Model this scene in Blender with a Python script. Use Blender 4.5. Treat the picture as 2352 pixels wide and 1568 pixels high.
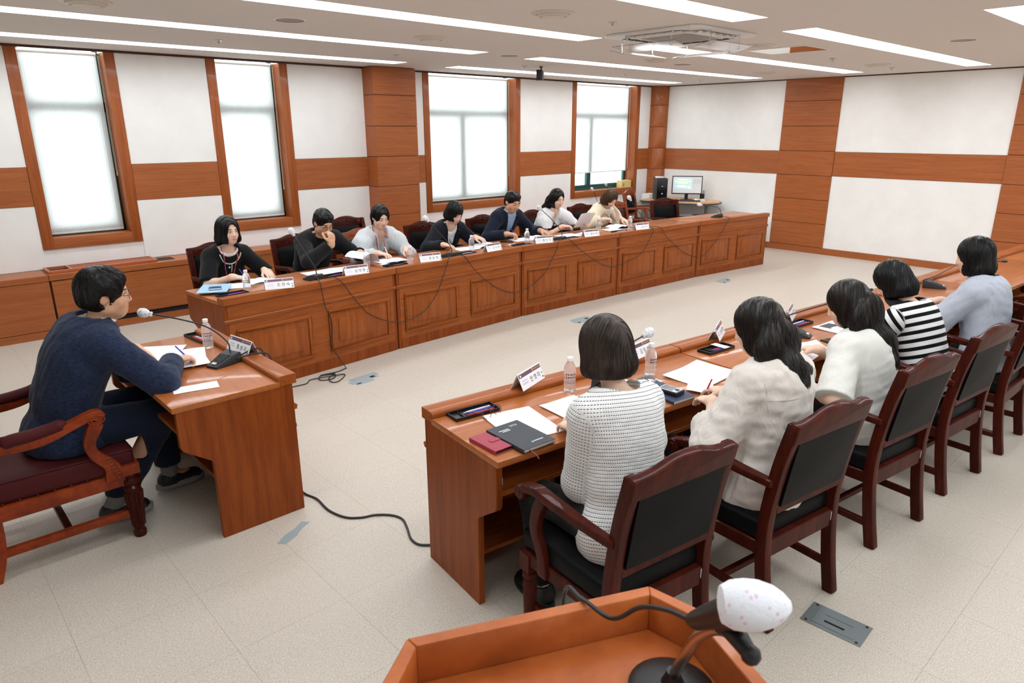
import bpy, bmesh, math, random
import numpy as np
from mathutils import Vector, Matrix, Euler, Quaternion

random.seed(7)
RNG = np.random.default_rng(11)
PI = math.pi
for _o in list(bpy.data.objects):
    bpy.data.objects.remove(_o)
SC = bpy.context.scene
COL = SC.collection

# ------------------------------------------------------------------ camera
CAM_Z = 1.95
YAW, PITCH, ROLL = 0.743763, 0.298345, -0.001959
_fw = Vector((math.sin(YAW) * math.cos(PITCH), math.cos(YAW) * math.cos(PITCH), -math.sin(PITCH)))
_r0 = Vector((math.cos(YAW), -math.sin(YAW), 0))
_u0 = _r0.cross(_fw)
_r = _r0 * math.cos(ROLL) + _u0 * math.sin(ROLL)
_u = -_r0 * math.sin(ROLL) + _u0 * math.cos(ROLL)
cam_d = bpy.data.cameras.new('camera')
cam_d.lens = 24.174
cam_d.sensor_width = 36.0
cam_d.sensor_fit = 'HORIZONTAL'
cam_d.clip_start = 0.05
cam_d.dof.use_dof = True
cam_d.dof.focus_distance = 4.2
cam_d.dof.aperture_fstop = 8.0
cam = bpy.data.objects.new('camera', cam_d)
COL.objects.link(cam)
cam.matrix_world = Matrix(((_r.x, _u.x, -_fw.x, 0), (_r.y, _u.y, -_fw.y, 0), (_r.z, _u.z, -_fw.z, CAM_Z), (0, 0, 0, 1)))
SC.camera = cam

# ------------------------------------------------------------------ sky, exposure
world = bpy.data.worlds.new('world')
SC.world = world
world.use_nodes = True
_bg = world.node_tree.nodes['Background']
_bg.inputs[0].default_value = (0.93, 0.97, 1.0, 1)
_bg.inputs[1].default_value = 3.0
LAMP = 9.0            # brightness of the ceiling strip diffusers
SC.view_settings.view_transform = 'Standard'
SC.view_settings.look = 'None'
SC.view_settings.gamma = 1.0
SC.view_settings.use_curve_mapping = False
SC.view_settings.exposure = 0.0

# ------------------------------------------------------------------ room numbers
ZC = 2.72       # ceiling
YW = 8.20       # window wall
XR = 11.28      # right wall
XL = -1.6       # left wall (behind the picture edge)
YB = -2.2       # wall behind the camera


# ------------------------------------------------------------------ materials
def srgb(r, g, b):
    f = lambda c: (c / 255 / 12.92) if c / 255 <= 0.04045 else ((c / 255 + 0.055) / 1.055) ** 2.4
    return (f(r), f(g), f(b), 1.0)


class NT:
    def __init__(s, name):
        s.m = bpy.data.materials.new(name)
        s.m.use_nodes = True
        s.t = s.m.node_tree
        s.p = s.t.nodes['Principled BSDF']

    def n(s, typ, **kw):
        nd = s.t.nodes.new(typ)
        for k, v in kw.items():
            setattr(nd, k, v)
        return nd

    def l(s, a, b):
        s.t.links.new(a, b)

    def ramp(s, fac, stops, interp='LINEAR'):
        r = s.n('ShaderNodeValToRGB')
        r.color_ramp.interpolation = interp
        e = r.color_ramp.elements
        while len(e) < len(stops):
            e.new(0.5)
        for el, (pos, c) in zip(e, stops):
            el.position = pos
            el.color = c
        if fac is not None:
            s.l(fac, r.inputs[0])
        return r

    def coords(s, kind='Object', scale=(1, 1, 1)):
        if kind == 'World':
            g = s.n('ShaderNodeNewGeometry').outputs['Position']
        else:
            g = s.n('ShaderNodeTexCoord').outputs[kind]
        mp = s.n('ShaderNodeMapping')
        mp.inputs['Scale'].default_value = scale
        s.l(g, mp.inputs[0])
        return mp.outputs[0]

    def noise(s, co, scale, detail=3, rough=0.55, dist=0.0):
        n = s.n('ShaderNodeTexNoise')
        n.inputs['Scale'].default_value = scale
        n.inputs['Detail'].default_value = detail
        n.inputs['Roughness'].default_value = rough
        n.inputs['Distortion'].default_value = dist
        s.l(co, n.inputs['Vector'])
        return n.outputs[0]

    def bump(s, h, strength=0.2, dist=0.002):
        b = s.n('ShaderNodeBump')
        b.inputs['Strength'].default_value = strength
        b.inputs['Distance'].default_value = dist
        s.l(h, b.inputs['Height'])
        s.l(b.outputs[0], s.p.inputs['Normal'])
        return b

    def math(s, op, a, b=None):
        m = s.n('ShaderNodeMath', operation=op)
        for i, v in enumerate((a, b)):
            if v is None:
                continue
            if isinstance(v, (int, float)):
                m.inputs[i].default_value = v
            else:
                s.l(v, m.inputs[i])
        return m.outputs[0]

    def mix(s, fac, a, b, mode='MIX'):
        m = s.n('ShaderNodeMix', data_type='RGBA', blend_type=mode)
        for sock, v in ((m.inputs[0], fac), (m.inputs[6], a), (m.inputs[7], b)):
            if isinstance(v, (int, float, tuple)):
                sock.default_value = v
            else:
                s.l(v, sock)
        return m.outputs[2]


MATS = {}


def plain(name, col, rough=0.5, metal=0.0, coat=0.0, spec=0.5, alpha=1.0):
    if name in MATS:
        return MATS[name]
    t = NT(name)
    t.p.inputs['Base Color'].default_value = col
    t.p.inputs['Roughness'].default_value = rough
    t.p.inputs['Metallic'].default_value = metal
    t.p.inputs['Coat Weight'].default_value = coat
    t.p.inputs['Coat Roughness'].default_value = 0.12
    t.p.inputs['Specular IOR Level'].default_value = spec
    MATS[name] = t.m
    return t.m


def emis(name, col, st):
    t = NT(name)
    t.p.inputs['Base Color'].default_value = (0.8, 0.8, 0.8, 1)
    t.p.inputs['Emission Color'].default_value = col
    t.p.inputs['Emission Strength'].default_value = st
    MATS[name] = t.m
    return t.m


def wood(name, dark, mid, light, grain=(1.2, 26, 26), rough=0.35, coat=0.25, kind='Object', streak=0.5, spec=0.3, crough=0.06):
    t = NT(name)
    co = t.coords(kind, grain)
    n1 = t.noise(co, 1.6, 5, 0.6, 0.5)
    co2 = t.coords(kind, tuple(g * 4 for g in grain))
    n2 = t.noise(co2, 2.0, 3, 0.6)
    f = t.math('ADD', t.math('MULTIPLY', n1, 1 - streak * 0.5), t.math('MULTIPLY', n2, streak * 0.5))
    r = t.ramp(f, [(0.30, dark), (0.5, mid), (0.70, light)])
    t.l(r.outputs[0], t.p.inputs['Base Color'])
    t.p.inputs['Roughness'].default_value = rough
    t.p.inputs['Coat Weight'].default_value = coat
    t.p.inputs['Coat Roughness'].default_value = crough
    t.p.inputs['Specular IOR Level'].default_value = spec
    MATS[name] = t.m
    return t.m


def fabric(name, col, col2=None, scale=260, rough=0.9, bump=0.25, fold=0.35, mott=0.0):
    t = NT(name)
    co = t.coords('Object')
    w = t.noise(co, scale, 2, 0.6)
    big = t.noise(t.coords('Object', (1.0, 1.0, 0.45)), 16, 2, 0.5, 1.6)
    if col2 is None:
        col2 = tuple(c * 0.88 for c in col[:3]) + (1,)
    if mott:
        m2 = t.noise(t.coords('Object', (1, 1, 2.5)), 55, 5, 0.7)
        f = t.math('ADD', t.math('MULTIPLY', w, 1 - mott), t.math('MULTIPLY', m2, mott))
    else:
        f = w
    r = t.ramp(f, [(0.35, col2), (0.65, col)])
    t.l(r.outputs[0], t.p.inputs['Base Color'])
    t.p.inputs['Roughness'].default_value = rough
    t.p.inputs['Specular IOR Level'].default_value = 0.2
    t.p.inputs['Sheen Weight'].default_value = 0.1
    h = t.math('ADD', t.math('MULTIPLY', w, bump), t.math('MULTIPLY', big, 4.0 * fold))
    t.bump(h, 0.5, 0.004)
    MATS[name] = t.m
    return t.m


# ------------------------------------------------------------------ mesh building
class MB:
    def __init__(s):
        s.v, s.f = [], []

    def _add(s, vs, fs):
        o = len(s.v)
        s.v += [tuple(v) for v in vs]
        s.f += [tuple(i + o for i in f) for f in fs]
        return s

    def box(s, x0, x1, y0, y1, z0, z1):
        vs = [(x, y, z) for x in (x0, x1) for y in (y0, y1) for z in (z0, z1)]
        return s._add(vs, [(0, 1, 3, 2), (4, 6, 7, 5), (0, 4, 5, 1), (2, 3, 7, 6), (0, 2, 6, 4), (1, 5, 7, 3)])

    def obox(s, c, size, R=None):
        b = MB().box(-size[0] / 2, size[0] / 2, -size[1] / 2, size[1] / 2, -size[2] / 2, size[2] / 2)
        R = R or Matrix.Identity(3)
        return s._add([Vector(c) + R @ Vector(v) for v in b.v], b.f)

    def beam(s, a, b, w, h, up=(0, 0, 1)):
        a, b = Vector(a), Vector(b)
        d = (b - a)
        L = d.length
        d.normalize()
        x = d.cross(Vector(up))
        if x.length < 1e-6:
            x = Vector((1, 0, 0))
        x.normalize()
        u = x.cross(d)
        R = Matrix((x, d, u)).transposed()
        return s.obox((a + b) / 2, (w, L, h), R)

    def prism(s, poly, a, b, axis='z'):
        n = len(poly)
        def P(p, t):
            if axis == 'z':
                return (p[0], p[1], t)
            if axis == 'x':
                return (t, p[0], p[1])
            return (p[0], t, p[1])
        vs = [P(p, a) for p in poly] + [P(p, b) for p in poly]
        fs = [tuple(range(n - 1, -1, -1)), tuple(range(n, 2 * n))]
        fs += [(i, (i + 1) % n, n + (i + 1) % n, n + i) for i in range(n)]
        return s._add(vs, fs)

    def tube(s, pts, r, n=8, closed=False, caps=True, flat=None, up=None):
        pts = [Vector(p) for p in pts]
        m = len(pts)
        rs = r if isinstance(r, (list, tuple)) else [r] * m
        vs, fs = [], []
        ref = None
        for i, p in enumerate(pts):
            if closed:
                t = pts[(i + 1) % m] - pts[i - 1]
            else:
                t = pts[min(i + 1, m - 1)] - pts[max(i - 1, 0)]
            if t.length < 1e-9:
                t = Vector((0, 0, 1))
            t.normalize()
            if up is not None:
                ref = Vector(up) - t * t.dot(Vector(up))
            elif ref is None:
                ref = t.cross(Vector((0, 0, 1)))
                if ref.length < 0.1:
                    ref = t.cross(Vector((1, 0, 0)))
            else:
                ref = ref - t * ref.dot(t)
            ref.normalize()
            w = t.cross(ref)
            fa = flat if flat else 1.0
            for k in range(n):
                a = 2 * PI * k / n
                vs.append(p + ref * (math.cos(a) * rs[i] * fa) + w * (math.sin(a) * rs[i]))
        for i in range(m if closed else m - 1):
            j = (i + 1) % m
            for k in range(n):
                fs.append((i * n + k, i * n + (k + 1) % n, j * n + (k + 1) % n, j * n + k))
        if caps and not closed:
            fs.append(tuple(range(n - 1, -1, -1)))
            fs.append(tuple((m - 1) * n + k for k in range(n)))
        return s._add(vs, fs)

    def lathe(s, prof, n=16, c=(0, 0, 0), R=None, caps=True):
        vs, fs = [], []
        R = R or Matrix.Identity(3)
        c = Vector(c)
        for (r, z) in prof:
            for k in range(n):
                a = 2 * PI * k / n
                vs.append(c + R @ Vector((r * math.cos(a), r * math.sin(a), z)))
        for i in range(len(prof) - 1):
            for k in range(n):
                fs.append((i * n + k, i * n + (k + 1) % n, (i + 1) * n + (k + 1) % n, (i + 1) * n + k))
        if caps:
            fs.append(tuple(range(n - 1, -1, -1)))
            fs.append(tuple((len(prof) - 1) * n + k for k in range(n)))
        return s._add(vs, fs)

    def ball(s, c, r, n=10, m=6, R=None):
        r = r if isinstance(r, (tuple, list)) else (r, r, r)
        prof = [(max(1e-4, math.sin(PI * i / m)), -math.cos(PI * i / m)) for i in range(m + 1)]
        b = MB().lathe(prof, n, caps=True)
        R = R or Matrix.Identity(3)
        return s._add([Vector(c) + R @ Vector((v[0] * r[0], v[1] * r[1], v[2] * r[2])) for v in b.v], b.f)

    def sheet(s, grid, thick=0.0):
        """grid[i][j] of points -> quads (with thickness along -normal z if thick)"""
        a, b = len(grid), len(grid[0])
        vs = [p for row in grid for p in row]
        fs = [(i * b + j, (i + 1) * b + j, (i + 1) * b + j + 1, i * b + j + 1) for i in range(a - 1) for j in range(b - 1)]
        if not thick:
            return s._add(vs, fs)
        N = a * b
        arr = np.array([tuple(v) for v in vs]).reshape(a, b, 3)
        gu = np.gradient(arr, axis=0)
        gv = np.gradient(arr, axis=1)
        nn = np.cross(gu, gv)
        nn /= np.linalg.norm(nn, axis=2, keepdims=True) + 1e-12
        low = (arr - nn * thick).reshape(-1, 3)
        vs2 = [tuple(v) for v in vs] + [tuple(v) for v in low]
        fs2 = fs + [tuple(i + N for i in reversed(f)) for f in fs]
        rim = [i * b for i in range(a)] + [(a - 1) * b + j for j in range(1, b)] + [i * b + b - 1 for i in range(a - 2, -1, -1)] + list(range(b - 2, 0, -1))
        for k in range(len(rim)):
            p, q = rim[k], rim[(k + 1) % len(rim)]
            fs2.append((q, p, p + N, q + N))
        return s._add(vs2, fs2)

    def mesh(s, name, mat, smooth=False, bevel=0.0, seg=2, angle=35):
        me = bpy.data.meshes.new(name)
        me.from_pydata([tuple(v) for v in s.v], [], s.f)
        bm = bmesh.new()
        bm.from_mesh(me)
        if bevel > 0:
            bmesh.ops.remove_doubles(bm, verts=bm.verts, dist=1e-6)
            bmesh.ops.recalc_face_normals(bm, faces=bm.faces)
            ed = [e for e in bm.edges if len(e.link_faces) == 2 and e.calc_face_angle(0) > math.radians(28)]
            bmesh.ops.bevel(bm, geom=ed, offset=bevel, segments=seg, affect='EDGES', clamp_overlap=True, profile=0.6)
        else:
            bmesh.ops.recalc_face_normals(bm, faces=bm.faces)
        bm.to_mesh(me)
        bm.free()
        if smooth or bevel > 0:
            me.polygons.foreach_set('use_smooth', [True] * len(me.polygons))
            me.set_sharp_from_angle(angle=math.radians(angle))
        if mat:
            me.materials.append(mat)
        return me

    def build(s, name, mat, parent=None, smooth=False, bevel=0.0, seg=2, angle=35, **kw):
        return put(name, s.mesh(name, mat, smooth, bevel, seg, angle), parent, **kw)


def put(name, me, parent=None, loc=None, rotz=None, **kw):
    o = bpy.data.objects.new(name, me)
    COL.objects.link(o)
    if parent is not None:
        o.parent = parent
    if loc is not None:
        o.location = loc
    if rotz is not None:
        o.rotation_euler = (0, 0, rotz)
    for k, v in kw.items():
        o[k] = v
    return o


def thing(name, label, cat, loc=(0, 0, 0), rotz=0.0, group=None, kind=None):
    o = bpy.data.objects.new(name, None)
    COL.objects.link(o)
    o.empty_display_size = 0.05
    o.location = loc
    o.rotation_euler = (0, 0, rotz)
    if label:
        o['label'] = label
    if cat:
        o['category'] = cat
    if group:
        o['group'] = group
    if kind:
        o['kind'] = kind
    return o


def tag(o, label, cat, group=None):
    o['label'] = label
    o['category'] = cat
    if group:
        o['group'] = group
    return o


def struct(name):
    return thing(name, None, None, kind='structure')


def dup(root, loc, rotz, label=None, group=None):
    r = root.copy()
    COL.objects.link(r)
    r.location = loc
    r.rotation_euler = (0, 0, rotz)
    if label:
        r['label'] = label
    if group:
        r['group'] = group
    for ch in list(root.children):
        c = ch.copy()
        COL.objects.link(c)
        c.parent = r
        for g in list(ch.children):
            d = g.copy()
            COL.objects.link(d)
            d.parent = c
    return r


def bez(p0, p1, p2, n=10, p3=None):
    P = [Vector(p) for p in ((p0, p1, p2) if p3 is None else (p0, p1, p2, p3))]
    out = []
    for i in range(n + 1):
        t = i / n
        if p3 is None:
            out.append(P[0] * (1 - t) ** 2 + P[1] * 2 * t * (1 - t) + P[2] * t * t)
        else:
            out.append(P[0] * (1 - t) ** 3 + P[1] * 3 * t * (1 - t) ** 2 + P[2] * 3 * t * t * (1 - t) + P[3] * t ** 3)
    return out


def spline(pts, n=8):
    """Catmull-Rom through pts"""
    P = [Vector(p) for p in pts]
    P = [P[0] * 2 - P[1]] + P + [P[-1] * 2 - P[-2]]
    out = []
    for i in range(1, len(P) - 2):
        for k in range(n):
            t = k / n
            a, b, c, d = P[i - 1], P[i], P[i + 1], P[i + 2]
            out.append(0.5 * (2 * b + (c - a) * t + (2 * a - 5 * b + 4 * c - d) * t * t + (3 * b - a - 3 * c + d) * t ** 3))
    out.append(P[-2])
    return out


def text_mesh(txt, size, extrude=0.0003, align='CENTER'):
    cu = bpy.data.curves.new('lettering', 'FONT')
    cu.body = txt
    cu.size = size
    cu.align_x = align
    cu.align_y = 'CENTER'
    cu.extrude = extrude
    cu.resolution_u = 2
    o = bpy.data.objects.new('lettering_tmp', cu)
    COL.objects.link(o)
    dg = bpy.context.evaluated_depsgraph_get()
    dg.update()
    me = bpy.data.meshes.new_from_object(o.evaluated_get(dg))
    bpy.data.objects.remove(o)
    bpy.data.curves.remove(cu)
    me.materials.clear()
    return me


def frame4(o, x, y, z):
    M = Matrix((x, y, z)).transposed().to_4x4()
    M.translation = Vector(o)
    return M
# ------------------------------------------------------------------ lettering, made while the scene is still empty
NAMES = ['조 현 숙', '심 태 형', '정 효 정', '강 수 정', '홍 인 국', '양 수 지', '김 선 의', '안 영 미', '김 동 섭', '윤 지 영', '이 수 진', '홍 성 우']
TXT = {}
for _s, _z in [(n, 0.030) for n in NAMES] + [('울산광역시의회', 0.0085), ('울산광역시의회', 0.0075), ('행정자치위원회', 0.0075), ('2026', 0.020), ('SENNHEISER', 0.017)]:
    TXT[_s, _z] = text_mesh(_s, _z)


def text(txt, size, mat, parent, M, name='lettering'):
    """M: 4x4 local matrix; text plane is local xy"""
    me = TXT[txt, size].copy()
    me.materials.append(mat)
    o = put(name, me, parent)
    o.matrix_local = M
    return o
# ================================================================== ROOM
m_white = None
def _mk_white():
    t = NT('white wall panel')
    co = t.coords('World')
    n = t.noise(co, 3.0, 4, 0.6)
    r = t.ramp(n, [(0.3, srgb(240, 237, 233)), (0.7, srgb(246, 244, 241))])
    t.l(r.outputs[0], t.p.inputs['Base Color'])
    t.p.inputs['Roughness'].default_value = 0.75
    t.p.inputs['Specular IOR Level'].default_value = 0.25
    t.bump(t.noise(co, 180, 2), 0.12, 0.001)
    return t.m
m_white = _mk_white()
m_ceil = plain('ceiling paint', srgb(222, 216, 210), 0.85, spec=0.2)
m_paintw = plain('white enamel', srgb(238, 238, 236), 0.35)
WD = (srgb(144, 77, 36), srgb(164, 92, 47), srgb(178, 105, 58))
m_panel_h = wood('oak panel horizontal', *WD, grain=(1.0, 22, 22), rough=0.42, coat=0.12, kind='World', streak=0.8)
m_panel_y = wood('oak panel along wall', *WD, grain=(22, 1.0, 22), rough=0.42, coat=0.12, kind='World', streak=0.8)
m_frame = wood('window frame wood', srgb(136, 68, 28), srgb(158, 83, 36), srgb(172, 96, 46), grain=(20, 20, 1.2), rough=0.4, coat=0.15, kind='World')
m_joint = plain('dark joint', srgb(52, 26, 14), 0.8)
m_crown = plain('dark crown strip', srgb(74, 38, 24), 0.6)
m_green = plain('green aluminium', srgb(44, 92, 88), 0.35, metal=0.2)

# ---- floor: vinyl tiles
def _mk_floor():
    t = NT('speckled vinyl tile')
    co = t.coords('World')
    a = t.noise(t.coords('World', (1, 1.7, 1)), 150, 3, 0.7, 0.6)
    b = t.noise(co, 420, 2, 0.6)
    big = t.noise(co, 1.3, 4, 0.6)
    f = t.math('ADD', t.math('MULTIPLY', a, 0.65), t.math('MULTIPLY', b, 0.35))
    r = t.ramp(f, [(0.34, srgb(146, 132, 116)), (0.47, srgb(194, 183, 168)), (0.62, srgb(222, 216, 207))])
    c = t.mix(t.ramp(big, [(0.35, (0, 0, 0, 1)), (0.75, (0.35, 0.35, 0.35, 1))]).outputs[0], r.outputs[0], srgb(198, 187, 172))
    # scuffs and dirt
    sc = t.noise(t.coords('World', (5, 1.2, 1)), 2.6, 7, 0.75, 2.5)
    sm = t.ramp(sc, [(0.66, (0, 0, 0, 1)), (0.72, (0.22, 0.22, 0.22, 1))]).outputs[0]
    c = t.mix(sm, c, srgb(128, 120, 112))
    t.l(c, t.p.inputs['Base Color'])
    t.p.inputs['Roughness'].default_value = 0.42
    t.p.inputs['Specular IOR Level'].default_value = 0.35
    t.bump(f, 0.12, 0.001)
    return t.m
m_floor = _mk_floor()
fl = struct('floor')
MB().box(XL, XR, YB, YW, -0.05, -0.0025).build('floor_bed', plain('tile seam', srgb(112, 98, 84), 0.9), fl)
TS, TX0, TY0 = 0.4635, 0.25, 0.51
tile_me = MB().box(0.0004, TS - 0.0004, 0.0004, TS - 0.0004, -0.003, 0.0).mesh('tile', m_floor)
tl = []
for i in range(-5, 25):
    for j in range(-6, 18):
        x0, y0 = TX0 + i * TS, TY0 + j * TS
        if x0 < XL - TS or x0 > XR or y0 < YB - TS or y0 > YW:
            continue
        c = Vector((x0 + TS / 2, y0 + TS / 2, -CAM_Z))
        dep = c.dot(_fw)
        vis = dep > 0.3 and abs(c.dot(_r)) / dep < 0.86 and abs(c.dot(_u)) / dep < 0.62
        full = x0 > XL and x0 + TS < XR and y0 > YB and y0 + TS < YW
        tl.append((0 if (vis and full) else 1, c.length, x0, y0))
tl.sort()
rest = MB()
for k, (v, d, x0, y0) in enumerate(tl):
    if k < 300 and v == 0:
        put('tile', tile_me, fl, loc=(x0, y0, 0))
    else:
        rest.box(max(x0, XL) + 0.0004, min(x0 + TS, XR) - 0.0004, max(y0, YB) + 0.0004, min(y0 + TS, YW) - 0.0004, -0.003, 0.0)
rest.build('tiles_beyond', m_floor, fl, kind='stuff')

# ---- ceiling with slots for the light strips
ROWS = [7.44, 5.96, 4.43, 2.88, 1.45, -0.05, -1.5]
XS = [(0.12, 5.04), (5.80, 10.72)]
cl = struct('ceiling')
cm = MB()
ys = sorted(ROWS)
y = YB
for yc in ys:
    cm.box(XL, XR, y, yc - 0.15, ZC, ZC + 0.14)
    for xa, xb in ((XL, XS[0][0]), (XS[0][1], XS[1][0]), (XS[1][1], XR)):
        cm.box(xa, xb, yc - 0.15, yc + 0.15, ZC, ZC + 0.14)
    y = yc + 0.15
cm.box(XL, XR, y, YW, ZC, ZC + 0.14)
cm.build('ceiling_board', m_ceil, cl)
crw = MB()
crw.box(XL, XR, YW - 0.025, YW, ZC - 0.022, ZC)
crw.box(XR - 0.02, XR, YB, YW - 0.025, ZC - 0.016, ZC)
crw.build('crown_strip', m_crown, cl)

# ---- light strips
m_lamp = emis('lamp diffuser', (0.90, 0.955, 1.0, 1), LAMP)
rowname = ['beside the window wall', 'second row from the window wall', 'third row from the window wall', 'fourth row from the window wall',
           'fifth row from the window wall', 'sixth row from the window wall', 'last row far from the windows']
for ri, yc in enumerate(ROWS):
    for si, (xa, xb) in enumerate(XS):
        L = thing('ceiling_light', 'long recessed white strip light, %s, %s' % (rowname[ri], 'towards the panelled end wall' if si else 'towards the chairman end'),
                  'ceiling light', ((xa + xb) / 2, yc, ZC), group='recessed ceiling strip lights')
        hl = (xb - xa) / 2
        h = MB()
        h.box(-hl, hl, -0.15, 0.15, 0.13, 0.135)
        h.box(-hl, hl, -0.15, -0.142, 0.0, 0.13).box(-hl, hl, 0.142, 0.15, 0.0, 0.13)
        h.box(-hl, -hl + 0.008, -0.142, 0.142, 0, 0.13).box(hl - 0.008, hl, -0.142, 0.142, 0, 0.13)
        h.build('housing', m_paintw, L)
        seg = (2 * hl - 0.016) / 4
        for k in range(4):
            a = -hl + 0.008 + k * seg
            MB().box(a + 0.006, a + seg - 0.006, -0.138, 0.138, 0.045, 0.052).build('diffuser', m_lamp, L)

# ---- window wall
m_blind = bpy.data.materials.new('translucent blind cloth')
m_blind.use_nodes = True
_t = m_blind.node_tree
_t.nodes.clear()
_o = _t.nodes.new('ShaderNodeOutputMaterial')
_a = _t.nodes.new('ShaderNodeBsdfDiffuse')
_b = _t.nodes.new('ShaderNodeBsdfTranslucent')
_x = _t.nodes.new('ShaderNodeMixShader')
_a.inputs[0].default_value = (0.92, 0.93, 0.92, 1)
_b.inputs[0].default_value = (0.93, 0.95, 0.94, 1)
_x.inputs[0].default_value = 0.5
_t.links.new(_a.outputs[0], _x.inputs[1])
_t.links.new(_b.outputs[0], _x.inputs[2])
_t.links.new(_x.outputs[0], _o.inputs[0])
_g = NT('window glass')
_g.p.inputs['Base Color'].default_value = (0.9, 1, 0.98, 1)
_g.p.inputs['Transmission Weight'].default_value = 1.0
_g.p.inputs['Roughness'].default_value = 0.0
_g.p.inputs['IOR'].default_value = 1.05
m_pane = _g.m

WIN = [(1.184, 2.103), (3.00, 3.933), (5.882, 7.715), (8.908, 10.72)]
SILL0, SILL1 = 0.811, 0.92
wb = struct('wall_back')
core = MB()
edges = [XL] + [e for w in WIN for e in w] + [XR]
for a, b in zip(edges[0::2], edges[1::2]):
    core.box(a, b, YW, YW + 0.24, 0, ZC)
for a, b in WIN:
    core.box(a, b, YW, YW + 0.24, 0, SILL0)
core.build('wall_core', m_white, wb)
# panels: white above, oak band, white below
BZ0, BZ1 = 1.243, 1.612
piers = [(XL, 1.184), (2.103, 3.0), (3.933, 4.95), (5.60, 5.882), (7.715, 8.908), (10.72, 11.05)]
for a, b in piers:
    MB().box(a + 0.002, b - 0.002, YW - 0.014, YW, BZ0, BZ1).build('wood_band', m_panel_h, wb, bevel=0.0015, seg=1)
    MB().box(a + 0.002, b - 0.002, YW - 0.01, YW, BZ1 + 0.003, ZC - 0.022).build('white_panel', m_white, wb, bevel=0.0015, seg=1)
    MB().box(a + 0.002, b - 0.002, YW - 0.01, YW, 0.62, BZ0 - 0.003).build('white_panel', m_white, wb, bevel=0.0015, seg=1)
BL_BOT = [0.948, 0.948, 0.955, 1.226]
blname = ['tall narrow white roller blind in the window beside the radiator cabinet', 'tall narrow white roller blind in the window left of the wood column',
          'wide white roller blind in the window right of the wood column', 'white roller blind raised a little above the sill near the computer desk']
for k, (a, b) in enumerate(WIN):
    w = struct('window_%d' % (k + 1))
    fr = 0.098
    MB().box(a, a + fr, YW - 0.02, YW + 0.20, SILL0, ZC - 0.022).build('jamb', m_frame, w, bevel=0.003)
    MB().box(b - fr, b, YW - 0.02, YW + 0.20, SILL0, ZC - 0.022).build('jamb', m_frame, w, bevel=0.003)
    MB().box(a + fr, b - fr, YW - 0.02, YW + 0.20, SILL0, SILL1).build('sill', m_panel_h, w, bevel=0.003)
    xi, xj = a + fr, b - fr
    y0, y1 = YW + 0.185, YW + 0.235
    f = MB()
    f.box(xi, xi + 0.045, y0, y1, SILL1 - 0.02, ZC).box(xj - 0.045, xj, y0, y1, SILL1 - 0.02, ZC)
    f.box(xi, xj, y0, y1, SILL1 - 0.02, SILL1 + 0.045)
    f.box(xi, xj, y0, y1, 2.13, 2.23)
    f.build('sash_frame', m_green, w, bevel=0.003)
    s = MB()
    if k >= 2:
        mx = xi + (xj - xi) * (0.44 if k == 2 else 0.36)
        s.box(mx - 0.05, mx + 0.05, y0 - 0.005, y1, SILL1 + 0.045, 2.13)
    else:
        s.box(xj - 0.085, xj - 0.045, y0 - 0.005, y1, SILL1 + 0.045, 2.13)
    s.box(xi + 0.045, xj - 0.045, y0 - 0.004, y1, SILL1 + 0.045, SILL1 + 0.085)
    s.build('sash_rail', m_green, w, bevel=0.002)
    MB().box(xi + 0.04, xj - 0.04, YW + 0.215, YW + 0.22, SILL1 + 0.04, ZC).build('pane', m_pane, w)
    # blind
    zb = BL_BOT[k]
    xa, xb = xi + 0.012, xj - 0.03
    B = thing('roller_blind', blname[k], 'blind', ((xa + xb) / 2, YW + 0.15, 0), group='white roller blinds')
    hw = (xb - xa) / 2
    per = 0.024 if k < 2 else 0.02
    nx = int(2 * hw / per) * 4
    g = []
    for zi in (zb, ZC - 0.03):
        g.append([(-hw + 2 * hw * i / nx, 0.0022 * math.sin(i * PI / 2), zi) for i in range(nx + 1)])
    MB().sheet(g).build('cloth', m_blind, B, smooth=True, angle=180)
    MB().box(-hw, hw, -0.008, 0.008, zb - 0.012, zb + 0.004).build('bottom_bar', plain('blind bar', srgb(222, 224, 222), 0.5), B, bevel=0.003)
    MB().tube([(-hw, 0.0, ZC - 0.035), (hw, 0, ZC - 0.035)], 0.018, 12).build('roller', m_paintw, B, smooth=True)
    cx_ = hw + 0.012
    zc_ = 1.55 if k == 0 else 1.32
    MB().tube(spline([(cx_, -0.02, ZC - 0.05), (cx_, -0.022, 2.2), (cx_ + 0.002, -0.02, zc_), (cx_ + 0.006, -0.02, zc_ - 0.02), (cx_ + 0.012, -0.018, zc_), (cx_ + 0.012, -0.016, 2.2), (cx_ + 0.01, -0.015, ZC - 0.05)], 6), 0.0022, 6).build('pull_cord', plain('bead cord', srgb(214, 206, 188), 0.5), B, smooth=True)

# ---- wood columns as trim pieces with separate panels
JZ = [0.10, 0.48, 0.86, 1.24, 1.62, 2.0, 2.38, ZC - 0.004]
def column(n, boxes, mat, z0=0.0):
    t = struct('trim_%d' % n)
    for (x0, x1, y0, y1) in boxes:
        MB().box(x0 + 0.008, x1 - 0.008, y0 + 0.008, y1 - 0.008, z0, ZC - 0.002).build('column_core', m_joint, t)
    zs = [z0] + [z for z in JZ if z > z0 + 0.05]
    for za, zb in zip(zs[:-1], zs[1:]):
        for (x0, x1, y0, y1) in boxes:
            MB().box(x0, x1, y0, y1, za + 0.003, zb - 0.003).build('panel', mat, t, bevel=0.002, seg=1)
    return t
column(1, [(4.95, 5.60, 7.95, YW)], m_panel_h)
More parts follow.
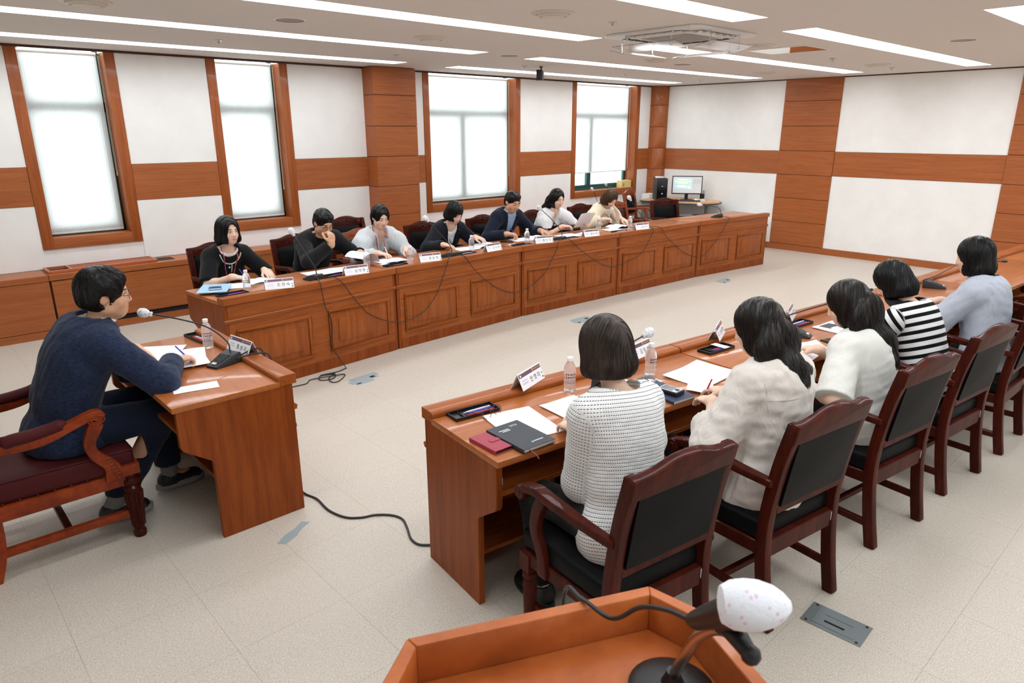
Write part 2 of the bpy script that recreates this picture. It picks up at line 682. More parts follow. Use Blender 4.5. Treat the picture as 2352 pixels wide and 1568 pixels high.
# corner column with a chamfered face
t2 = struct('trim_2')
poly = [(11.05, YW), (11.05, 8.10), (11.17, 7.95), (XR, 7.95), (XR, YW)]
MB().prism([(p[0] + (0.006 if p[0] < XR else 0), p[1] + (0.006 if p[1] < YW else 0)) for p in poly], 0, ZC - 0.002).build('column_core', m_joint, t2)
for za, zb in zip([0.0] + JZ[:-1], JZ):
    MB().prism(poly, za + 0.003, zb - 0.003).build('panel', m_panel_h, t2, bevel=0.002, seg=1)
column(3, [(XR - 0.03, XR, 4.78, 5.69)], m_panel_y, 0.1)
column(4, [(XR - 0.03, XR, 1.58, 2.50)], m_panel_y, 0.1)

# ---- right wall
wr = struct('wall_right')
MB().box(XR, XR + 0.15, YB, YW + 0.24, 0, ZC).build('wall_core', m_white, wr)
for ya, yb in ((5.69, 7.95), (2.50, 4.78), (YB, 1.58)):
    MB().box(XR - 0.018, XR, ya + 0.003, yb - 0.003, BZ0, BZ1).build('wood_band', m_panel_y, wr, bevel=0.0015, seg=1)
    MB().box(XR - 0.012, XR, ya + 0.002, yb - 0.002, BZ1 + 0.003, ZC - 0.016).build('white_panel', m_white, wr, bevel=0.0015, seg=1)
    MB().box(XR - 0.012, XR, ya + 0.002, yb - 0.002, 0.10, BZ0 - 0.003).build('white_panel', m_white, wr, bevel=0.0015, seg=1)
bb = struct('baseboard_right')
MB().box(XR - 0.03, XR, YB, 7.95, 0, 0.097).build('board', m_panel_y, bb, bevel=0.002, seg=1)
wl = struct('wall_left')
MB().box(XL - 0.15, XL, YB, YW + 0.24, 0, ZC).build('wall_core', m_white, wl)
wf = struct('wall_front')
MB().box(XL - 0.15, XR + 0.15, YB - 0.15, YB, 0, ZC).build('wall_core', m_white, wf)

# ---- low cabinets under the windows
m_slot = plain('dark slot', srgb(18, 14, 12), 0.9)
m_grille = wood('grille wood', srgb(156, 78, 44), srgb(178, 96, 58), srgb(192, 110, 68), grain=(1.2, 26, 26), rough=0.4, kind='World')
cabs = [(-1.55, 1.13), (1.13, 2.50), (2.50, 3.72), (3.72, 4.94), (4.94, 6.16), (6.16, 7.38), (7.38, 8.60), (8.60, 9.80)]
cl_lab = ['plain oak low cabinet left of the radiator grille', 'oak low cabinet with a slatted radiator grille on top, below the first window',
          'oak low cabinet along the wall under the second narrow window', 'oak low cabinet left of the wood column', 'oak low cabinet in front of the wood column',
          'oak low cabinet under the wide blind window', 'oak low cabinet below the white pier between the wide windows', 'oak low cabinet beside the computer desk']
for k, (a, b) in enumerate(cabs):
    c = thing('low_cabinet', cl_lab[k], 'cabinet', ((a + b) / 2, 8.0, 0), group='oak low cabinets under the windows')
    h = (b - a) / 2 - 0.002
    MB().box(-h, h, -0.13, 0.19, 0.0, 0.585).build('body', m_joint, c)
    MB().box(-h, h, -0.145, 0.19, 0.0, 0.075).build('plinth', m_panel_h, c, bevel=0.002, seg=1)
    MB().box(-h, h, -0.155, 0.19, 0.56, 0.617).build('top', m_panel_h, c, bevel=0.002, seg=1)
    if k == 1:
        MB().box(-h + 0.012, h - 0.012, -0.15, -0.10, 0.125, 0.552).build('front_panel', m_panel_h, c, bevel=0.002, seg=1)
        MB().box(-h, h - 0.02, -0.148, -0.12, 0.077, 0.10).build('slot', m_slot, c)
        g = thing_dummy = MB()
        x0, x1 = -h + 0.01, 0.32
        g.box(x0, x1, -0.10, -0.075, 0.617, 0.645).box(x0, x1, 0.145, 0.17, 0.617, 0.645)
        g.box(x0, x0 + 0.025, -0.075, 0.145, 0.617, 0.645).box(x1 - 0.025, x1, -0.075, 0.145, 0.617, 0.645).box(x0 + 0.19, x0 + 0.215, -0.075, 0.145, 0.617, 0.645)
        gf = g.build('grille_frame', m_grille, c, bevel=0.002, seg=1)
        MB().box(x0 + 0.02, x1 - 0.02, -0.08, 0.15, 0.612, 0.6195).build('grille_void', m_joint, c)
        for q in range(8):
            yy = -0.062 + q * 0.028
            MB().box(x0 + 0.215, x1 - 0.025, yy, yy + 0.015, 0.624, 0.640).build('slat', m_grille, gf)
        MB().box(x1 + 0.01, x1 + 0.19, -0.06, 0.13, 0.6165, 0.6185).build('vent_opening', m_joint, c)
    else:
        MB().box(-h + 0.002, h - 0.002, -0.15, -0.10, 0.08, 0.556).build('front_panel', m_panel_h, c, bevel=0.002, seg=1)
    c.location.y = 7.99

# ---- ceiling fittings
m_vent = plain('vent enamel', srgb(214, 206, 194), 0.5)
m_spk = plain('speaker grille', srgb(158, 152, 142), 0.8)
m_chr = plain('chrome', srgb(190, 188, 184), 0.3, metal=0.9)
vents = [(1.24, 5.26), (3.88, 5.25), (7.01, 5.15), (9.73, 5.27), (3.73, 3.63), (6.57, 3.64), (9.57, 3.68)]
vname = ['above the chairman end', 'near the ceiling speaker above the long desks', 'beside the round speaker past the air conditioner', 'near the end wall above the computer side',
         'in the bay before the air conditioner', 'between the air conditioner and the mirrored hatch', 'near the end wall above the open floor']
prof = [(0.15, 0.0), (0.15, -0.006), (0.135, -0.012), (0.118, -0.010), (0.11, -0.022), (0.10, -0.024), (0.085, -0.014), (0.078, -0.026), (0.06, -0.028), (0.0005, -0.028)]
for k, (x, y_) in enumerate(vents):
    v = thing('ceiling_diffuser', 'round cream air diffuser in the ceiling %s' % vname[k], 'air vent', (x, y_, ZC), group='round ceiling air diffusers')
    MB().lathe(prof[:4], 32, caps=False).build('rim', m_vent, v, smooth=True)
    MB().lathe([(0.118, 0.0), (0.112, -0.022), (0.10, -0.026), (0.085, -0.012)], 32, caps=False).build('cone_ring', m_vent, v, smooth=True)
    MB().lathe([(0.085, -0.006), (0.078, -0.028), (0.06, -0.032), (0.0005, -0.032)], 32, caps=False).build('centre_disc', m_vent, v, smooth=True)
spk = [(2.52, 5.12, 'over the seats beside the second narrow window'), (5.40, 5.91, 'between the two strips over the long desk row'), (7.70, 5.26, 'past the air conditioner over the long desk row'), (7.55, 2.19, 'over the chairs with their backs turned')]
for x, y_, s_ in spk:
    v = thing('ceiling_speaker', 'flush round grey speaker in the ceiling %s' % s_, 'speaker', (x, y_, ZC), group='flush ceiling speakers')
    MB().lathe([(0.115, 0.0), (0.115, -0.004), (0.104, -0.006)], 32, caps=False).build('rim', m_paintw, v, smooth=True)
    MB().lathe([(0.106, -0.0035), (0.05, -0.0065), (0.0005, -0.007)], 32, caps=False).build('grille', m_spk, v, smooth=True)
spr = [(2.58, 6.66), (4.44, 6.64), (4.37, 3.63), (10.40, 6.75), (8.42, 6.72), (6.40, 6.72), (8.38, 3.72), (10.19, 3.73)]
spn = ['above the narrow windows', 'before the wood column', 'near the cassette air conditioner', 'by the corner column', 'above the raised blind', 'beside the hanging black box', 'past the mirrored hatch', 'by the end wall']
for k, (x, y_) in enumerate(spr):
    v = thing('sprinkler', 'small chrome ceiling sprinkler %s' % spn[k], 'sprinkler', (x, y_, ZC), group='ceiling sprinklers')
    MB().lathe([(0.036, 0), (0.034, -0.006), (0.012, -0.009)], 16).build('rose', m_chr, v, smooth=True)
    MB().lathe([(0.009, -0.008), (0.009, -0.02), (0.003, -0.024), (0.003, -0.034), (0.016, -0.035), (0.016, -0.037)], 12).build('head', m_chr, v, smooth=True)
# cassette air conditioner
ac = thing('air_conditioner', 'white square ceiling cassette air conditioner with clear deflector plates', 'air conditioner', (5.35, 3.70, ZC))
m_ac = plain('ac plastic', srgb(228, 226, 222), 0.4)
m_acd = plain('ac louvre', srgb(120, 126, 130), 0.5)
S = 0.475
p = MB()
p.prism([(S - 0.06, S), (S, S - 0.06), (S, -S + 0.06), (S - 0.06, -S), (-S + 0.06, -S), (-S, -S + 0.06), (-S, S - 0.06), (-S + 0.06, S)], -0.022, 0)
p.build('panel', m_ac, ac, bevel=0.008)
for q in range(4):
    R = Matrix.Rotation(q * PI / 2, 3, 'Z')
    lv = MB()
    poly = [(-0.32, 0.315), (0.32, 0.315), (0.27, 0.40), (-0.27, 0.40)]
    lv.prism(poly, -0.0245, -0.0215)
    lv.v = [tuple(R @ Vector(v)) for v in lv.v]
    lo = lv.build('outlet', m_acd, ac)
    fl_ = MB().obox((0, 0.35, -0.028), (0.52, 0.045, 0.004), Matrix.Rotation(0.5, 3, 'X'))
    for xx in (-0.2, -0.1, 0, 0.1, 0.2):
        fl_.box(xx - 0.003, xx + 0.003, 0.325, 0.395, -0.034, -0.023)
    fl_.v = [tuple(R @ Vector(v)) for v in fl_.v]
    fl_.build('louvre', m_ac, lo)
gr = MB().box(-0.29, 0.29, -0.29, 0.29, -0.03, -0.02).build('grille', m_ac, ac, bevel=0.01)
gb = MB()
for i in range(-11, 12):
    gb.box(-0.24, 0.24, i * 0.02 - 0.004, i * 0.02 + 0.004, -0.034, -0.03)
    gb.box(i * 0.02 - 0.002, i * 0.02 + 0.002, -0.24, 0.24, -0.033, -0.03)
gb.build('grille_mesh', plain('ac mesh', srgb(176, 174, 170), 0.5), gr, kind='stuff')
_c = NT('clear acrylic')
_c.p.inputs['Base Color'].default_value = (0.96, 0.97, 0.98, 1)
_c.p.inputs['Transmission Weight'].default_value = 0.92
_c.p.inputs['Roughness'].default_value = 0.08
_c.p.inputs['IOR'].default_value = 1.2
m_acr = _c.m
for q in range(4):
    R = Matrix.Rotation(q * PI / 2, 3, 'Z')
    d = MB().obox((0, 0.43, -0.125), (0.62, 0.17, 0.004), Matrix.Rotation(0.22, 3, 'X'))
    d.v = [tuple(R @ Vector(v)) for v in d.v]
    do = d.build('deflector', m_acr, ac)
    for sx in (-0.22, 0.22):
        br = MB().tube([(sx, 0.42, -0.02), (sx, 0.44, -0.06), (sx, 0.43, -0.12)], 0.006, 8).ball((sx, 0.43, -0.122), 0.012, 8, 5).box(sx - 0.015, sx + 0.015, 0.405, 0.435, -0.03, -0.02)
        br.v = [tuple(R @ Vector(v)) for v in br.v]
        br.build('bracket', m_acr, do, smooth=True)
# mirrored ceiling hatch
hq = thing('ceiling_hatch', 'square mirrored access hatch flush in the ceiling past the air conditioner', 'hatch', (7.13, 3.63, ZC))
MB().box(-0.26, 0.26, -0.315, 0.315, -0.006, 0.0).build('frame', m_paintw, hq, bevel=0.001, seg=1)
MB().box(-0.245, 0.245, -0.30, 0.30, -0.0085, -0.005).build('mirror', plain('mirror plate', (0.86, 0.85, 0.83, 1), 0.03, metal=1.0), hq)
# hanging black box with bracket
hb = thing('infrared_emitter', 'small black box hung from the ceiling on a swivel bracket before the windows', 'emitter', (6.65, 6.67, ZC), rotz=math.radians(38))
m_blk = plain('black plastic', srgb(24, 24, 26), 0.5)
MB().box(-0.03, 0.03, -0.02, 0.02, -0.012, 0).tube([(0, 0, -0.01), (0, 0, -0.05), (-0.02, 0.0, -0.085)], 0.009, 8).build('bracket', m_blk, hb, smooth=True)
b_ = MB().prism([(-0.06, -0.072), (-0.235, -0.052), (-0.235, -0.178), (-0.06, -0.158)], -0.045, 0.03, 'y')
b_.build('case', m_blk, hb, bevel=0.004)
text('SENNHEISER', 0.017, plain('grey print', srgb(150, 150, 150), 0.6), hb, frame4((-0.15, -0.0458, -0.115), Vector((1, 0, 0)), Vector((0, 0, 1)), Vector((0, -1, 0))))
# floor boxes
m_fbx = plain('floor box steel', srgb(132, 140, 142), 0.45, metal=0.5)
m_tape = plain('grey duct tape', srgb(150, 162, 166), 0.55)
for (x, y_, rz, lab, big) in [(2.587, 0.84, 1.15, 'grey steel floor socket lid with a slot, behind the black chairs', 1)]:
    f = thing('floor_socket', lab, 'floor socket', (x, y_, 0.0005), rotz=0.05)
    MB().box(-0.075, 0.075, -0.12, 0.12, 0, 0.003).build('plate', m_fbx, f, bevel=0.001, seg=1)
    MB().box(-0.055, 0.055, -0.085, 0.085, 0.003, 0.0055).build('lid', m_fbx, f, bevel=0.0015, seg=1)
    MB().box(-0.028, -0.018, -0.04, 0.04, 0.0055, 0.0065).build('slot', m_slot, f)
    MB().box(0.018, 0.023, -0.06, 0.05, 0.0055, 0.0075).build('rib', m_fbx, f)
    for sx in (-0.062, 0.062):
        for sy in (-0.1, 0.1):
            MB().lathe([(0.006, 0.003), (0.006, 0.0045), (0.003, 0.005)], 10, (sx, sy, 0)).build('screw', m_joint, f)
for k, (x, y_, a_, lab) in enumerate([(2.696, 4.712, 0.1, 'grey taped floor socket patch near the loose cable coil'), (5.367, 4.73, 0.0, 'grey taped floor socket patch in the middle of the open floor'), (8.272, 4.751, 0.0, 'small grey taped floor socket patch near the end of the long desks')]):
    f = thing('taped_socket', lab, 'floor socket', (x, y_, 0.0004), rotz=a_, group='taped floor sockets')
    MB().box(-0.14, 0.13, -0.03, 0.035, 0, 0.0015).build('tape', m_tape, f)
    MB().box(-0.10, 0.16, 0.025, 0.085, 0, 0.0018).build('tape', m_tape, f)
    MB().box(-0.12, 0.05, -0.075, -0.02, 0, 0.0012).build('tape', m_tape, f)
    MB().box(0.06, 0.10, -0.01, 0.02, 0.0015, 0.004).build('slot', m_slot, f)
    MB().box(-0.11, -0.07, -0.055, -0.04, 0.0012, 0.003).build('slot', m_slot, f)
o = MB().prism([(-0.10, -0.02), (-0.02, -0.028), (0.05, -0.012), (0.11, -0.016), (0.10, 0.028), (0.03, 0.02), (-0.03, 0.032), (-0.11, 0.022)], 0, 0.001).build('tape_scrap', m_tape, None, loc=(1.251, 2.993, 0.0004), rotz=0.5)
tag(o, 'torn strip of grey tape stuck on the floor by the chairman desk', 'tape')
# ================================================================== DESKS
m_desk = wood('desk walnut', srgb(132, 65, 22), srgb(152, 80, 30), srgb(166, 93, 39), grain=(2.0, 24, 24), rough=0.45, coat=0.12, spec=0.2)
m_deskv = wood('desk walnut upright', srgb(110, 48, 12), srgb(132, 62, 18), srgb(148, 76, 26), grain=(14, 14, 1.2), rough=0.45, coat=0.08, streak=0.3, spec=0.18)  # side walnut set darker, the shade on the desk ends put into its colour
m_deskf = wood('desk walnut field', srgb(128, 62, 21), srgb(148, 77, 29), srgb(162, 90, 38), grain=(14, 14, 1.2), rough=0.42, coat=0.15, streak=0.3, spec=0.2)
m_desktop = wood('desk top walnut', srgb(150, 82, 36), srgb(168, 96, 46), srgb(180, 108, 56), grain=(1.6, 22, 22), rough=0.36, coat=0.32)  # base lightened: the reflected light on the tops is put into the colour
m_dark = plain('desk inside', srgb(58, 30, 16), 0.6)
m_chip = plain('raw chipped wood', srgb(206, 160, 112), 0.8)


def make_desk(label, group, w, loc, rotz, panels=2, bk=0.30):
    d = thing('council_desk', label, 'desk', loc, rotz, group)
    h = w / 2
    e = 0.0015
    MB().box(-h + e, h - e, -bk, 0.2175, 0.712, 0.74).build('top', m_desktop, d, bevel=0.003)
    # raised front ledge, moulded on the sitter side
    pr = [(0.305, 0.715), (0.305, 0.768), (0.223, 0.768), (0.214, 0.765), (0.208, 0.757), (0.208, 0.7405), (0.218, 0.7405), (0.218, 0.715)]
    MB().prism([(y, z) for y, z in pr], -h + e, h - e, 'x').build('ledge', m_desk, d, bevel=0.002, seg=1)
    # side panels with the knee cut-out
    sp = [(0.283, 0.0), (0.283, 0.70), (0.283, 0.714), (-bk + 0.015, 0.714), (-bk + 0.015, 0.535), (-bk + 0.025, 0.515), (-0.155, 0.43), (-0.148, 0.415), (-0.148, 0.0)]
    for sx in (-1, 1):
        x0, x1 = (-h + 0.004, -h + 0.034) if sx < 0 else (h - 0.034, h - 0.004)
        MB().prism(sp, x0, x1, 'x').build('side_panel', m_deskv, d, bevel=0.002, seg=1)
    # front panel
    MB().box(-h + 0.034, h - 0.034, 0.262, 0.284, 0.05, 0.714).build('front_panel', m_desk, d)
    MB().tube([(-h + 0.002, 0.288, 0.592), (h - 0.002, 0.288, 0.592)], 0.011, 8).build('bead_moulding', m_desk, d, smooth=True)
    MB().box(-h + 0.002, h - 0.002, 0.276, 0.296, 0.574, 0.583).build('under_moulding', m_desk, d, bevel=0.002, seg=1)
    MB().box(-h + 0.036, h - 0.036, 0.25, 0.2875, 0.0, 0.095).build('plinth', m_deskv, d, bevel=0.002, seg=1)
    pw = w / panels
    for k in range(panels):
        cx = -h + pw * (k + 0.5)
        a, b, z0, z1 = cx - pw / 2 + 0.085, cx + pw / 2 - 0.085, 0.145, 0.515
        fr = MB()
        for (p, q, r_, s_) in ((a, b, z0, z0 + 0.028), (a, b, z1 - 0.028, z1), (a, a + 0.028, z0 + 0.028, z1 - 0.028), (b - 0.028, b, z0 + 0.028, z1 - 0.028)):
            fr.box(p, q, 0.284, 0.298, r_, s_)
        rp = fr.build('panel_moulding', m_desk, d, bevel=0.005, seg=2)
        # raised field: outer rectangle low, inner rectangle high
        A = [(a + 0.03, z0 + 0.03), (b - 0.03, z0 + 0.03), (b - 0.03, z1 - 0.03), (a + 0.03, z1 - 0.03)]
        B = [(a + 0.085, z0 + 0.085), (b - 0.085, z0 + 0.085), (b - 0.085, z1 - 0.085), (a + 0.085, z1 - 0.085)]
        vs = [(x, 0.2845, z) for x, z in A] + [(x, 0.293, z) for x, z in B] + [(x, 0.301, z) for x, z in B]
        fs = [(i, (i + 1) % 4, 4 + (i + 1) % 4, 4 + i) for i in range(4)] + [(4 + i, 4 + (i + 1) % 4, 8 + (i + 1) % 4, 8 + i) for i in range(4)] + [(8, 9, 10, 11)]
        MB()._add(vs, fs).build('raised_field', m_deskf, rp, bevel=0.0025)
    # shelf under the top
    MB().box(-h + 0.034, h - 0.034, -bk + 0.038, 0.262, 0.56, 0.582).build('shelf', m_desk, d, bevel=0.002, seg=1)
    MB().box(-h + 0.034, h - 0.034, -0.05, 0.262, 0.16, 0.18).build('lower_shelf', m_desk, d, bevel=0.002, seg=1)
    return d


def place_row(P, side, labels, group):
    """P: corner points of the ledge front edge; side +1: sitters at +y side of world, -1: at -y side"""
    out = []
    for k in range(len(P) - 1):
        a, b = Vector(P[k]), Vector(P[k + 1])
        dv = b - a
        w = dv.length
        ang = math.atan2(dv.y, dv.x)
        nrm = Vector((-dv.y, dv.x)).normalized() * side          # towards the sitters
        c = (a + b) / 2 + nrm * 0.305
        out.append(make_desk(labels[k], group, w - 0.004, (c.x, c.y, 0), ang + (PI if side > 0 else 0), bk=0.335 if side > 0 else 0.30))
    return out


FAR = [(1.755, 5.035), (3.360, 5.183), (5.003, 5.262), (6.552, 5.200), (8.190, 5.143), (9.778, 4.980)]
RIGHT = [(1.632, 2.379), (3.230, 2.180), (4.860, 2.005), (6.455, 1.868), (8.060, 1.765), (9.650, 1.660)]
place_row(FAR, 1, ['panelled walnut desk end unit, woman in black cardigan and man in black jacket behind it',
                   'panelled walnut desk before the woman in pale grey blouse and the bobbed woman',
                   'panelled walnut desk before the man in navy suit and the dress wearer',
                   'panelled walnut desk with the woman in cream cardigan behind it',
                   'panelled walnut desk with no one behind it, nearest the end wall'], 'panelled desks along the window side')
place_row(RIGHT, -1, ['walnut desk with red phone case, black diary and open shelf, at the lectern',
                      'walnut desk with loose paper sheets before the woman in plain light blouse',
                      'walnut desk before the woman in striped knit top',
                      'walnut desk before the empty chairs past the woman in blue-grey shirt',
                      'walnut desk end unit near the panelled end wall, no one at it'], 'walnut desks on the near side')
make_desk('single walnut desk of the man in blue tweed jacket', None, 1.19, (1.121, 3.775, 0), -PI / 2, 1)

# ================================================================== CHAIRS
m_mah = wood('mahogany gloss', srgb(44, 13, 8), srgb(66, 21, 12), srgb(84, 30, 16), grain=(14, 14, 2.0), rough=0.45, coat=0.16, spec=0.06, crough=0.03)
m_oakc = wood('chestnut gloss', srgb(104, 44, 18), srgb(136, 62, 26), srgb(160, 80, 38), grain=(14, 14, 2.0), rough=0.40, coat=0.30, crough=0.05)
m_redw = wood('cherry gloss', srgb(96, 32, 10), srgb(132, 50, 18), srgb(158, 66, 26), grain=(5, 5, 5), rough=0.42, coat=0.25, spec=0.12, crough=0.04)


def _leather(name, c):
    t = NT(name)
    co = t.coords('Object')
    n = t.noise(co, 220, 3, 0.6)
    b = t.noise(co, 7, 3, 0.6, 1.0)
    t.p.inputs['Base Color'].default_value = c
    t.p.inputs['Roughness'].default_value = 0.5
    t.p.inputs['Specular IOR Level'].default_value = 0.1
    t.bump(t.math('ADD', t.math('MULTIPLY', n, 0.25), t.math('MULTIPLY', b, 1.6)), 0.3, 0.003)
    return t.m
m_lblk = _leather('black leather', srgb(13, 13, 14))
m_lbrn = _leather('brown leather', srgb(70, 42, 38))
m_lbur = _leather('burgundy leather', srgb(74, 28, 30))
m_nail = plain('brass nail', srgb(74, 58, 44), 0.4, metal=0.7)
m_sticker = plain('sticker white', srgb(226, 226, 232), 0.5)


def rsweep(mb, path, w, d, side=(1, 0, 0)):
    """rectangle w (along side) x d swept along path; w,d numbers or lists"""
    path = [Vector(p) for p in path]
    m = len(path)
    ws = w if isinstance(w, (list, tuple)) else [w] * m
    ds = d if isinstance(d, (list, tuple)) else [d] * m
    s = Vector(side).normalized()
    vs, fs = [], []
    for i, p in enumerate(path):
        t = (path[min(i + 1, m - 1)] - path[max(i - 1, 0)]).normalized()
        n = t.cross(s).normalized()
        for (a, b) in ((-1, -1), (1, -1), (1, 1), (-1, 1)):
            vs.append(p + s * (a * ws[i] / 2) + n * (b * ds[i] / 2))
    for i in range(m - 1):
        for k in range(4):
            fs.append((i * 4 + k, i * 4 + (k + 1) % 4, i * 4 + 4 + (k + 1) % 4, i * 4 + 4 + k))
    fs.append((3, 2, 1, 0))
    fs.append(tuple((m - 1) * 4 + k for k in range(4)))
    return mb._add(vs, fs)


def pad(x0, x1, z0, z1, y, th, bul, nx=8, nz=8):
    """upholstered pad standing in xz, bulging to +y; returns MB (closed)"""
    f = [[(x0 + (x1 - x0) * i / nx, y + th * (1 - (2 * i / nx - 1) ** 6) ** 0.5 * (1 - (2 * j / nz - 1) ** 6) ** 0.5 + bul * math.cos((i / nx - .5) * PI) * math.cos((j / nz - .5) * PI), z0 + (z1 - z0) * j / nz) for j in range(nz + 1)] for i in range(nx + 1)]
    mb = MB().sheet(f)
    rim = [f[i][0] for i in range(nx + 1)] + [f[nx][j] for j in range(1, nz + 1)] + [f[i][nz] for i in range(nx - 1, -1, -1)] + [f[0][j] for j in range(nz - 1, 0, -1)]
    mb._add(rim, [tuple(range(len(rim)))])
    return mb


def tilt(mb, piv, ang):
    R = Matrix.Rotation(ang, 3, 'X')
    pv = Vector(piv)
    mb.v = [tuple(pv + R @ (Vector(v) - pv)) for v in mb.v]
    return mb


def make_chair(label, wood_m, lea, loc, rotz, group=None, name='armchair'):
    c = thing(name, label, 'chair', loc, rotz, group)
    # rear legs running up as back posts
    for s in (-1, 1):
        p = [(0.222 * s, -0.285, 0), (0.225 * s, -0.255, 0.16), (0.228 * s, -0.232, 0.34), (0.228 * s, -0.232, 0.50), (0.228 * s, -0.262, 0.72), (0.226 * s, -0.306, 0.915)]
        rsweep(MB(), spline(p, 4), 0.042, 0.05).build('leg', wood_m, c, bevel=0.006)
        pr = [(0.020, 0), (0.024, 0.012), (0.026, 0.03), (0.019, 0.045), (0.024, 0.06), (0.027, 0.16), (0.030, 0.235), (0.022, 0.25), (0.032, 0.262), (0.032, 0.285), (0.024, 0.295)]
        MB().lathe(pr, 12, (0.245 * s, 0.215, 0)).box(0.245 * s - 0.03, 0.245 * s + 0.03, 0.185, 0.245, 0.295, 0.375).build('leg', wood_m, c, smooth=True)
        # arm: from back post to a scroll in front
        a = [(0.243 * s, -0.255, 0.655), (0.262 * s, -0.12, 0.668), (0.274 * s, 0.02, 0.682), (0.278 * s, 0.12, 0.690), (0.279 * s, 0.20, 0.672)]
        am = rsweep(MB(), spline(a, 5), [0.034 + 0.018 * min(1, i / 10) for i in range(21)], 0.034)
        ao = am.build('arm', wood_m, c, bevel=0.010, seg=3)
        MB().lathe([(0.0005, -0.029), (0.012, -0.029), (0.014, -0.026), (0.026, -0.026), (0.03, -0.02), (0.03, 0.02), (0.026, 0.026), (0.014, 0.026), (0.012, 0.029), (0.0005, 0.029)], 16, (0.279 * s, 0.212, 0.652), Matrix.Rotation(PI / 2, 3, 'Y')).build('scroll', wood_m, ao, smooth=True, angle=50)
        b = [(0.262 * s, 0.10, 0.33), (0.266 * s, 0.105, 0.42), (0.276 * s, 0.135, 0.52), (0.276 * s, 0.125, 0.60), (0.276 * s, 0.09, 0.675)]
        rsweep(MB(), spline(b, 4), 0.03, 0.05).build('arm_support', wood_m, c, bevel=0.006)
        MB().box(0.232 * s - 0.012, 0.232 * s + 0.012, -0.265, 0.205, 0.105, 0.14).build('stretcher', wood_m, c, bevel=0.004, seg=1)
    MB().box(-0.225, 0.225, -0.06, -0.03, 0.108, 0.136).build('stretcher', wood_m, c, bevel=0.004, seg=1)
    # seat rails
    MB().box(-0.245, 0.245, -0.25, -0.215, 0.315, 0.395).build('seat_rail', wood_m, c, bevel=0.004, seg=1)
    r_ = MB().prism([(-0.245, -0.23), (0.245, -0.23), (0.272, 0.235), (-0.272, 0.235)], 0.325, 0.385)
    r_.build('seat_rail', wood_m, c, bevel=0.005, seg=1)
    s_ = MB().prism([(-0.242, -0.222), (0.242, -0.222), (0.255, 0.05), (0.262, 0.25), (-0.262, 0.25), (-0.255, 0.05)], 0.386, 0.468)
    s_.build('seat', lea, c, bevel=0.022, seg=3, angle=60)
    # back: crest rail, lower rail, upholstered pad, nails
    n = 16
    top = [(-0.245 + 0.49 * i / n, 0.922 + 0.034 * math.exp(-(abs(i / n - .5) / 0.24) ** 3)) for i in range(n + 1)]
    cr = MB().prism([(-0.245, 0.838), (0.245, 0.838)] + top[::-1], -0.318, -0.278, 'y')
    tilt(cr, (0, -0.298, 0.84), 0.19)
    cro = cr.build('crest_rail', wood_m, c, bevel=0.008, seg=2)
    cv = MB()
    for s in (-1, 1):
        cv.tube([(s * (0.02 + 0.022 * t + 0.018 * math.sin(t * 5)), -0.2768, 0.885 + 0.016 * math.sin(t * 3.4 + 1)) for t in [k * 0.45 for k in range(16)]], 0.004, 6)
        for q in range(3):
            cv.tube([(s * (0.05 + 0.045 * q + 0.014 * math.cos(t)), -0.2768, 0.882 + 0.012 * math.sin(t)) for t in [k * 0.6 for k in range(9)]], 0.0038, 6)
        cv.ball((0.0, -0.277, 0.895), 0.012, 8, 5)
    tilt(cv, (0, -0.298, 0.84), 0.19).build('carving', wood_m, cro, smooth=True)
    lr = MB().box(-0.215, 0.215, -0.262, -0.226, 0.515, 0.560)
    lr.build('back_rail', wood_m, c, bevel=0.005, seg=1)
    bp = pad(-0.202, 0.202, 0.556, 0.862, -0.25, 0.03, 0.02)
    tilt(bp, (0, -0.245, 0.556), 0.155)
    bo = bp.build('back_pad', lea, c, smooth=True, angle=60)
    bk = MB().sheet([[(-0.203 + 0.406 * i / 8, -0.262 - 0.012 * math.cos((i / 8 - .5) * PI) * math.cos((j / 8 - .5) * PI), 0.556 + 0.306 * j / 8) for i in range(9)] for j in range(9)], 0.008)
    tilt(bk, (0, -0.245, 0.556), 0.155).build('back_cover', lea, bo, smooth=True, angle=60)
    nl = MB()
    for k in range(6):
        zz = 0.575 + 0.27 * k / 5
        for xx in (-0.195, 0.195):
            nl.ball((xx, -0.2655, zz), 0.0048, 6, 4)
    for k in range(1, 6):
        for zz in (0.566, 0.852):
            nl.ball((-0.195 + 0.39 * k / 6, -0.2665, zz), 0.0048, 6, 4)
    tilt(nl, (0, -0.245, 0.556), 0.155).build('nail_heads', m_nail, bo, smooth=True, kind='stuff')
    MB().box(0.205, 0.225, -0.2515, -0.2495, 0.345, 0.385).build('sticker', m_sticker, c)
    return c


NEAR = [((1.80, 1.14), -0.150, 'black leather mahogany armchair holding the woman in dashed white knit top'),
        ((2.56, 0.985), -0.150, 'black leather mahogany armchair holding the woman in crinkled beige shirt'),
        ((3.478, 0.927), -0.147, 'black leather mahogany armchair holding the woman in plain light blouse'),
        ((4.30, 0.868), -0.118, 'black leather mahogany armchair holding the woman in striped knit top'),
        ((5.12, 0.811), -0.02, 'black leather mahogany armchair holding the woman in blue-grey shirt'),
        ((5.95, 0.80), 0.05, 'empty black leather mahogany armchair next past the woman in blue-grey shirt'),
        ((6.80, 0.74), 0.05, 'second empty black leather armchair past the woman in blue-grey shirt')]
chair0 = None
def place_chair(xy, rz, label, group, proto):
    """xy: centre of the rear legs on the floor"""
    f = Vector((-math.sin(rz), math.cos(rz)))
    loc = (xy[0] + f.x * 0.285, xy[1] + f.y * 0.285, 0)
    if proto.get('_used'):
        return dup(proto, loc, rz, label, group)
    proto['_used'] = 1
    proto.location = loc
    proto.rotation_euler = (0, 0, rz)
    proto['label'] = label
    proto['group'] = group
    return proto
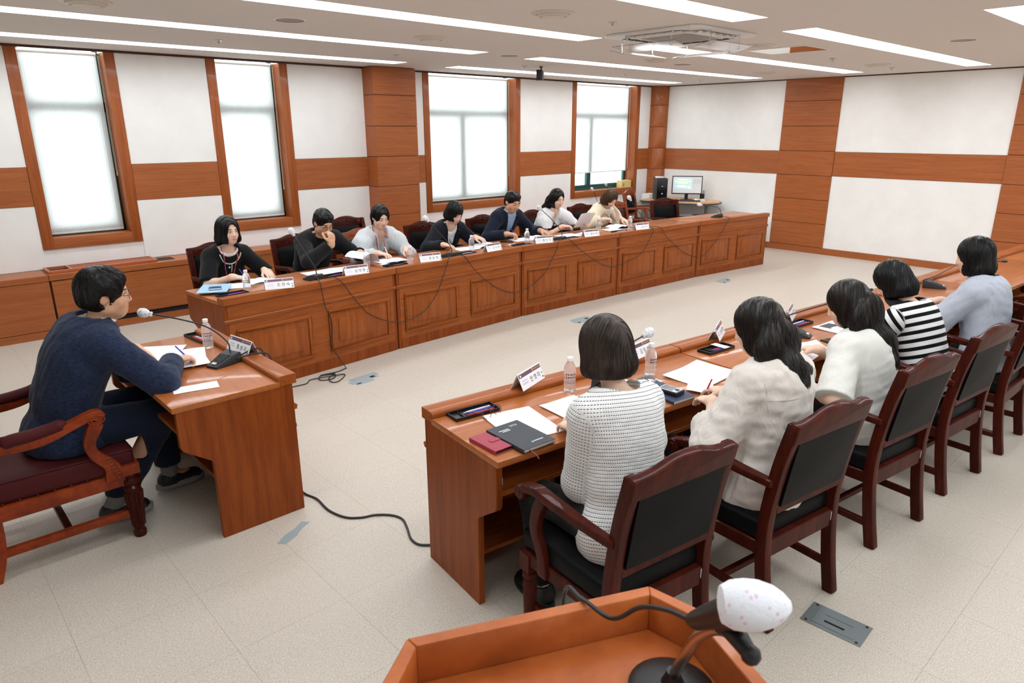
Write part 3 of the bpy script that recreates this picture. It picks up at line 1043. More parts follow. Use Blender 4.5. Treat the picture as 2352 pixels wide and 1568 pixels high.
G_ARM = 'mahogany council armchairs'
chair0 = make_chair('x', m_mah, m_lblk, (0, 0, 0), 0, G_ARM)
for xy, rz, lab in NEAR:
    place_chair(xy, rz, lab, G_ARM, chair0)
# window side: chairs face the open floor (world -y)
FARC = [((2.29, 6.60), PI + 0.05, 'black leather mahogany armchair holding the woman in black cardigan'),
        ((3.08, 6.58), PI + 0.02, 'black leather mahogany armchair holding the man in black jacket'),
        ((4.62, 6.52), PI - 0.05, 'black leather mahogany armchair holding the bobbed woman in dark blazer'),
        ((5.53, 6.54), PI - 0.02, 'black leather mahogany armchair holding the man in navy suit'),
        ((6.36, 6.50), PI, 'black leather mahogany armchair holding the woman in black and white dress'),
        ((7.40, 6.60), PI, 'black leather mahogany armchair holding the woman in cream cardigan'),
        ((8.96, 6.28), PI - 0.35, 'empty black leather mahogany armchair before the computer desk'),
        ((4.22, 7.56), PI, 'spare black leather armchair against the cabinets beside the wood column')]
for xy, rz, lab in FARC:
    place_chair(xy, rz, lab, G_ARM, chair0)
chairb = make_chair('x', m_oakc, m_lbrn, (0, 0, 0), 0)
for xy, rz, lab in [((3.80, 6.50), PI - 0.03, 'brown leather chestnut armchair holding the woman in pale grey blouse'),
                    ((8.05, 6.50), PI - 0.05, 'empty brown leather chestnut armchair beside the woman in cream cardigan')]:
    place_chair(xy, rz, lab, 'chestnut armchairs with brown leather', chairb)
chairc = make_chair('x', m_oakc, m_lblk, (0, 0, 0), 0)
place_chair((9.72, 7.55), PI + 0.30, 'light chestnut armchair with black leather below the raised blind', None, chairc)
for _c_ in (chair0, chairb, chairc):
    if '_used' in _c_:
        pass
for _o in bpy.data.objects:
    if '_used' in _o:
        del _o['_used']
    if 'group' in _o and not _o['group']:
        del _o['group']


# ---- the chairman's chair: cherry wood, burgundy leather, padded arms
def make_chairman_chair(loc, rotz):
    c = thing('chairman_chair', 'cherry wood armchair with burgundy leather seat and padded arms', 'chair', loc, rotz)
    W = 0.29
    for s in (-1, 1):
        p = [(W * s * 0.93, -0.335, 0), (W * s * 0.93, -0.295, 0.14), (W * s * 0.93, -0.285, 0.30), (W * s * 0.93, -0.29, 0.48), (W * s * 0.93, -0.33, 0.75), (W * s * 0.93, -0.385, 1.06)]
        rsweep(MB(), spline(p, 4), 0.045, [0.062] * 9 + [0.056] * 12).build('leg', m_redw, c, bevel=0.006)
        pr = [(0.026, 0), (0.030, 0.012), (0.030, 0.028), (0.022, 0.04)]
        mb = MB().lathe(pr + [(0.024, 0.045), (0.030, 0.10), (0.037, 0.26), (0.040, 0.275), (0.030, 0.288), (0.042, 0.30), (0.042, 0.318), (0.030, 0.33), (0.036, 0.35)], 16, (W * s * 0.98, 0.27, 0))
        for k in range(10):
            a = 2 * PI * k / 10
            mb.tube([(W * s * 0.98 + 0.0255 * math.cos(a), 0.27 + 0.0255 * math.sin(a), 0.06), (W * s * 0.98 + 0.037 * math.cos(a), 0.27 + 0.037 * math.sin(a), 0.25)], [0.006, 0.008], 6)
        mb.build('leg', m_mah, c, smooth=True)
        MB().box(W * s * 0.98 - 0.04, W * s * 0.98 + 0.04, 0.23, 0.31, 0.35, 0.405).build('corner_block', m_redw, c, bevel=0.005)
        MB().box(W * s * 0.95 - 0.016, W * s * 0.95 + 0.016, -0.29, 0.25, 0.115, 0.155).build('stretcher', m_redw, c, bevel=0.006)
        # sweeping arm
        a = [(W * s * 0.98, -0.31, 0.655), (W * s * 1.02, -0.18, 0.628), (W * s * 1.06, -0.05, 0.632), (W * s * 1.08, 0.07, 0.672), (W * s * 1.08, 0.155, 0.695), (W * s * 1.07, 0.195, 0.675)]
        ao = rsweep(MB(), spline(a, 5), 0.05, [0.038] * 20 + [0.042, 0.046, 0.05, 0.05, 0.046, 0.04]).build('arm', m_redw, c, bevel=0.010, seg=3)
        for q, rr in enumerate((0.026, 0.017)):
            MB().tube([(W * s * 1.08 + s * 0.0255, 0.165 + rr * 1.3 * math.cos(t), 0.675 + rr * 0.8 * math.sin(t)) for t in [2 * PI * k / 16 for k in range(16)]], 0.0032, 6, closed=True).build('volute', m_redw, ao, smooth=True)
        pd = MB().tube(spline([(W * s * 1.02, -0.20, 0.648), (W * s * 1.04, -0.16, 0.660), (W * s * 1.055, -0.08, 0.664), (W * s * 1.065, 0.0, 0.674), (W * s * 1.075, 0.05, 0.690)], 4), [0.012] + [0.024] + [0.030] * 13 + [0.022, 0.012], 12, flat=1.05)
        po = pd.build('arm_pad', m_lbur, c, smooth=True)
        nl = MB()
        for k in range(9):
            t = k / 8
            nl.ball((W * s * (1.02 + 0.05 * t) + s * 0.027, -0.18 + 0.21 * t, 0.642 + 0.03 * t * t), 0.004, 6, 4)
        nl.build('nail_heads', m_nail, po, smooth=True, kind='stuff')
        b = [(W * s * 1.04, 0.20, 0.345), (W * s * 1.05, 0.195, 0.42), (W * s * 1.07, 0.135, 0.50), (W * s * 1.08, 0.125, 0.57), (W * s * 1.08, 0.165, 0.655)]
        so = rsweep(MB(), spline(b, 5), 0.04, [0.085, 0.08, 0.078, 0.075, 0.07, 0.066, 0.06, 0.056, 0.052, 0.05, 0.05, 0.048, 0.048, 0.048, 0.05, 0.05, 0.052, 0.056, 0.06, 0.062, 0.064]).build('arm_support', m_redw, c, bevel=0.008)
        lf = MB()
        for q in range(6):
            t = q / 5
            lf.tube([(W * s * 1.05 + s * 0.02, 0.215 - 0.03 * t + 0.012 * math.cos(u), 0.37 + 0.09 * t + 0.011 * math.sin(u)) for u in [k * 0.8 for k in range(7)]], 0.004, 6)
        lf.build('carving', m_redw, so, smooth=True)
    MB().box(-0.28, 0.28, -0.03, 0.0, 0.12, 0.15).build('stretcher', m_mah, c, bevel=0.004)
    for s in (-1, 1):
        MB().box(s * 0.285 - 0.018, s * 0.285 + 0.018, -0.28, 0.25, 0.295, 0.365).build('seat_rail', m_redw, c, bevel=0.006)
    MB().box(-0.28, 0.28, 0.25, 0.30, 0.30, 0.40).box(-0.27, 0.27, -0.30, -0.26, 0.30, 0.38).build('seat_rail', m_redw, c, bevel=0.005)
    st = MB().prism([(-0.285, -0.27), (0.285, -0.27), (0.305, 0.30), (-0.305, 0.30)], 0.365, 0.475).build('seat', m_lbur, c, bevel=0.03, seg=3, angle=60)
    pp = MB()
    for s in (-1, 1):
        pp.tube([(s * 0.281, -0.26, 0.472), (s * 0.30, 0.29, 0.472)], 0.005, 6)
    pp.tube([(-0.30, 0.295, 0.472), (0.30, 0.295, 0.472)], 0.005, 6)
    pp.build('piping', m_lbur, st, smooth=True)
    nl = MB()
    for k in range(8):
        t = k / 7
        for s in (-1, 1):
            nl.ball((s * (0.286 + 0.019 * t + 0.002), -0.24 + 0.46 * t, 0.376), 0.0048, 6, 4)
    nl.build('nail_heads', m_nail, st, smooth=True, kind='stuff')
    bp = pad(-0.245, 0.245, 0.54, 0.98, -0.30, 0.04, 0.03)
    tilt(bp, (0, -0.29, 0.54), 0.17).build('back_pad', m_lbur, c, smooth=True, angle=60)
    n = 14
    cr = MB().prism([(-0.29, 0.98), (0.29, 0.98)] + [(0.29 - 0.58 * i / n, 1.05 + 0.06 * math.sin(PI * i / n) ** 2) for i in range(n + 1)], -0.335, -0.29, 'y')
    tilt(cr, (0, -0.30, 0.54), 0.17).build('crest_rail', m_redw, c, bevel=0.008)
    MB().box(-0.26, 0.26, -0.315, -0.275, 0.50, 0.545).build('back_rail', m_redw, c, bevel=0.005)
    return c


make_chairman_chair((0.405, 3.79, 0), -PI / 2)

# ================================================================== LECTERN (foreground)
m_lec = wood('lectern wood', srgb(152, 78, 32), srgb(178, 94, 42), srgb(196, 112, 56), grain=(3, 3, 3), rough=0.40, coat=0.25)
m_lecv = wood('lectern wood upright', srgb(146, 66, 24), srgb(172, 84, 32), srgb(190, 100, 44), grain=(16, 16, 1.5), rough=0.42, coat=0.2)
lu = Vector((0.43, -0.20, 0)).normalized()
lv = Vector((-lu.y, lu.x, 0)) * -1
lec = thing('lectern', 'orange-brown wooden lectern with a raised rim and chamfered front corners', 'lectern')
lec.matrix_world = frame4((0.54, 0.86, 0), lu, -lv, Vector((0, 0, 1)))
# local: x along the front edge, y away from the speaker (front at 0, speaker at negative)
outer = [(0.0, 0.0), (0.474, 0.0), (0.536, -0.10), (0.536, -0.50), (-0.062, -0.50), (-0.062, -0.10)]
inner = [(0.012, -0.026), (0.462, -0.026), (0.510, -0.108), (0.510, -0.50), (-0.036, -0.50), (-0.036, -0.108)]
names = ['rim_front', 'rim_corner', 'rim_side', None, 'rim_side', 'rim_corner']
for k in range(6):
    if names[k] is None:
        continue
    j = (k + 1) % 6
    MB().prism([outer[k], outer[j], inner[j], inner[k]], 0.985, 1.10).build(names[k], m_lec, lec, bevel=0.002, seg=1)
MB().prism([(0.012, -0.027), (0.462, -0.027), (0.509, -0.109), (0.509, -0.52), (-0.035, -0.52), (-0.035, -0.109)], 1.000, 1.022).build('desk_board', m_lec, lec)
bo_ = [(0.02, -0.01), (0.454, -0.01), (0.516, -0.11), (0.516, -0.48), (-0.042, -0.48), (-0.042, -0.11)]
MB().prism(bo_, 0.08, 0.985).build('body', m_lecv, lec, bevel=0.003)
MB().prism([(x * 1.03 - 0.007, y * 1.03 + 0.01) for x, y in bo_], 0.0, 0.08).build('base', m_lec, lec, bevel=0.004)

# ---- lectern microphone
mic = thing('lectern_microphone', 'foreground gooseneck microphone in a white pink-dotted cover on the lectern', 'microphone', (0.845, 0.515, 1.0225))
_o = Vector((0.845, 0.515, 1.0225))
W_ = lambda *p: Vector(p) - _o
m_rub = plain('black rubber', srgb(20, 20, 21), 0.45)
m_steel = plain('steel gooseneck', srgb(188, 176, 164), 0.25, metal=1.0)
MB().lathe([(0.075, 0.0), (0.075, 0.012), (0.06, 0.022), (0.02, 0.026), (0.014, 0.04), (0.012, 0.05)], 28).build('base', m_rub, mic, smooth=True)
gp = spline([W_(0.845, 0.515, 1.06), W_(0.812, 0.478, 1.144), W_(0.791, 0.447, 1.213), W_(0.777, 0.413, 1.258), W_(0.763, 0.377, 1.283)], 16)
MB().tube(gp, [0.0085 + 0.0009 * (i % 2) for i in range(len(gp))], 12).build('gooseneck', m_steel, mic, smooth=True, angle=180)
cl_ = MB().tube([W_(0.764, 0.385, 1.281), W_(0.752, 0.362, 1.288), W_(0.740, 0.340, 1.285)], [0.011, 0.014, 0.011], 12)
cl_.tube([W_(0.770, 0.40, 1.275), W_(0.755, 0.372, 1.315)], [0.012, 0.017], 12)
cl_.ball(W_(0.741, 0.338, 1.283), 0.014, 10, 6)
cl_.build('clip', m_rub, mic, smooth=True)
bd = MB().tube([W_(0.778, 0.452, 1.250), W_(0.772, 0.438, 1.262), W_(0.753, 0.405, 1.300), W_(0.730, 0.362, 1.350)], [0.010, 0.015, 0.018, 0.019], 16)
bd.build('handle', m_rub, mic, smooth=True)
t = NT('mic cover cloth')
co = t.coords('Object')
v_ = t.n('ShaderNodeTexVoronoi')
v_.inputs['Scale'].default_value = 85
t.l(co, v_.inputs['Vector'])
dt = t.ramp(v_.outputs['Distance'], [(0.16, srgb(232, 200, 220)), (0.28, srgb(236, 239, 246))])
t.l(dt.outputs[0], t.p.inputs['Base Color'])
t.p.inputs['Roughness'].default_value = 0.8
t.bump(t.noise(t.coords('Object', (1, 1, 1)), 60, 4, 0.6, 1.5), 0.5, 0.003)
m_cover_pink = t.m
ax = Vector((0.66, -0.70, 0.02)).normalized()
Rm = ax.to_track_quat('Z', 'Y').to_matrix()
MB().lathe([(0.012, -0.006), (0.024, -0.003), (0.031, 0.010), (0.0335, 0.028), (0.032, 0.046), (0.026, 0.064), (0.017, 0.077), (0.008, 0.085), (0.0005, 0.087)], 28, W_(0.718, 0.372, 1.3555), Rm).build('cover', m_cover_pink, mic, smooth=True)
cbl = MB().tube(spline([W_(0.778, 0.452, 1.250), W_(0.786, 0.50, 1.236), W_(0.800, 0.56, 1.198), W_(0.818, 0.63, 1.125), W_(0.84, 0.72, 1.104), W_(0.868, 0.79, 1.06), W_(0.875, 0.80, 0.8), W_(0.875, 0.79, 0.25)], 8), 0.0042, 8)
cbl.build('cable', m_rub, mic, smooth=True)
# ================================================================== PEOPLE: implicit surfaces meshed into one skin
f32 = np.float32
A3 = lambda *v: np.array(v, dtype=float)


def nrm(v):
    v = np.asarray(v, float)
    return v / (np.linalg.norm(v) + 1e-12)


class Field:
    def __init__(s, xs, ys, zs):
        s.x, s.y, s.z = [np.asarray(a, f32) for a in (xs, ys, zs)]
        s.F = np.full((len(s.x), len(s.y), len(s.z)), 0.5, f32)

    def blk(s, lo, hi):
        sl = []
        for ax, a, b in ((s.x, lo[0], hi[0]), (s.y, lo[1], hi[1]), (s.z, lo[2], hi[2])):
            i0 = max(0, int(np.searchsorted(ax, a)) - 1)
            i1 = min(len(ax), int(np.searchsorted(ax, b)) + 1)
            sl.append(slice(i0, max(i1, i0)))
        return tuple(sl), s.x[sl[0]][:, None, None], s.y[sl[1]][None, :, None], s.z[sl[2]][None, None, :]

    def op(s, prim, k=0.01, mode='u', m=0.03):
        fn, lo, hi = prim
        sl, X, Y, Z = s.blk(np.asarray(lo) - m - k, np.asarray(hi) + m + k)
        if any(q.stop <= q.start for q in sl):
            return
        d = fn(X, Y, Z).astype(f32)
        F = s.F[sl]
        if mode == 's':
            d = -d
            h = np.clip(0.5 - 0.5 * (F - d) / k, 0, 1)      # smooth max
            s.F[sl] = F * (1 - h) + d * h + k * h * (1 - h)
        else:
            h = np.clip(0.5 + 0.5 * (F - d) / k, 0, 1)
            s.F[sl] = F * (1 - h) + d * h - k * h * (1 - h)

    def sample(s, P):
        P = np.asarray(P, f32).reshape(-1, 3)
        idx, fr = [], []
        for ax, v in ((s.x, P[:, 0]), (s.y, P[:, 1]), (s.z, P[:, 2])):
            i = np.clip(np.searchsorted(ax, v) - 1, 0, len(ax) - 2)
            t = np.clip((v - ax[i]) / (ax[i + 1] - ax[i]), 0, 1)
            idx.append(i)
            fr.append(t)
        out = 0
        for a in (0, 1):
            for b in (0, 1):
                for c in (0, 1):
                    w = (fr[0] if a else 1 - fr[0]) * (fr[1] if b else 1 - fr[1]) * (fr[2] if c else 1 - fr[2])
                    out = out + w * s.F[idx[0] + a, idx[1] + b, idx[2] + c]
        return out

    def grad(s, P, e=0.005):
        P = np.asarray(P, f32).reshape(-1, 3)
        g = np.stack([s.sample(P + d) - s.sample(P - d) for d in np.eye(3, dtype=f32) * e], 1)
        return g / (np.linalg.norm(g, axis=1, keepdims=True) + 1e-9)

    def march(s, p, d, far=0.35, step=0.004):
        """first surface hit from p along d"""
        p, d = np.asarray(p, float), nrm(d)
        ts = np.arange(0, far, step)
        v = s.sample(p[None] + ts[:, None] * d[None])
        i = np.argmax(v < 0)
        if v[i] >= 0:
            return None
        if i == 0:
            return p
        t = ts[i - 1] + step * v[i - 1] / (v[i - 1] - v[i])
        return p + d * t

    def mesh(s):
        F, nx, ny, nz = s.F, len(s.x), len(s.y), len(s.z)
        S = F < 0
        c = np.zeros((nx - 1, ny - 1, nz - 1), np.uint8)
        for a in (0, 1):
            for b in (0, 1):
                for e in (0, 1):
                    c += S[a:nx - 1 + a, b:ny - 1 + b, e:nz - 1 + e]
        act = np.argwhere((c > 0) & (c < 8))
        i, j, k = act.T
        co = {}
        for a in (0, 1):
            for b in (0, 1):
                for e in (0, 1):
                    co[a, b, e] = F[i + a, j + b, k + e]
        acc = np.zeros((len(act), 3))
        cnt = np.zeros(len(act))
        for ax in range(3):
            for p in (0, 1):
                for q in (0, 1):
                    a0 = [p, q]
                    a0.insert(ax, 0)
                    a1 = list(a0)
                    a1[ax] = 1
                    v0, v1 = co[tuple(a0)], co[tuple(a1)]
                    m = (v0 < 0) != (v1 < 0)
                    t = np.where(m, v0 / np.where(m, v0 - v1, 1), 0)
                    pt = np.tile(np.array(a0, float), (len(act), 1))
                    pt[:, ax] += t
                    acc[m] += pt[m]
                    cnt[m] += 1
        loc = acc / cnt[:, None]
        V = np.empty((len(act), 3))
        for ax, (arr, ii) in enumerate(((s.x, i), (s.y, j), (s.z, k))):
            V[:, ax] = arr[ii] + loc[:, ax] * (arr[ii + 1] - arr[ii])
        ind = np.full(c.shape, -1, np.int64)
        ind[i, j, k] = np.arange(len(act))
        Q = []
        for ax in range(3):
            sa = [slice(1, -1)] * 3
            sa[ax] = slice(0, -1)
            sb = list(sa)
            sb[ax] = slice(1, None)
            A, B = S[tuple(sa)], S[tuple(sb)]
            e = np.argwhere(A != B)
            fl_ = A[tuple(e.T)]
            o = e.copy()
            for q in range(3):
                if q != ax:
                    o[:, q] += 1
            u, v = [(1, 2), (2, 0), (0, 1)][ax]
            def I(du, dv):
                z = o.copy()
                z[:, u] -= du
                z[:, v] -= dv
                return ind[z[:, 0], z[:, 1], z[:, 2]]
            q4 = np.stack([I(1, 1), I(0, 1), I(0, 0), I(1, 0)], 1)
            q4[~fl_] = q4[~fl_][:, ::-1]
            Q.append(q4)
        Q = np.concatenate(Q)
        return V, Q[(Q >= 0).all(1)]


def np_mesh(name, V, Q, mat, attrs=None, smooth=True):
    me = bpy.data.meshes.new(name)
    me.vertices.add(len(V))
    me.vertices.foreach_set('co', np.asarray(V, f32).ravel())
    n = Q.shape[1]
    me.loops.add(Q.size)
    me.loops.foreach_set('vertex_index', Q.astype(np.int32).ravel())
    me.polygons.add(len(Q))
    me.polygons.foreach_set('loop_start', (np.arange(len(Q)) * n).astype(np.int32))
    me.polygons.foreach_set('loop_total', np.full(len(Q), n, np.int32))
    if smooth:
        me.polygons.foreach_set('use_smooth', np.ones(len(Q), bool))
    for k, a in (attrs or {}).items():
        at = me.attributes.new(k, 'FLOAT', 'POINT')
        at.data.foreach_set('value', np.asarray(a, f32))
    me.update(calc_edges=True)
    me.validate()
    me.materials.append(mat)
    return me


def vnormals(V, Q):
    n = np.cross(V[Q[:, 2]] - V[Q[:, 0]], V[Q[:, 3]] - V[Q[:, 1]])
    N = np.zeros_like(V)
    for k in range(4):
        np.add.at(N, Q[:, k], n)
    return N / (np.linalg.norm(N, axis=1, keepdims=True) + 1e-12)


def cap(a, b, ra, rb=None):
    a, b = np.asarray(a, float), np.asarray(b, float)
    rb = ra if rb is None else rb
    ba = b - a
    L2 = ba @ ba + 1e-12
    R = max(ra, rb)

    def fn(X, Y, Z):
        px, py, pz = X - a[0], Y - a[1], Z - a[2]
        t = np.clip((px * ba[0] + py * ba[1] + pz * ba[2]) / L2, 0, 1)
        return np.sqrt((px - t * ba[0]) ** 2 + (py - t * ba[1]) ** 2 + (pz - t * ba[2]) ** 2) - (ra + (rb - ra) * t)
    return fn, np.minimum(a, b) - R, np.maximum(a, b) + R


def ell(c, r, R=None):
    c, r = np.asarray(c, float), np.asarray(r, float)
    R = np.eye(3) if R is None else np.asarray(R)
    ext = np.sqrt(((R * r[None, :]) ** 2).sum(1))

    def fn(X, Y, Z):
        p = (X - c[0], Y - c[1], Z - c[2])
        q = [R[0, i] * p[0] + R[1, i] * p[1] + R[2, i] * p[2] for i in range(3)]
        k0 = np.sqrt(sum((q[i] / r[i]) ** 2 for i in range(3)))
        k1 = np.sqrt(sum((q[i] / r[i] ** 2) ** 2 for i in range(3)))
        return k0 * (k0 - 1) / np.maximum(k1, 1e-6)
    return fn, c - ext, c + ext


def half(p, n, lo, hi):
    """half space (inside where (x-p).n < 0), limited to a block"""
    p, n = np.asarray(p, float), nrm(n)
    return (lambda X, Y, Z: (X - p[0]) * n[0] + (Y - p[1]) * n[1] + (Z - p[2]) * n[2]), lo, hi


def axis_grid(a, b, fine, hf, hc):
    """coordinates a..b with step hc, and step hf inside the fine intervals"""
    xs = [a]
    while xs[-1] < b:
        x = xs[-1]
        h = hc
        for (u, v) in fine:
            if u - hc < x < v:
                h = hf
        xs.append(x + h)
    return np.array(xs)


def rot_zxy(yaw, pitch, roll=0.0):
    """head rotation: yaw about z (left positive), pitch about x (up positive), roll about y"""
    return np.array((Matrix.Rotation(yaw, 3, 'Z') @ Matrix.Rotation(pitch, 3, 'X') @ Matrix.Rotation(roll, 3, 'Y')))


# ------------------------------------------------------------ skin, hair materials
def skin_mat(name, base, lip):
    t = NT(name)
    a = t.n('ShaderNodeAttribute', attribute_name='lip')
    b = t.n('ShaderNodeAttribute', attribute_name='cheek')
    n = t.noise(t.coords('Object'), 35, 3)
    c = t.mix(t.math('MULTIPLY', n, 0.12), base, tuple(x * 0.8 for x in base[:3]) + (1,))
    c = t.mix(t.math('MULTIPLY', b.outputs['Fac'], 0.35), c, (base[0] * 0.95, base[1] * 0.68, base[2] * 0.62, 1))
    c = t.mix(t.math('MULTIPLY', a.outputs['Fac'], 0.8), c, lip)
    t.l(c, t.p.inputs['Base Color'])
    t.p.inputs['Roughness'].default_value = 0.48
    t.p.inputs['Subsurface Weight'].default_value = 0.12
    t.p.inputs['Subsurface Radius'].default_value = (0.01, 0.004, 0.002)
    t.p.inputs['Subsurface Scale'].default_value = 0.6
    return t.m


SKIN_W = skin_mat('skin fair', srgb(232, 194, 170), srgb(196, 112, 104))
SKIN_M = skin_mat('skin tan', srgb(212, 164, 132), srgb(168, 104, 90))


def hair_mat(name, c1, c2, rough=0.34):
    t = NT(name)
    n = t.noise(t.coords('Object', (1, 1, 0.12)), 260, 3, 0.6)
    n2 = t.noise(t.coords('Object', (1, 1, 0.4)), 18, 3, 0.6)
    f = t.math('ADD', t.math('MULTIPLY', n, 0.5), t.math('MULTIPLY', n2, 0.5))
    r = t.ramp(f, [(0.38, c1), (0.62, c2)])
    t.l(r.outputs[0], t.p.inputs['Base Color'])
    t.p.inputs['Roughness'].default_value = rough
    t.p.inputs['Specular IOR Level'].default_value = 0.32
    t.bump(n, 0.35, 0.0012)
    return t.m


HAIR_BLK = hair_mat('black hair', srgb(7, 6, 6), srgb(17, 15, 14), 0.30)
HAIR_DBR = hair_mat('dark brown hair', srgb(13, 9, 7), srgb(32, 22, 17), 0.32)
HAIR_BRN = hair_mat('brown hair', srgb(44, 27, 18), srgb(94, 62, 40), 0.4)
HAIR_GRY = hair_mat('greying brown hair', srgb(26, 18, 14), srgb(60, 46, 38), 0.38)
m_eye = None
def _eye():
    t = NT('eye')
    s = t.n('ShaderNodeSeparateXYZ')
    t.l(t.n('ShaderNodeTexCoord').outputs['Object'], s.inputs[0])
    r2 = t.math('SQRT', t.math('ADD', t.math('MULTIPLY', s.outputs[0], s.outputs[0]), t.math('MULTIPLY', s.outputs[2], s.outputs[2])))
    r = t.ramp(t.math('MULTIPLY', r2, 100.0), [(0.0, srgb(8, 6, 5)), (0.50, srgb(20, 12, 8)), (0.56, srgb(232, 226, 220))])
    t.l(r.outputs[0], t.p.inputs['Base Color'])
    t.p.inputs['Roughness'].default_value = 0.15
    return t.m
m_eye = _eye()
m_lens = NT('spectacle lens')
m_lens.p.inputs['Transmission Weight'].default_value = 1.0
m_lens.p.inputs['Roughness'].default_value = 0.0
m_lens.p.inputs['IOR'].default_value = 1.03
m_lens = m_lens.m
m_shoe = plain('black shoe', srgb(20, 20, 22), 0.5)


def ik(sh, wr, L1, L2, hint):
    d = wr - sh
    D = np.linalg.norm(d)
    if D > (L1 + L2) * 0.995:
        f = D / ((L1 + L2) * 0.995)
        L1, L2 = L1 * f, L2 * f
    u = d / D
    a = (L1 ** 2 - L2 ** 2 + D ** 2) / (2 * D)
    h = math.sqrt(max(L1 ** 2 - a ** 2, 0))
    p = hint - u * (hint @ u)
    return sh + u * a + nrm(p) * h


def hand_prims(w, fwd, up, side, s=1.0, curl=0.5, spread=1.0, thumb=1.0, grip=False):
    """side +1 right hand, -1 left; palm faces -up; returns list of (prim,k)"""
    fwd = nrm(fwd)
    up = nrm(up - fwd * (up @ fwd))
    ac = np.cross(fwd, up)            # to the right when palm is down
    th = -ac * side                   # thumb side
    out = [(cap(w - fwd * 0.012, w + fwd * 0.02, 0.024 * s, 0.025 * s), 0.02)]
    R = np.stack([ac, fwd, up], 1)
    out.append((ell(w + fwd * 0.048 * s, (0.040 * s, 0.052 * s, 0.0165 * s), R), 0.014))
    lens = [0.070, 0.078, 0.073, 0.058]
    for i in range(4):
        off = 0.029 - 0.0192 * i
        b = w + fwd * (0.080 - 0.006 * abs(i - 1.2)) * s + th * off * s
        d = nrm(fwd + th * (0.10 - 0.07 * i) * spread)
        ang = 0
        cf = curl * (1.0 + 0.12 * i)
        if grip and i == 0:
            cf = curl * 0.75
        r0 = (0.0092, 0.0095, 0.0090, 0.0080)[i] * s
        for sfrac, bend, rr in ((0.45, 0.55, 1.0), (0.31, 0.85, 0.93), (0.24, 0.6, 0.84)):
            ang += bend * cf
            dd = d * math.cos(ang) - up * math.sin(ang)
            e = b + dd * lens[i] * sfrac * s
            out.append((cap(b, e, r0 * rr, r0 * rr * 0.93), 0.004))
            b = e
    tb = w + fwd * 0.022 * s + th * 0.026 * s - up * 0.004
    d1 = nrm(fwd * 0.78 + th * 0.62 * thumb - up * (0.25 + 0.3 * curl))
    t1 = tb + d1 * 0.042 * s
    d2 = nrm(fwd * 0.95 + th * (0.15 if not grip else -0.2) - up * (0.2 + 0.35 * curl))
    t2 = t1 + d2 * 0.030 * s
    t3 = t2 + nrm(d2 * 0.8 - th * 0.3) * 0.020 * s
    out += [(cap(tb, t1, 0.014 * s, 0.0108 * s), 0.012), (cap(t1, t2, 0.0105 * s, 0.0098 * s), 0.004), (cap(t2, t3, 0.0098 * s, 0.0082 * s), 0.004)]
    return out


def noise3(P, seed, scale):
    r = np.random.default_rng(seed)
    v = 0
    for k in range(5):
        d = r.normal(size=3)
        d /= np.linalg.norm(d)
        ph = r.uniform(0, 6.28)
        w = r.normal(size=3) * 1.6
        v = v + np.sin((P @ d) * scale * (0.7 + 0.35 * k) + ph + np.sin(P @ w * scale * 0.35 + ph))
    return v / 5


PPL = []


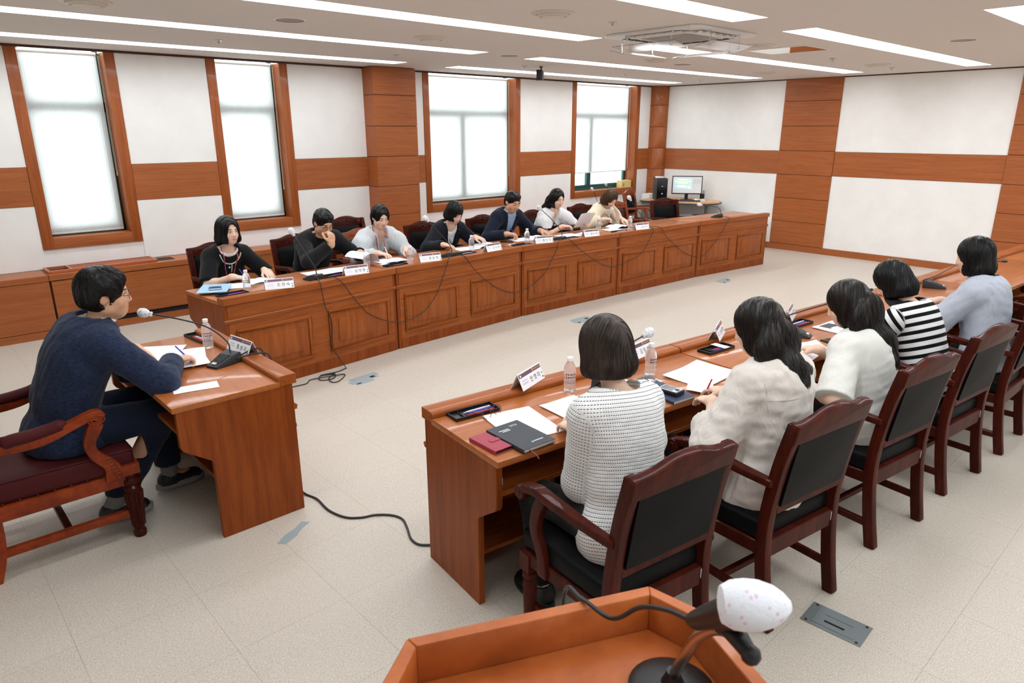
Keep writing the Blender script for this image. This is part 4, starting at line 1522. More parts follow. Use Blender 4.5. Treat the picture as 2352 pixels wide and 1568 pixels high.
class Person:
    """seated figure. Local frame: x right, y forward, z up, origin on the floor under the hips."""

    def __init__(s, label, loc, yaw, head, face_yaw, face_pitch, hands, sex='f', sc=1.0, seed=1, hint=((0.7, -0.5, -0.6), (-0.7, -0.5, -0.6)),
                 face_roll=0.0, group=None, legs=((0.10, 0.42, 0.50), (-0.10, 0.42, 0.50)), feet=((0.10, 0.36, 0.08), (-0.10, 0.36, 0.08)), back=0.05, twist=0.0, seat=0.47, sh_w=1.0, bulk=1.0):
        s.root = thing('person', label, 'person', (loc[0], loc[1], 0), yaw, group)
        PPL.append(s)
        s.sex, s.sc, s.seed = sex, sc, seed
        cy, sy = math.cos(-yaw), math.sin(-yaw)
        L = lambda p: A3((p[0] - loc[0]) * cy - (p[1] - loc[1]) * sy, (p[0] - loc[0]) * sy + (p[1] - loc[1]) * cy, p[2])
        Ld = lambda d: A3(d[0] * cy - d[1] * sy, d[0] * sy + d[1] * cy, d[2])
        s.L, s.Ld = L, Ld
        man = sex == 'm'
        s.B = (1.10 if man else 1.0) * sc * bulk     # body thickness factor
        s.hs = (1.0 if man else 0.955) * (0.5 + 0.5 * sc)
        s.Hc = L(head)
        s.Rh = rot_zxy(face_yaw - yaw, face_pitch, face_roll)
        s.P = A3(0, -0.02, seat + 0.085)
        s.NT = s.Hc + s.Rh @ A3(0, -0.022, -0.07) * s.hs
        s.N = s.NT + nrm(s.Rh @ A3(0, -0.25, -1) * 0.5 + A3(0, -0.38, -1)) * (0.066 if man else 0.098) * s.hs
        mid = (s.P + s.N) / 2 + A3(0, -back, 0.02)
        s.ctrl = mid
        ax = nrm(s.N - s.P)
        s.right = nrm(np.array(Matrix.Rotation(twist, 3, 'Z')) @ A3(1, 0, 0))
        s.fwd = nrm(np.cross(ax, s.right)) * -1
        s.fwd = s.fwd if s.fwd[1] > 0 else -s.fwd
        sw = (0.168 if man else 0.148) * sc * sh_w
        s.SC = s.S(0.90) + s.fwd * 0.012
        s.sh = [s.SC + s.right * sw * q - A3(0, 0, 0.018) for q in (1, -1)]
        L1, L2 = 0.285 * sc * (1.05 if man else 1), 0.245 * sc * (1.05 if man else 1)
        s.arm = []
        s.hand = []
        for q in (0, 1):
            h = hands[q]
            w = L(h['p'])
            s.arm.append((s.sh[q], ik(s.sh[q], w, L1, L2, A3(*h.get('hint', hint[q]))), w))
            s.hand.append((w, nrm(Ld(A3(*h['f']))), nrm(Ld(A3(*h.get('u', (0, 0, 1))))), h.get('curl', 0.5), h.get('grip', False)))
        s.hip = [s.P + A3(0.085 * q * sc, 0.02, -0.015) for q in (1, -1)]
        s.knee = [A3(*l) for l in legs]
        s.ank = [A3(*l) for l in feet]

    def S(s, t):
        return s.P * (1 - t) ** 2 + s.ctrl * 2 * t * (1 - t) + s.N * t * t

    def T(s, t):
        return nrm((s.ctrl - s.P) * (1 - t) + (s.N - s.ctrl) * t)

    def SR(s, t):
        up = s.T(t)
        r = nrm(s.right - up * (s.right @ up))
        return np.stack([r, np.cross(up, r), up], 1)

    def torso(s, F, inf, t0=0.0, k=0.045, bust=True, pelvis=True, trap=True):
        B = s.B
        E = lambda t, off, r: F.op(ell(s.S(t) + s.SR(t) @ A3(*off), A3(*r) * B + inf, s.SR(t)), k)
        if pelvis:
            E(0.02, (0, -0.01, 0.0), (0.162, 0.118, 0.105))
        if t0 < 0.3:
            E(0.28, (0, 0.0, 0), (0.138 if s.sex == 'f' else 0.15, 0.102, 0.10))
        E(0.48, (0, 0.004, 0), (0.138 if s.sex == 'f' else 0.155, 0.102, 0.11))
        E(0.70, (0, 0.0, 0), (0.150 if s.sex == 'f' else 0.168, 0.106, 0.125))
        E(0.86, (0, -0.008, 0), (0.142 if s.sex == 'f' else 0.16, 0.086, 0.075))
        if s.sex == 'f' and bust:
            for q in (1, -1):
                F.op(ell(s.S(0.62) + s.SR(0.62) @ A3(0.062 * q, 0.072, 0), A3(0.062, 0.055, 0.06) * B + inf), 0.04)
        if trap:
            for q in (0, 1):
                F.op(cap(s.N - A3(0, 0.0, 0.012), s.sh[q], 0.040 * B + inf, 0.046 * B + inf), 0.05)

    def build_body(s, mat):
        man = s.sex == 'm'
        Rh, Hc, hs, B = s.Rh, s.Hc, s.hs, s.B
        H = lambda *p: Hc + Rh @ (A3(*p) * hs)
        s.H = H
        fx, fy, fz = [], [], []
        hr = 0.135
        for c in [Hc] + [h[0] + h[1] * 0.07 for h in s.hand]:
            r = hr if c is Hc else 0.115
            fx.append((c[0] - r, c[0] + r))
            fy.append((c[1] - r, c[1] + r))
            fz.append((c[2] - r - (0.03 if c is Hc else -0.02), c[2] + r))
        allp = np.array([s.P, s.N, Hc] + s.sh + [a[1] for a in s.arm] + [a[2] for a in s.arm] + s.knee + s.ank + [h[0] + h[1] * 0.18 for h in s.hand])
        lo, hi = allp.min(0) - 0.2, allp.max(0) + 0.2
        lo[2] = max(lo[2], -0.02)
        F = Field(axis_grid(lo[0], hi[0], fx, 0.0042, 0.017), axis_grid(lo[1], hi[1], fy, 0.0042, 0.017), axis_grid(lo[2], hi[2], fz, 0.0042, 0.017))
        s.torso(F, -0.012, bust=False)
        for q in (0, 1):
            a, e, w = s.arm[q]
            F.op(cap(a, e, 0.043 * B, 0.036 * B), 0.03)
            F.op(cap(e, w, 0.037 * B, 0.0245 * B), 0.02)
            F.op(ell(e * 0.72 + w * 0.28, A3(0.040, 0.040, 0.040) * B), 0.03)
            F.op(cap(s.hip[q], s.knee[q], 0.07 * B, 0.05 * B), 0.03)
            F.op(cap(s.knee[q], s.ank[q], 0.048 * B, 0.034 * B), 0.02)
            F.op(cap(s.ank[q], s.ank[q] + A3(0, 0.13, -0.035), 0.03, 0.025), 0.02)
        # neck and head
        F.op(cap(s.N - A3(0, 0, 0.02), s.NT + Rh @ A3(0, 0.006, 0.01), (0.056 if man else 0.047) * hs, (0.055 if man else 0.047) * hs), 0.025)
        F.op(ell(H(0, -0.014, 0.034), A3(0.0745, 0.092, 0.084) * hs, Rh), 0.02)
        F.op(ell(H(0, 0.024, -0.030), A3(0.064 if man else 0.061, 0.070, 0.080) * hs, Rh), 0.03)
        F.op(ell(H(0, 0.046, -0.082), A3(0.040 if man else 0.034, 0.036, 0.032) * hs, Rh), 0.03)
        for q in (1, -1):
            F.op(ell(H(0.038 * q, 0.052, -0.030), A3(0.026, 0.026, 0.030) * hs, Rh), 0.02)      # cheeks
            F.op(ell(H(0.050 * q, 0.006, -0.064), A3(0.016 if man else 0.012, 0.034, 0.022) * hs, Rh), 0.025)   # jaw corner
            F.op(ell(H(0.031 * q, 0.106, 0.004), A3(0.021, 0.026, 0.014) * hs, Rh), 0.016, 's')   # socket
            F.op(ell(H(0.031 * q, 0.068, 0.002), A3(0.0165, 0.0165, 0.0125) * hs, Rh), 0.006)     # lid ball
            # ear
            eR = Rh @ rot_zxy(0.35 * q, -0.12)
            F.op(ell(H(0.074 * q, -0.006, -0.004), A3(0.0085, 0.021, 0.032) * hs, eR), 0.005)
            F.op(ell(H(0.083 * q, 0.002, -0.002), A3(0.006, 0.010, 0.018) * hs, eR), 0.004, 's')
        F.op(cap(H(-0.028, 0.080, 0.026), H(0.028, 0.080, 0.026), 0.008 * hs), 0.02)              # brow
        F.op(cap(H(0, 0.084, 0.012), H(0, 0.100, -0.028), 0.0075 * hs, 0.0105 * hs), 0.014)       # nose
        for q in (1, -1):
            F.op(ell(H(0.0115 * q, 0.0915, -0.032), A3(0.0085, 0.009, 0.0075) * hs, Rh), 0.006)
        F.op(ell(H(0, 0.0835, -0.0585), A3(0.0235, 0.0085, 0.0062) * hs, Rh), 0.006)              # lips
        F.op(ell(H(0, 0.0825, -0.0685), A3(0.0200, 0.0090, 0.0066) * hs, Rh), 0.006)
        F.op(cap(H(-0.019, 0.0945, -0.0635), H(0.019, 0.0945, -0.0635), 0.0022 * hs), 0.004, 's')
        for q in (0, 1):
            w, f, u, cu, gr = s.hand[q]
            for pr, k in hand_prims(w, f, u, 1 if q == 0 else -1, 0.97 if not man else 1.07, cu, grip=gr):
                F.op(pr, k, m=0.012)
        V, Q = F.mesh()
        hl = (V - Hc) @ Rh / hs
        g = lambda c, r: np.exp(-(((hl - A3(*c)) / A3(*r)) ** 2).sum(1))
        lip = np.clip(1.5 * (g((0, 0.090, -0.0585), (0.019, 0.02, 0.0055)) + g((0, 0.090, -0.068), (0.017, 0.02, 0.0058))), 0, 1)
        chk = g((0.042, 0.06, -0.03), (0.022, 0.04, 0.02)) + g((-0.042, 0.06, -0.03), (0.022, 0.04, 0.02)) + g((0, 0.105, -0.03), (0.012, 0.02, 0.012))
        s.FB = F
        s.body = put('body', np_mesh('body', V, Q, mat, {'lip': lip, 'cheek': chk}), s.root)

    def face(s, x, z, off=0.0):
        """point on the face front at head coordinates (x, z)"""
        p = s.FB.march(s.H(x, 0.15, z), s.Rh @ A3(0, -1, 0), 0.16, 0.003)
        if p is None:
            p = s.H(x, 0.09, z)
        return p + s.Rh @ A3(0, 1, 0) * off

    def eyes(s, hair, open_=0.0, brow=1.0, gaze=(0, 0)):
        hs = s.hs
        for q in (1, -1):
            arc = [s.face((0.031 + 0.0165 * u) * q, 0.003 + 0.0052 * (1 - u * u) * (1 if open_ else -0.75) - (0.0015 if not open_ else 0), 0.0006) for u in np.linspace(-1, 1, 9)]
            MB().tube([tuple(p) for p in arc], [0.0008 * hs] + [0.0017 * hs] * 7 + [0.0012 * hs], 6).build('eyelash', HAIR_BLK, s.root, smooth=True)
            if open_:
                c = s.face(0.031 * q, 0.002, -0.0030)
                me = MB().ball((0, 0, 0), (0.0140 * hs, 0.0062, 0.0062 * open_), 14, 10).mesh('eye', m_eye, smooth=True, angle=180)
                o = put('eye', me, s.root)
                M = Matrix([list(r) for r in s.Rh]).to_4x4()
                M.translation = Vector(c)
                o.matrix_local = M
            if brow:
                arc = [s.face((0.032 + 0.020 * u) * q, 0.0235 + 0.003 * (1 - u * u) - 0.0015 * u, 0.0002) for u in np.linspace(-1, 1, 8)]
                MB().tube([tuple(p) for p in arc], [0.0016 * brow] + [0.0030 * brow] * 4 + [0.0024 * brow, 0.0018 * brow, 0.0009], 6, flat=0.5).build('eyebrow', hair, s.root, smooth=True)

    def glasses(s, mat, r=0.0205, tint=None):
        g = None
        rims = MB()
        ls = MB()
        ctr = []
        for q in (1, -1):
            c0 = s.face(0.033 * q, -0.002, 0.012)
            c = s.H(0.033 * q, 0, -0.002)
            y = max(((s.face(0.0, 0.008) - s.Hc) @ s.Rh)[1] + 0.004, 0.094 * s.hs)
            c = s.Hc + s.Rh @ A3(0.033 * q * s.hs, y, -0.003 * s.hs)
            ctr.append(c)
            ring = [c + s.Rh @ A3(r * 1.08 * math.cos(a), 0, r * 0.92 * math.sin(a)) for a in np.linspace(0, 2 * PI, 24, endpoint=False)]
            rims.tube([tuple(p) for p in ring], 0.0013, 6, closed=True)
            ls._add([tuple(p) for p in ring], [tuple(range(24))])
            e = c + s.Rh @ A3(q * r * 1.08, 0, 0.004)
            rims.tube([tuple(p) for p in (e, e + s.Rh @ A3(q * 0.008, -0.012, 0), s.H(0.079 * q, -0.004, 0.012), s.H(0.080 * q, -0.022, -0.006))], 0.0013, 6)
        rims.tube([tuple(p) for p in (ctr[1] + s.Rh @ A3(r, 0, 0.004), (ctr[0] + ctr[1]) / 2 + s.Rh @ A3(0, 0.003, 0.007), ctr[0] + s.Rh @ A3(-r, 0, 0.004))], 0.0013, 6)
        go = rims.build('glasses', mat, s.root, smooth=True)
        ls.build('lens', m_lens, go)

    # -------------------------------------------------------- clothes
    def top(s, name, mat, inf=0.016, sleeve=2.0, hem=-0.06, neck=None, sleeve_r=0.0, cuff=0.0, fold=0.004, V=None, res=0.0085, puff=0.0, hollow=False, k=0.045, low=0.0, neck_h=0.0, flare=0.0):
        """garment over torso and arms. sleeve: 1 = elbow, 2 = wrist. V=(button t, half width at neck)"""
        B = s.B
        allp = np.array([s.P + A3(0, 0, -0.1), s.N] + s.sh + [a[1] for a in s.arm] + [a[2] for a in s.arm])
        lo, hi = allp.min(0) - 0.22, allp.max(0) + 0.16
        g = [np.arange(lo[i], hi[i], res) for i in range(3)]
        F = Field(*g)
        s.torso(F, inf, k=k)
        if hem < -0.03:
            F.op(ell(s.P + A3(0, -0.005, hem * 0.5), A3(0.168 * B + inf + flare, 0.128 * B + inf + flare, 0.10 + abs(hem) * 0.5)), 0.05)
        ends = []
        for q in (0, 1):
            a, e, w = s.arm[q]
            F.op(cap(a, e, 0.050 * B + inf + puff * 0.5, 0.043 * B + inf + sleeve_r), 0.035)
            if puff:
                F.op(ell(a * 0.62 + e * 0.38 + A3(0, 0, 0.01), A3(1, 1, 1) * (0.056 * B + inf + puff)), 0.04)
            if sleeve > 1.0:
                t = sleeve - 1.0
                we = e + (w - e) * t
                F.op(cap(e, we, 0.042 * B + inf + sleeve_r, (0.042 - 0.013 * t) * B + inf + sleeve_r + cuff), 0.025)
                ends.append((we, nrm(w - e), (0.042 - 0.013 * t) * B + inf + sleeve_r + cuff))
            else:
                we = a + (e - a) * sleeve
                r = 0.050 * B + inf + (0.043 * B + sleeve_r - 0.050 * B) * sleeve
                ends.append((we, nrm(e - a), r + cuff))
        s.ends = ends
        for q, (we, d, r) in enumerate(ends):
            lo_, hi_ = we - 0.16, we + 0.16
            # cut everything of this arm beyond the cuff
            c0 = we + d * 0.09
            def cut(X, Y, Z, we=we, d=d, c0=c0):
                pl = -((X - we[0]) * d[0] + (Y - we[1]) * d[1] + (Z - we[2]) * d[2])
                b = np.sqrt((X - c0[0]) ** 2 + (Y - c0[1]) ** 2 + (Z - c0[2]) ** 2) - 0.125
                return np.maximum(pl, b)
            F.op((cut, lo_, hi_ + 0.05), 0.003, 's')
            if hollow:
                F.op(cap(we - d * 0.012, we + d * 0.05, r - 0.012), 0.003, 's')
        # hem
        hz = s.P[2] + hem
        F.op(half((0, 0, hz), (0, 0, 1), (lo[0], lo[1], lo[2]), (hi[0], hi[1], hz)), 0.004, 's')
        # neckline
        nk = neck or {}
        npos = s.N + A3(0, 0.03, 0.02) + A3(*nk.get('off', (0, 0, 0)))
        nr = nk.get('r', (0.075, 0.075, 0.055))
        F.op(ell(npos, nr), 0.006, 's')
        F.op(cap(s.N + A3(0, 0, 0.03 + neck_h), s.Hc, 0.075 + 0.01, 0.11), 0.004, 's')
        if V:
            tb, hw = V
            pb, pn = s.S(tb), s.N
            axv = nrm(pn - pb)
            Lv = np.linalg.norm(pn - pb)
            def wedge(X, Y, Z):
                dx, dy, dz = X - pb[0], Y - pb[1], Z - pb[2]
                v = (dx * axv[0] + dy * axv[1] + dz * axv[2]) / Lv
                x = dx * s.right[0] + dy * s.right[1] + dz * s.right[2]
                f = dx * s.fwd[0] + dy * s.fwd[1] + dz * s.fwd[2]
                return np.maximum(np.maximum(np.abs(x) - hw * v, 0.02 - f), -v * Lv)
            F.op((wedge, s.S(tb) - A3(0.2, 0.0, 0.02), s.N + A3(0.2, 0.25, 0.12)), 0.004, 's')
        Vv, Q = F.mesh()
        n = vnormals(Vv, Q)
        if fold:
            d = fold * (0.6 * noise3(Vv * A3(1, 1, 0.8), s.seed, 38) + 0.5 * noise3(Vv, s.seed + 5, 80))
            for we, dd, r in ends:
                d = d * np.clip(np.linalg.norm(Vv - we, axis=1) / 0.09 - 0.6, 0, 1)
            Vv = Vv + n * d[:, None]
        gu, gv = s.gcoords(Vv)
        s.FT = F
        return put(name, np_mesh(name, Vv, Q, mat, {'gu': gu, 'gv': gv}), s.root)

    def gcoords(s, V):
        best = np.full(len(V), 9.0)
        gu = np.zeros(len(V))
        gv = np.zeros(len(V))
        def seg(a, b, r, u0, tors):
            nonlocal best, gu, gv
            ba = b - a
            L = np.linalg.norm(ba)
            t = np.clip((V - a) @ ba / (L * L), 0, 1)
            c = a + t[:, None] * ba
            d = np.linalg.norm(V - c, axis=1) - r
            m = d < best
            tt = (V - a) @ ba / L
            best = np.where(m, d, best)
            gu = np.where(m, u0 + tt, gu)
            if tors:
                ang = np.arctan2((V - c) @ s.right, (V - c) @ s.fwd)
                gv = np.where(m, ang * 0.15, gv)
            else:
                x1 = nrm(np.cross(ba, A3(0.3, 0.2, 1)))
                x2 = np.cross(nrm(ba), x1)
                gv = np.where(m, np.arctan2((V - c) @ x2, (V - c) @ x1) * 0.055, gv)
        # torso: height along the spine
        ax = nrm(s.N - s.P)
        pts = [s.S(t) for t in np.linspace(0, 1, 9)]
        u = 0
        for a, b in zip(pts[:-1], pts[1:]):
            seg(a, b, 0.11, u, True)
        gu = (V - s.P) @ ax - 0.9 * ((V - s.P) @ s.fwd) * 0.0
        for q in (0, 1):
            a, e, w = s.arm[q]
            a2 = a + (e - a) * 0.22
            l1 = np.linalg.norm(e - a2)
            seg(a2, e, 0.035, 10.0, False)
            seg(e, w, 0.03, 10.0 + l1, False)
        return gu, gv

    def shirt(s, name, mat, inf=0.006, neck=None, fold=0.001, res=0.0085, t0=0.3):
        B = s.B
        lo, hi = s.P - A3(0.26, 0.25, 0.0), np.maximum(s.N, s.sh[0]) + A3(0.16, 0.25, 0.1)
        lo = np.minimum(lo, s.N - 0.25)
        F = Field(*[np.arange(lo[i], hi[i], res) for i in range(3)])
        s.torso(F, inf, pelvis=False)
        nk = neck or {}
        F.op(ell(s.N + A3(0, 0.03, 0.02) + A3(*nk.get('off', (0, 0, 0))), nk.get('r', (0.06, 0.07, 0.06))), 0.006, 's')
        F.op(cap(s.N + A3(0, 0, 0.03), s.Hc, 0.085, 0.11), 0.004, 's')
        V, Q = F.mesh()
        gu, gv = s.gcoords(V)
        s.FS = F
        return put(name, np_mesh(name, V, Q, mat, {'gu': gu, 'gv': gv}), s.root)

    def front(s, F, x, t, off=0.003):
        """point on a garment front at lateral x and spine parameter t"""
        base = s.S(t) + s.right * x
        p = F.march(base + s.fwd * 0.32, -s.fwd, 0.36, 0.004)
        if p is None:
            p = base + s.fwd * 0.12
        return p + s.fwd * off

    def back(s, F, x, t, off=0.001):
        base = s.S(t) + s.right * x
        p = F.march(base - s.fwd * 0.30, s.fwd, 0.36, 0.004)
        if p is None:
            p = base - s.fwd * 0.12
        return p - s.fwd * off

    def seam(s, F, mat, pts, r=0.0012, name='seam'):
        P = [tuple(s.back(F, x, t)) for x, t in pts]
        return MB().tube(spline(P, 4), r, 5).build(name, mat, s.root, smooth=True)

    def lapels(s, mat, tb, hw, w=0.045):
        for q in (1, -1):
            rows = []
            for i in range(9):
                v = i / 8
                t = tb + (0.99 - tb) * v
                xe = hw * v * 0.98
                ww = w * (0.25 + 0.9 * v if v < 0.72 else 0.9 - 1.2 * (v - 0.72))
                rows.append([tuple(s.front(s.FT, q * (xe + 0.004 + ww * u), t, 0.005 - 0.002 * u)) for u in (0, 0.5, 1.0)])
            if q < 0:
                rows = rows[::-1]
            MB().sheet(rows, 0.003).build('lapel', mat, s.root, smooth=True, angle=50)

    def collar(s, mat, r=0.062, h=0.03, open_=0.5, tilt_=0.25, th=0.004, back=0.0, flare=0.012, name='collar', dz=0.0, ry=1.0):
        """band round the neck, open in front by angle open_"""
        up = nrm(A3(0, -tilt_, 1))
        R = np.stack([s.right, nrm(np.cross(up, s.right)), up], 1)
        c = s.N + A3(0, 0.012, dz)
        rows = []
        for j in range(4):
            v = j / 3
            rr = r + flare * (1 - v)
            rows.append([tuple(c + R @ A3(rr * math.sin(a), rr * ry * math.cos(a) + back, -0.012 + h * v * (1 - 0.35 * max(0, math.cos(a))))) for a in np.linspace(open_, 2 * PI - open_, 30)])
        return MB().sheet(rows, th).build(name, mat, s.root, smooth=True, angle=60)

    def band(s, F, mat, pts, r=0.004, name='trim', flat=None):
        P = [s.front(F, x, t, 0.002) for x, t in pts]
        return MB().tube([tuple(p) for p in spline([tuple(p) for p in P], 4)], r, 6, flat=flat).build(name, mat, s.root, smooth=True)

    def bottom(s, mat, r=1.0, name='trousers', skirt=False, hem=0.10):
        B = s.B * r
        allp = np.array([s.P] + s.knee + s.ank)
        lo, hi = allp.min(0) - 0.2, allp.max(0) + 0.2
        F = Field(*[np.arange(lo[i], hi[i], 0.013) for i in range(3)])
        F.op(ell(s.P + A3(0, -0.01, 0.0), (0.180 * B, 0.142 * B, 0.125)), 0.04)
        for q in (0, 1):
            F.op(cap(s.hip[q], s.knee[q], 0.088 * B, 0.067 * B), 0.05)
            F.op(cap(s.knee[q], s.ank[q], 0.064 * B, 0.050 * B), 0.03)
        if skirt:
            F.op(cap(s.hip[0] * .5 + s.hip[1] * .5, s.knee[0] * .5 + s.knee[1] * .5, 0.09 * B, 0.08 * B), 0.06)
        F.op(half((0, 0, hem), (0, 0, 1), (lo[0], lo[1], lo[2] - .1), (hi[0], hi[1], hem)), 0.004, 's')
        F.op(half((0, 0, 0.474), (0, 0, 1), (lo[0], -0.3, 0.40), (hi[0], 0.22, 0.474)), 0.01, 's')
        V, Q = F.mesh()
        V = V + vnormals(V, Q) * (0.004 * noise3(V, s.seed + 9, 45))[:, None]
        return put(name, np_mesh(name, V, Q, mat), s.root)

    def shoes(s, mat, sole=None, sneaker=False):
        for q in (0, 1):
            a = s.ank[q]
            f = nrm(A3(a[0] * 0.3, 1, 0))
            z0 = a[2] - 0.075
            rows = []
            n = 14
            up = MB()
            F = Field(np.arange(a[0] - 0.12, a[0] + 0.12, 0.007), np.arange(a[1] - 0.14, a[1] + 0.26, 0.007), np.arange(z0 - 0.01, a[2] + 0.07, 0.007))
            F.op(cap(a + f * -0.03 + A3(0, 0, -0.03), a + f * 0.13 + A3(0, 0, -0.045), 0.042, 0.040), 0.03)
            F.op(cap(a + A3(0, 0, -0.03), a + A3(0, 0, 0.012), 0.042, 0.04), 0.03)
            F.op(half((0, 0, z0 + 0.022), (0, 0, 1), F_lo(F), (9, 9, z0 + 0.022)), 0.003, 's')
            F.op(half((0, 0, a[2] + 0.012), (0, 0, -1), (-9, -9, a[2] + 0.012), (9, 9, 9)), 0.003, 's')
            V, Q = F.mesh()
            so = put('shoe', np_mesh('shoe', V, Q, mat), s.root)
            pl = []
            for k in range(20):
                an = 2 * PI * k / 20
                L = 0.135
                x = 0.047 * math.sin(an) * (1.0 + 0.12 * math.cos(an))
                y = 0.05 + L * math.cos(an)
                r_ = A3(f[1], -f[0], 0)
                pl.append(tuple((a + r_ * x + f * y)[:2]))
            MB().prism(pl, z0, z0 + (0.034 if sneaker else 0.024)).build('sole', sole or mat, so, bevel=0.006)

    # -------------------------------------------------------- hair
    def hair(s, mat, style, n=400, part=0.0, length=0.12, fringe=0.06, open_w=0.058, seed=3, drape=None, vol=1.0, sr=0.0015, step=0.012, wave=0.0, bald=0.0, down=1.0, face_z=-0.045, inward=0.0):
        Rh, Hc, hs, H = s.Rh, s.Hc, s.hs, s.H
        dr = [np.asarray(p, float) for p in (drape or [])]
        allp = np.array([Hc] + [d[0:3] for d in dr])
        lo, hi = allp.min(0) - 0.20, allp.max(0) + 0.20
        F = Field(*[np.arange(lo[i], hi[i], 0.0058) for i in range(3)])
        v = vol
        F.op(ell(H(0, -0.015, 0.036), A3(0.0825 * v, 0.100 * v, 0.093 * v) * hs, Rh), 0.02)
        if style == 'short':
            F.op(ell(H(0, -0.035, -0.014), A3(0.077 * v, 0.078 * v, 0.078) * hs, Rh), 0.02)
            F.op(ell(H(0, 0.035, 0.080), A3(0.068, 0.052, 0.036) * hs, Rh), 0.02)
            F.op(ell(H(0, 0.135, -0.03), A3(0.115, 0.080, 0.094 + fringe * 0.2) * hs, Rh), 0.008, 's')
            F.op(ell(H(0, 0.045, -0.098), A3(0.12, 0.062, 0.085) * hs, Rh), 0.008, 's')
            for q in (1, -1):
                F.op(ell(H(0.085 * q, 0.0, -0.022), A3(0.026, 0.026, 0.034) * hs, Rh), 0.006, 's')
            F.op(half(H(0, 0, -0.080), Rh @ A3(0, 0.25, 1), lo, H(0, 0, 0) + 0.2), 0.01, 's')
        else:
            bl = length
            F.op(ell(H(0, -0.018, -bl * 0.30), A3(0.094 * v, 0.092 * v, 0.075 + bl * 0.55) * hs, Rh), 0.03)
            if style == 'bob':
                F.op(ell(H(0, -0.016, -bl * 0.70), A3(0.101 * v, 0.093 * v, 0.06) * hs, Rh), 0.03)
            for a, b in zip(dr[:-1], dr[1:]):
                ra, rb = a[3], b[3]
                F.op(ell((a[:3] + b[:3]) / 2, A3(1.35 * (ra + rb) / 2, 0.5 * (ra + rb) / 2, 0.75 * np.linalg.norm(b[:3] - a[:3]))), 0.03)
                F.op(cap(a[:3], b[:3], ra * 0.62, rb * 0.62), 0.03)
            # face opening
            F.op(ell(H(0, 0.125, face_z), A3(open_w, 0.092, fringe - face_z) * hs, Rh), 0.008, 's')
            F.op(ell(H(0, 0.11, face_z - 0.07), A3(open_w * 0.95, 0.075, 0.09) * hs, Rh), 0.01, 's')
            if style == 'tied':
                for q in (1, -1):
                    F.op(ell(H(0.10 * q, 0.02, -0.055), A3(0.045, 0.085, 0.062) * hs, Rh), 0.012, 's')
                F.op(half(H(0, 0, -0.075), Rh @ A3(0, 0.5, 1), lo, H(0, 0.3, -0.02)), 0.01, 's')
            else:
                upv = Rh @ A3(0, 0, 1) * (1 - down) + A3(0, 0, 1) * down
                if not dr:
                    F.op(half(H(0, 0, -bl), upv, lo, np.maximum(H(0, 0, -bl), lo) + A3(0.3, 0.3, 0.1)), 0.012, 's')
            # neck hollow under the bob
            if inward:
                F.op(cap(s.N, s.NT, 0.06, 0.05), 0.01, 's')
        if bald:
            F.op(ell(H(0.0, -0.02, 0.142), A3(0.026, 0.03, 0.0165) * hs, Rh), 0.004, 's')
        V, Q = F.mesh()
        nn = vnormals(V, Q)
        V2 = V + nn * (0.0022 * noise3((V - Hc) @ Rh * A3(1, 1, 0.15), seed, 150))[:, None]
        ho = put('hair', np_mesh('hair', V2, Q, mat), s.root)
        s.FH = F
        # strands that follow the surface
        rng = np.random.default_rng(seed)
        hl = (V - Hc) @ Rh / hs
        pick = rng.permutation(len(V))[:n]
        P = V[pick].copy()
        N0 = nn[pick]
        steps = 5 if style == 'short' else 11
        st = 0.008 if style == 'short' else step
        path = [P.copy()]
        cr = H(0.0, -0.03, 0.13)
        zlow = V[:, 2].min()
        for k in range(steps):
            q = (P - Hc) @ Rh / hs
            if style == 'short':
                d = (q - A3(0.01, -0.035, 0.13)) * A3(1, 1.2, 0.4)
                d = d / (np.linalg.norm(d, axis=1, keepdims=True) + 1e-6) + A3(0, 0.25, -0.35)
                d = d + rng.normal(size=d.shape) * 0.25
                d = d @ Rh.T
            else:
                lat = np.sign(q[:, 0:1] - part) * np.clip((q[:, 2:3] + 0.0) / 0.10, 0, 1)
                d = lat * A3(1.0, 0, 0) + np.clip(q[:, 2:3] / 0.1, 0, 1) * A3(0, -0.25, 0) * np.where(q[:, 1:2] < 0.03, 1, -0.6)
                d = d @ Rh.T + A3(0, 0, -1.0)
                if dr:
                    tgt = dr[-1][:3] - P
                    tgt /= np.linalg.norm(tgt, axis=1, keepdims=True)
                    w = np.clip(-(q[:, 2:3] + 0.02) / 0.05, 0, 1) * 0.7
                    d = d * (1 - w) + tgt * w
                if wave:
                    d = d + (wave * np.sin(k * 1.1 + q[:, 0:1] * 60)) * A3(1, 0.4, 0)
            g = F.grad(P)
            val = F.sample(P)[:, None]
            d = d - g * (d * g).sum(1, keepdims=True) * (np.abs(val) < 0.02)
            d /= np.linalg.norm(d, axis=1, keepdims=True) + 1e-9
            P = P + d * st
            val = F.sample(P)[:, None]
            near = np.abs(val) < 0.02
            P = np.where(near, P - g * (val - 0.0012), P)
            path.append(P.copy())
        path = np.stack(path, 1)                      # n, steps+1, 3
        m = path.shape[1]
        tz = np.linspace(0, 1, m)
        rad = sr * hs * np.clip(np.minimum(1.0, (1 - tz) * 3.0 + 0.15), 0.15, 1) * np.minimum(1, tz * 4 + 0.3)
        tan = np.gradient(path, axis=1)
        tan /= np.linalg.norm(tan, axis=2, keepdims=True) + 1e-9
        ref = N0[:, None, :] - tan * (tan * N0[:, None, :]).sum(2, keepdims=True)
        ref /= np.linalg.norm(ref, axis=2, keepdims=True) + 1e-9
        bi = np.cross(tan, ref)
        ring = []
        for k in range(3):
            a = 2 * PI * k / 3
            ring.append(path + rad[None, :, None] * (ref * math.cos(a) * 0.7 + bi * math.sin(a) * 1.5))
        R3 = np.stack(ring, 2).reshape(-1, 3)         # (n*m*3)
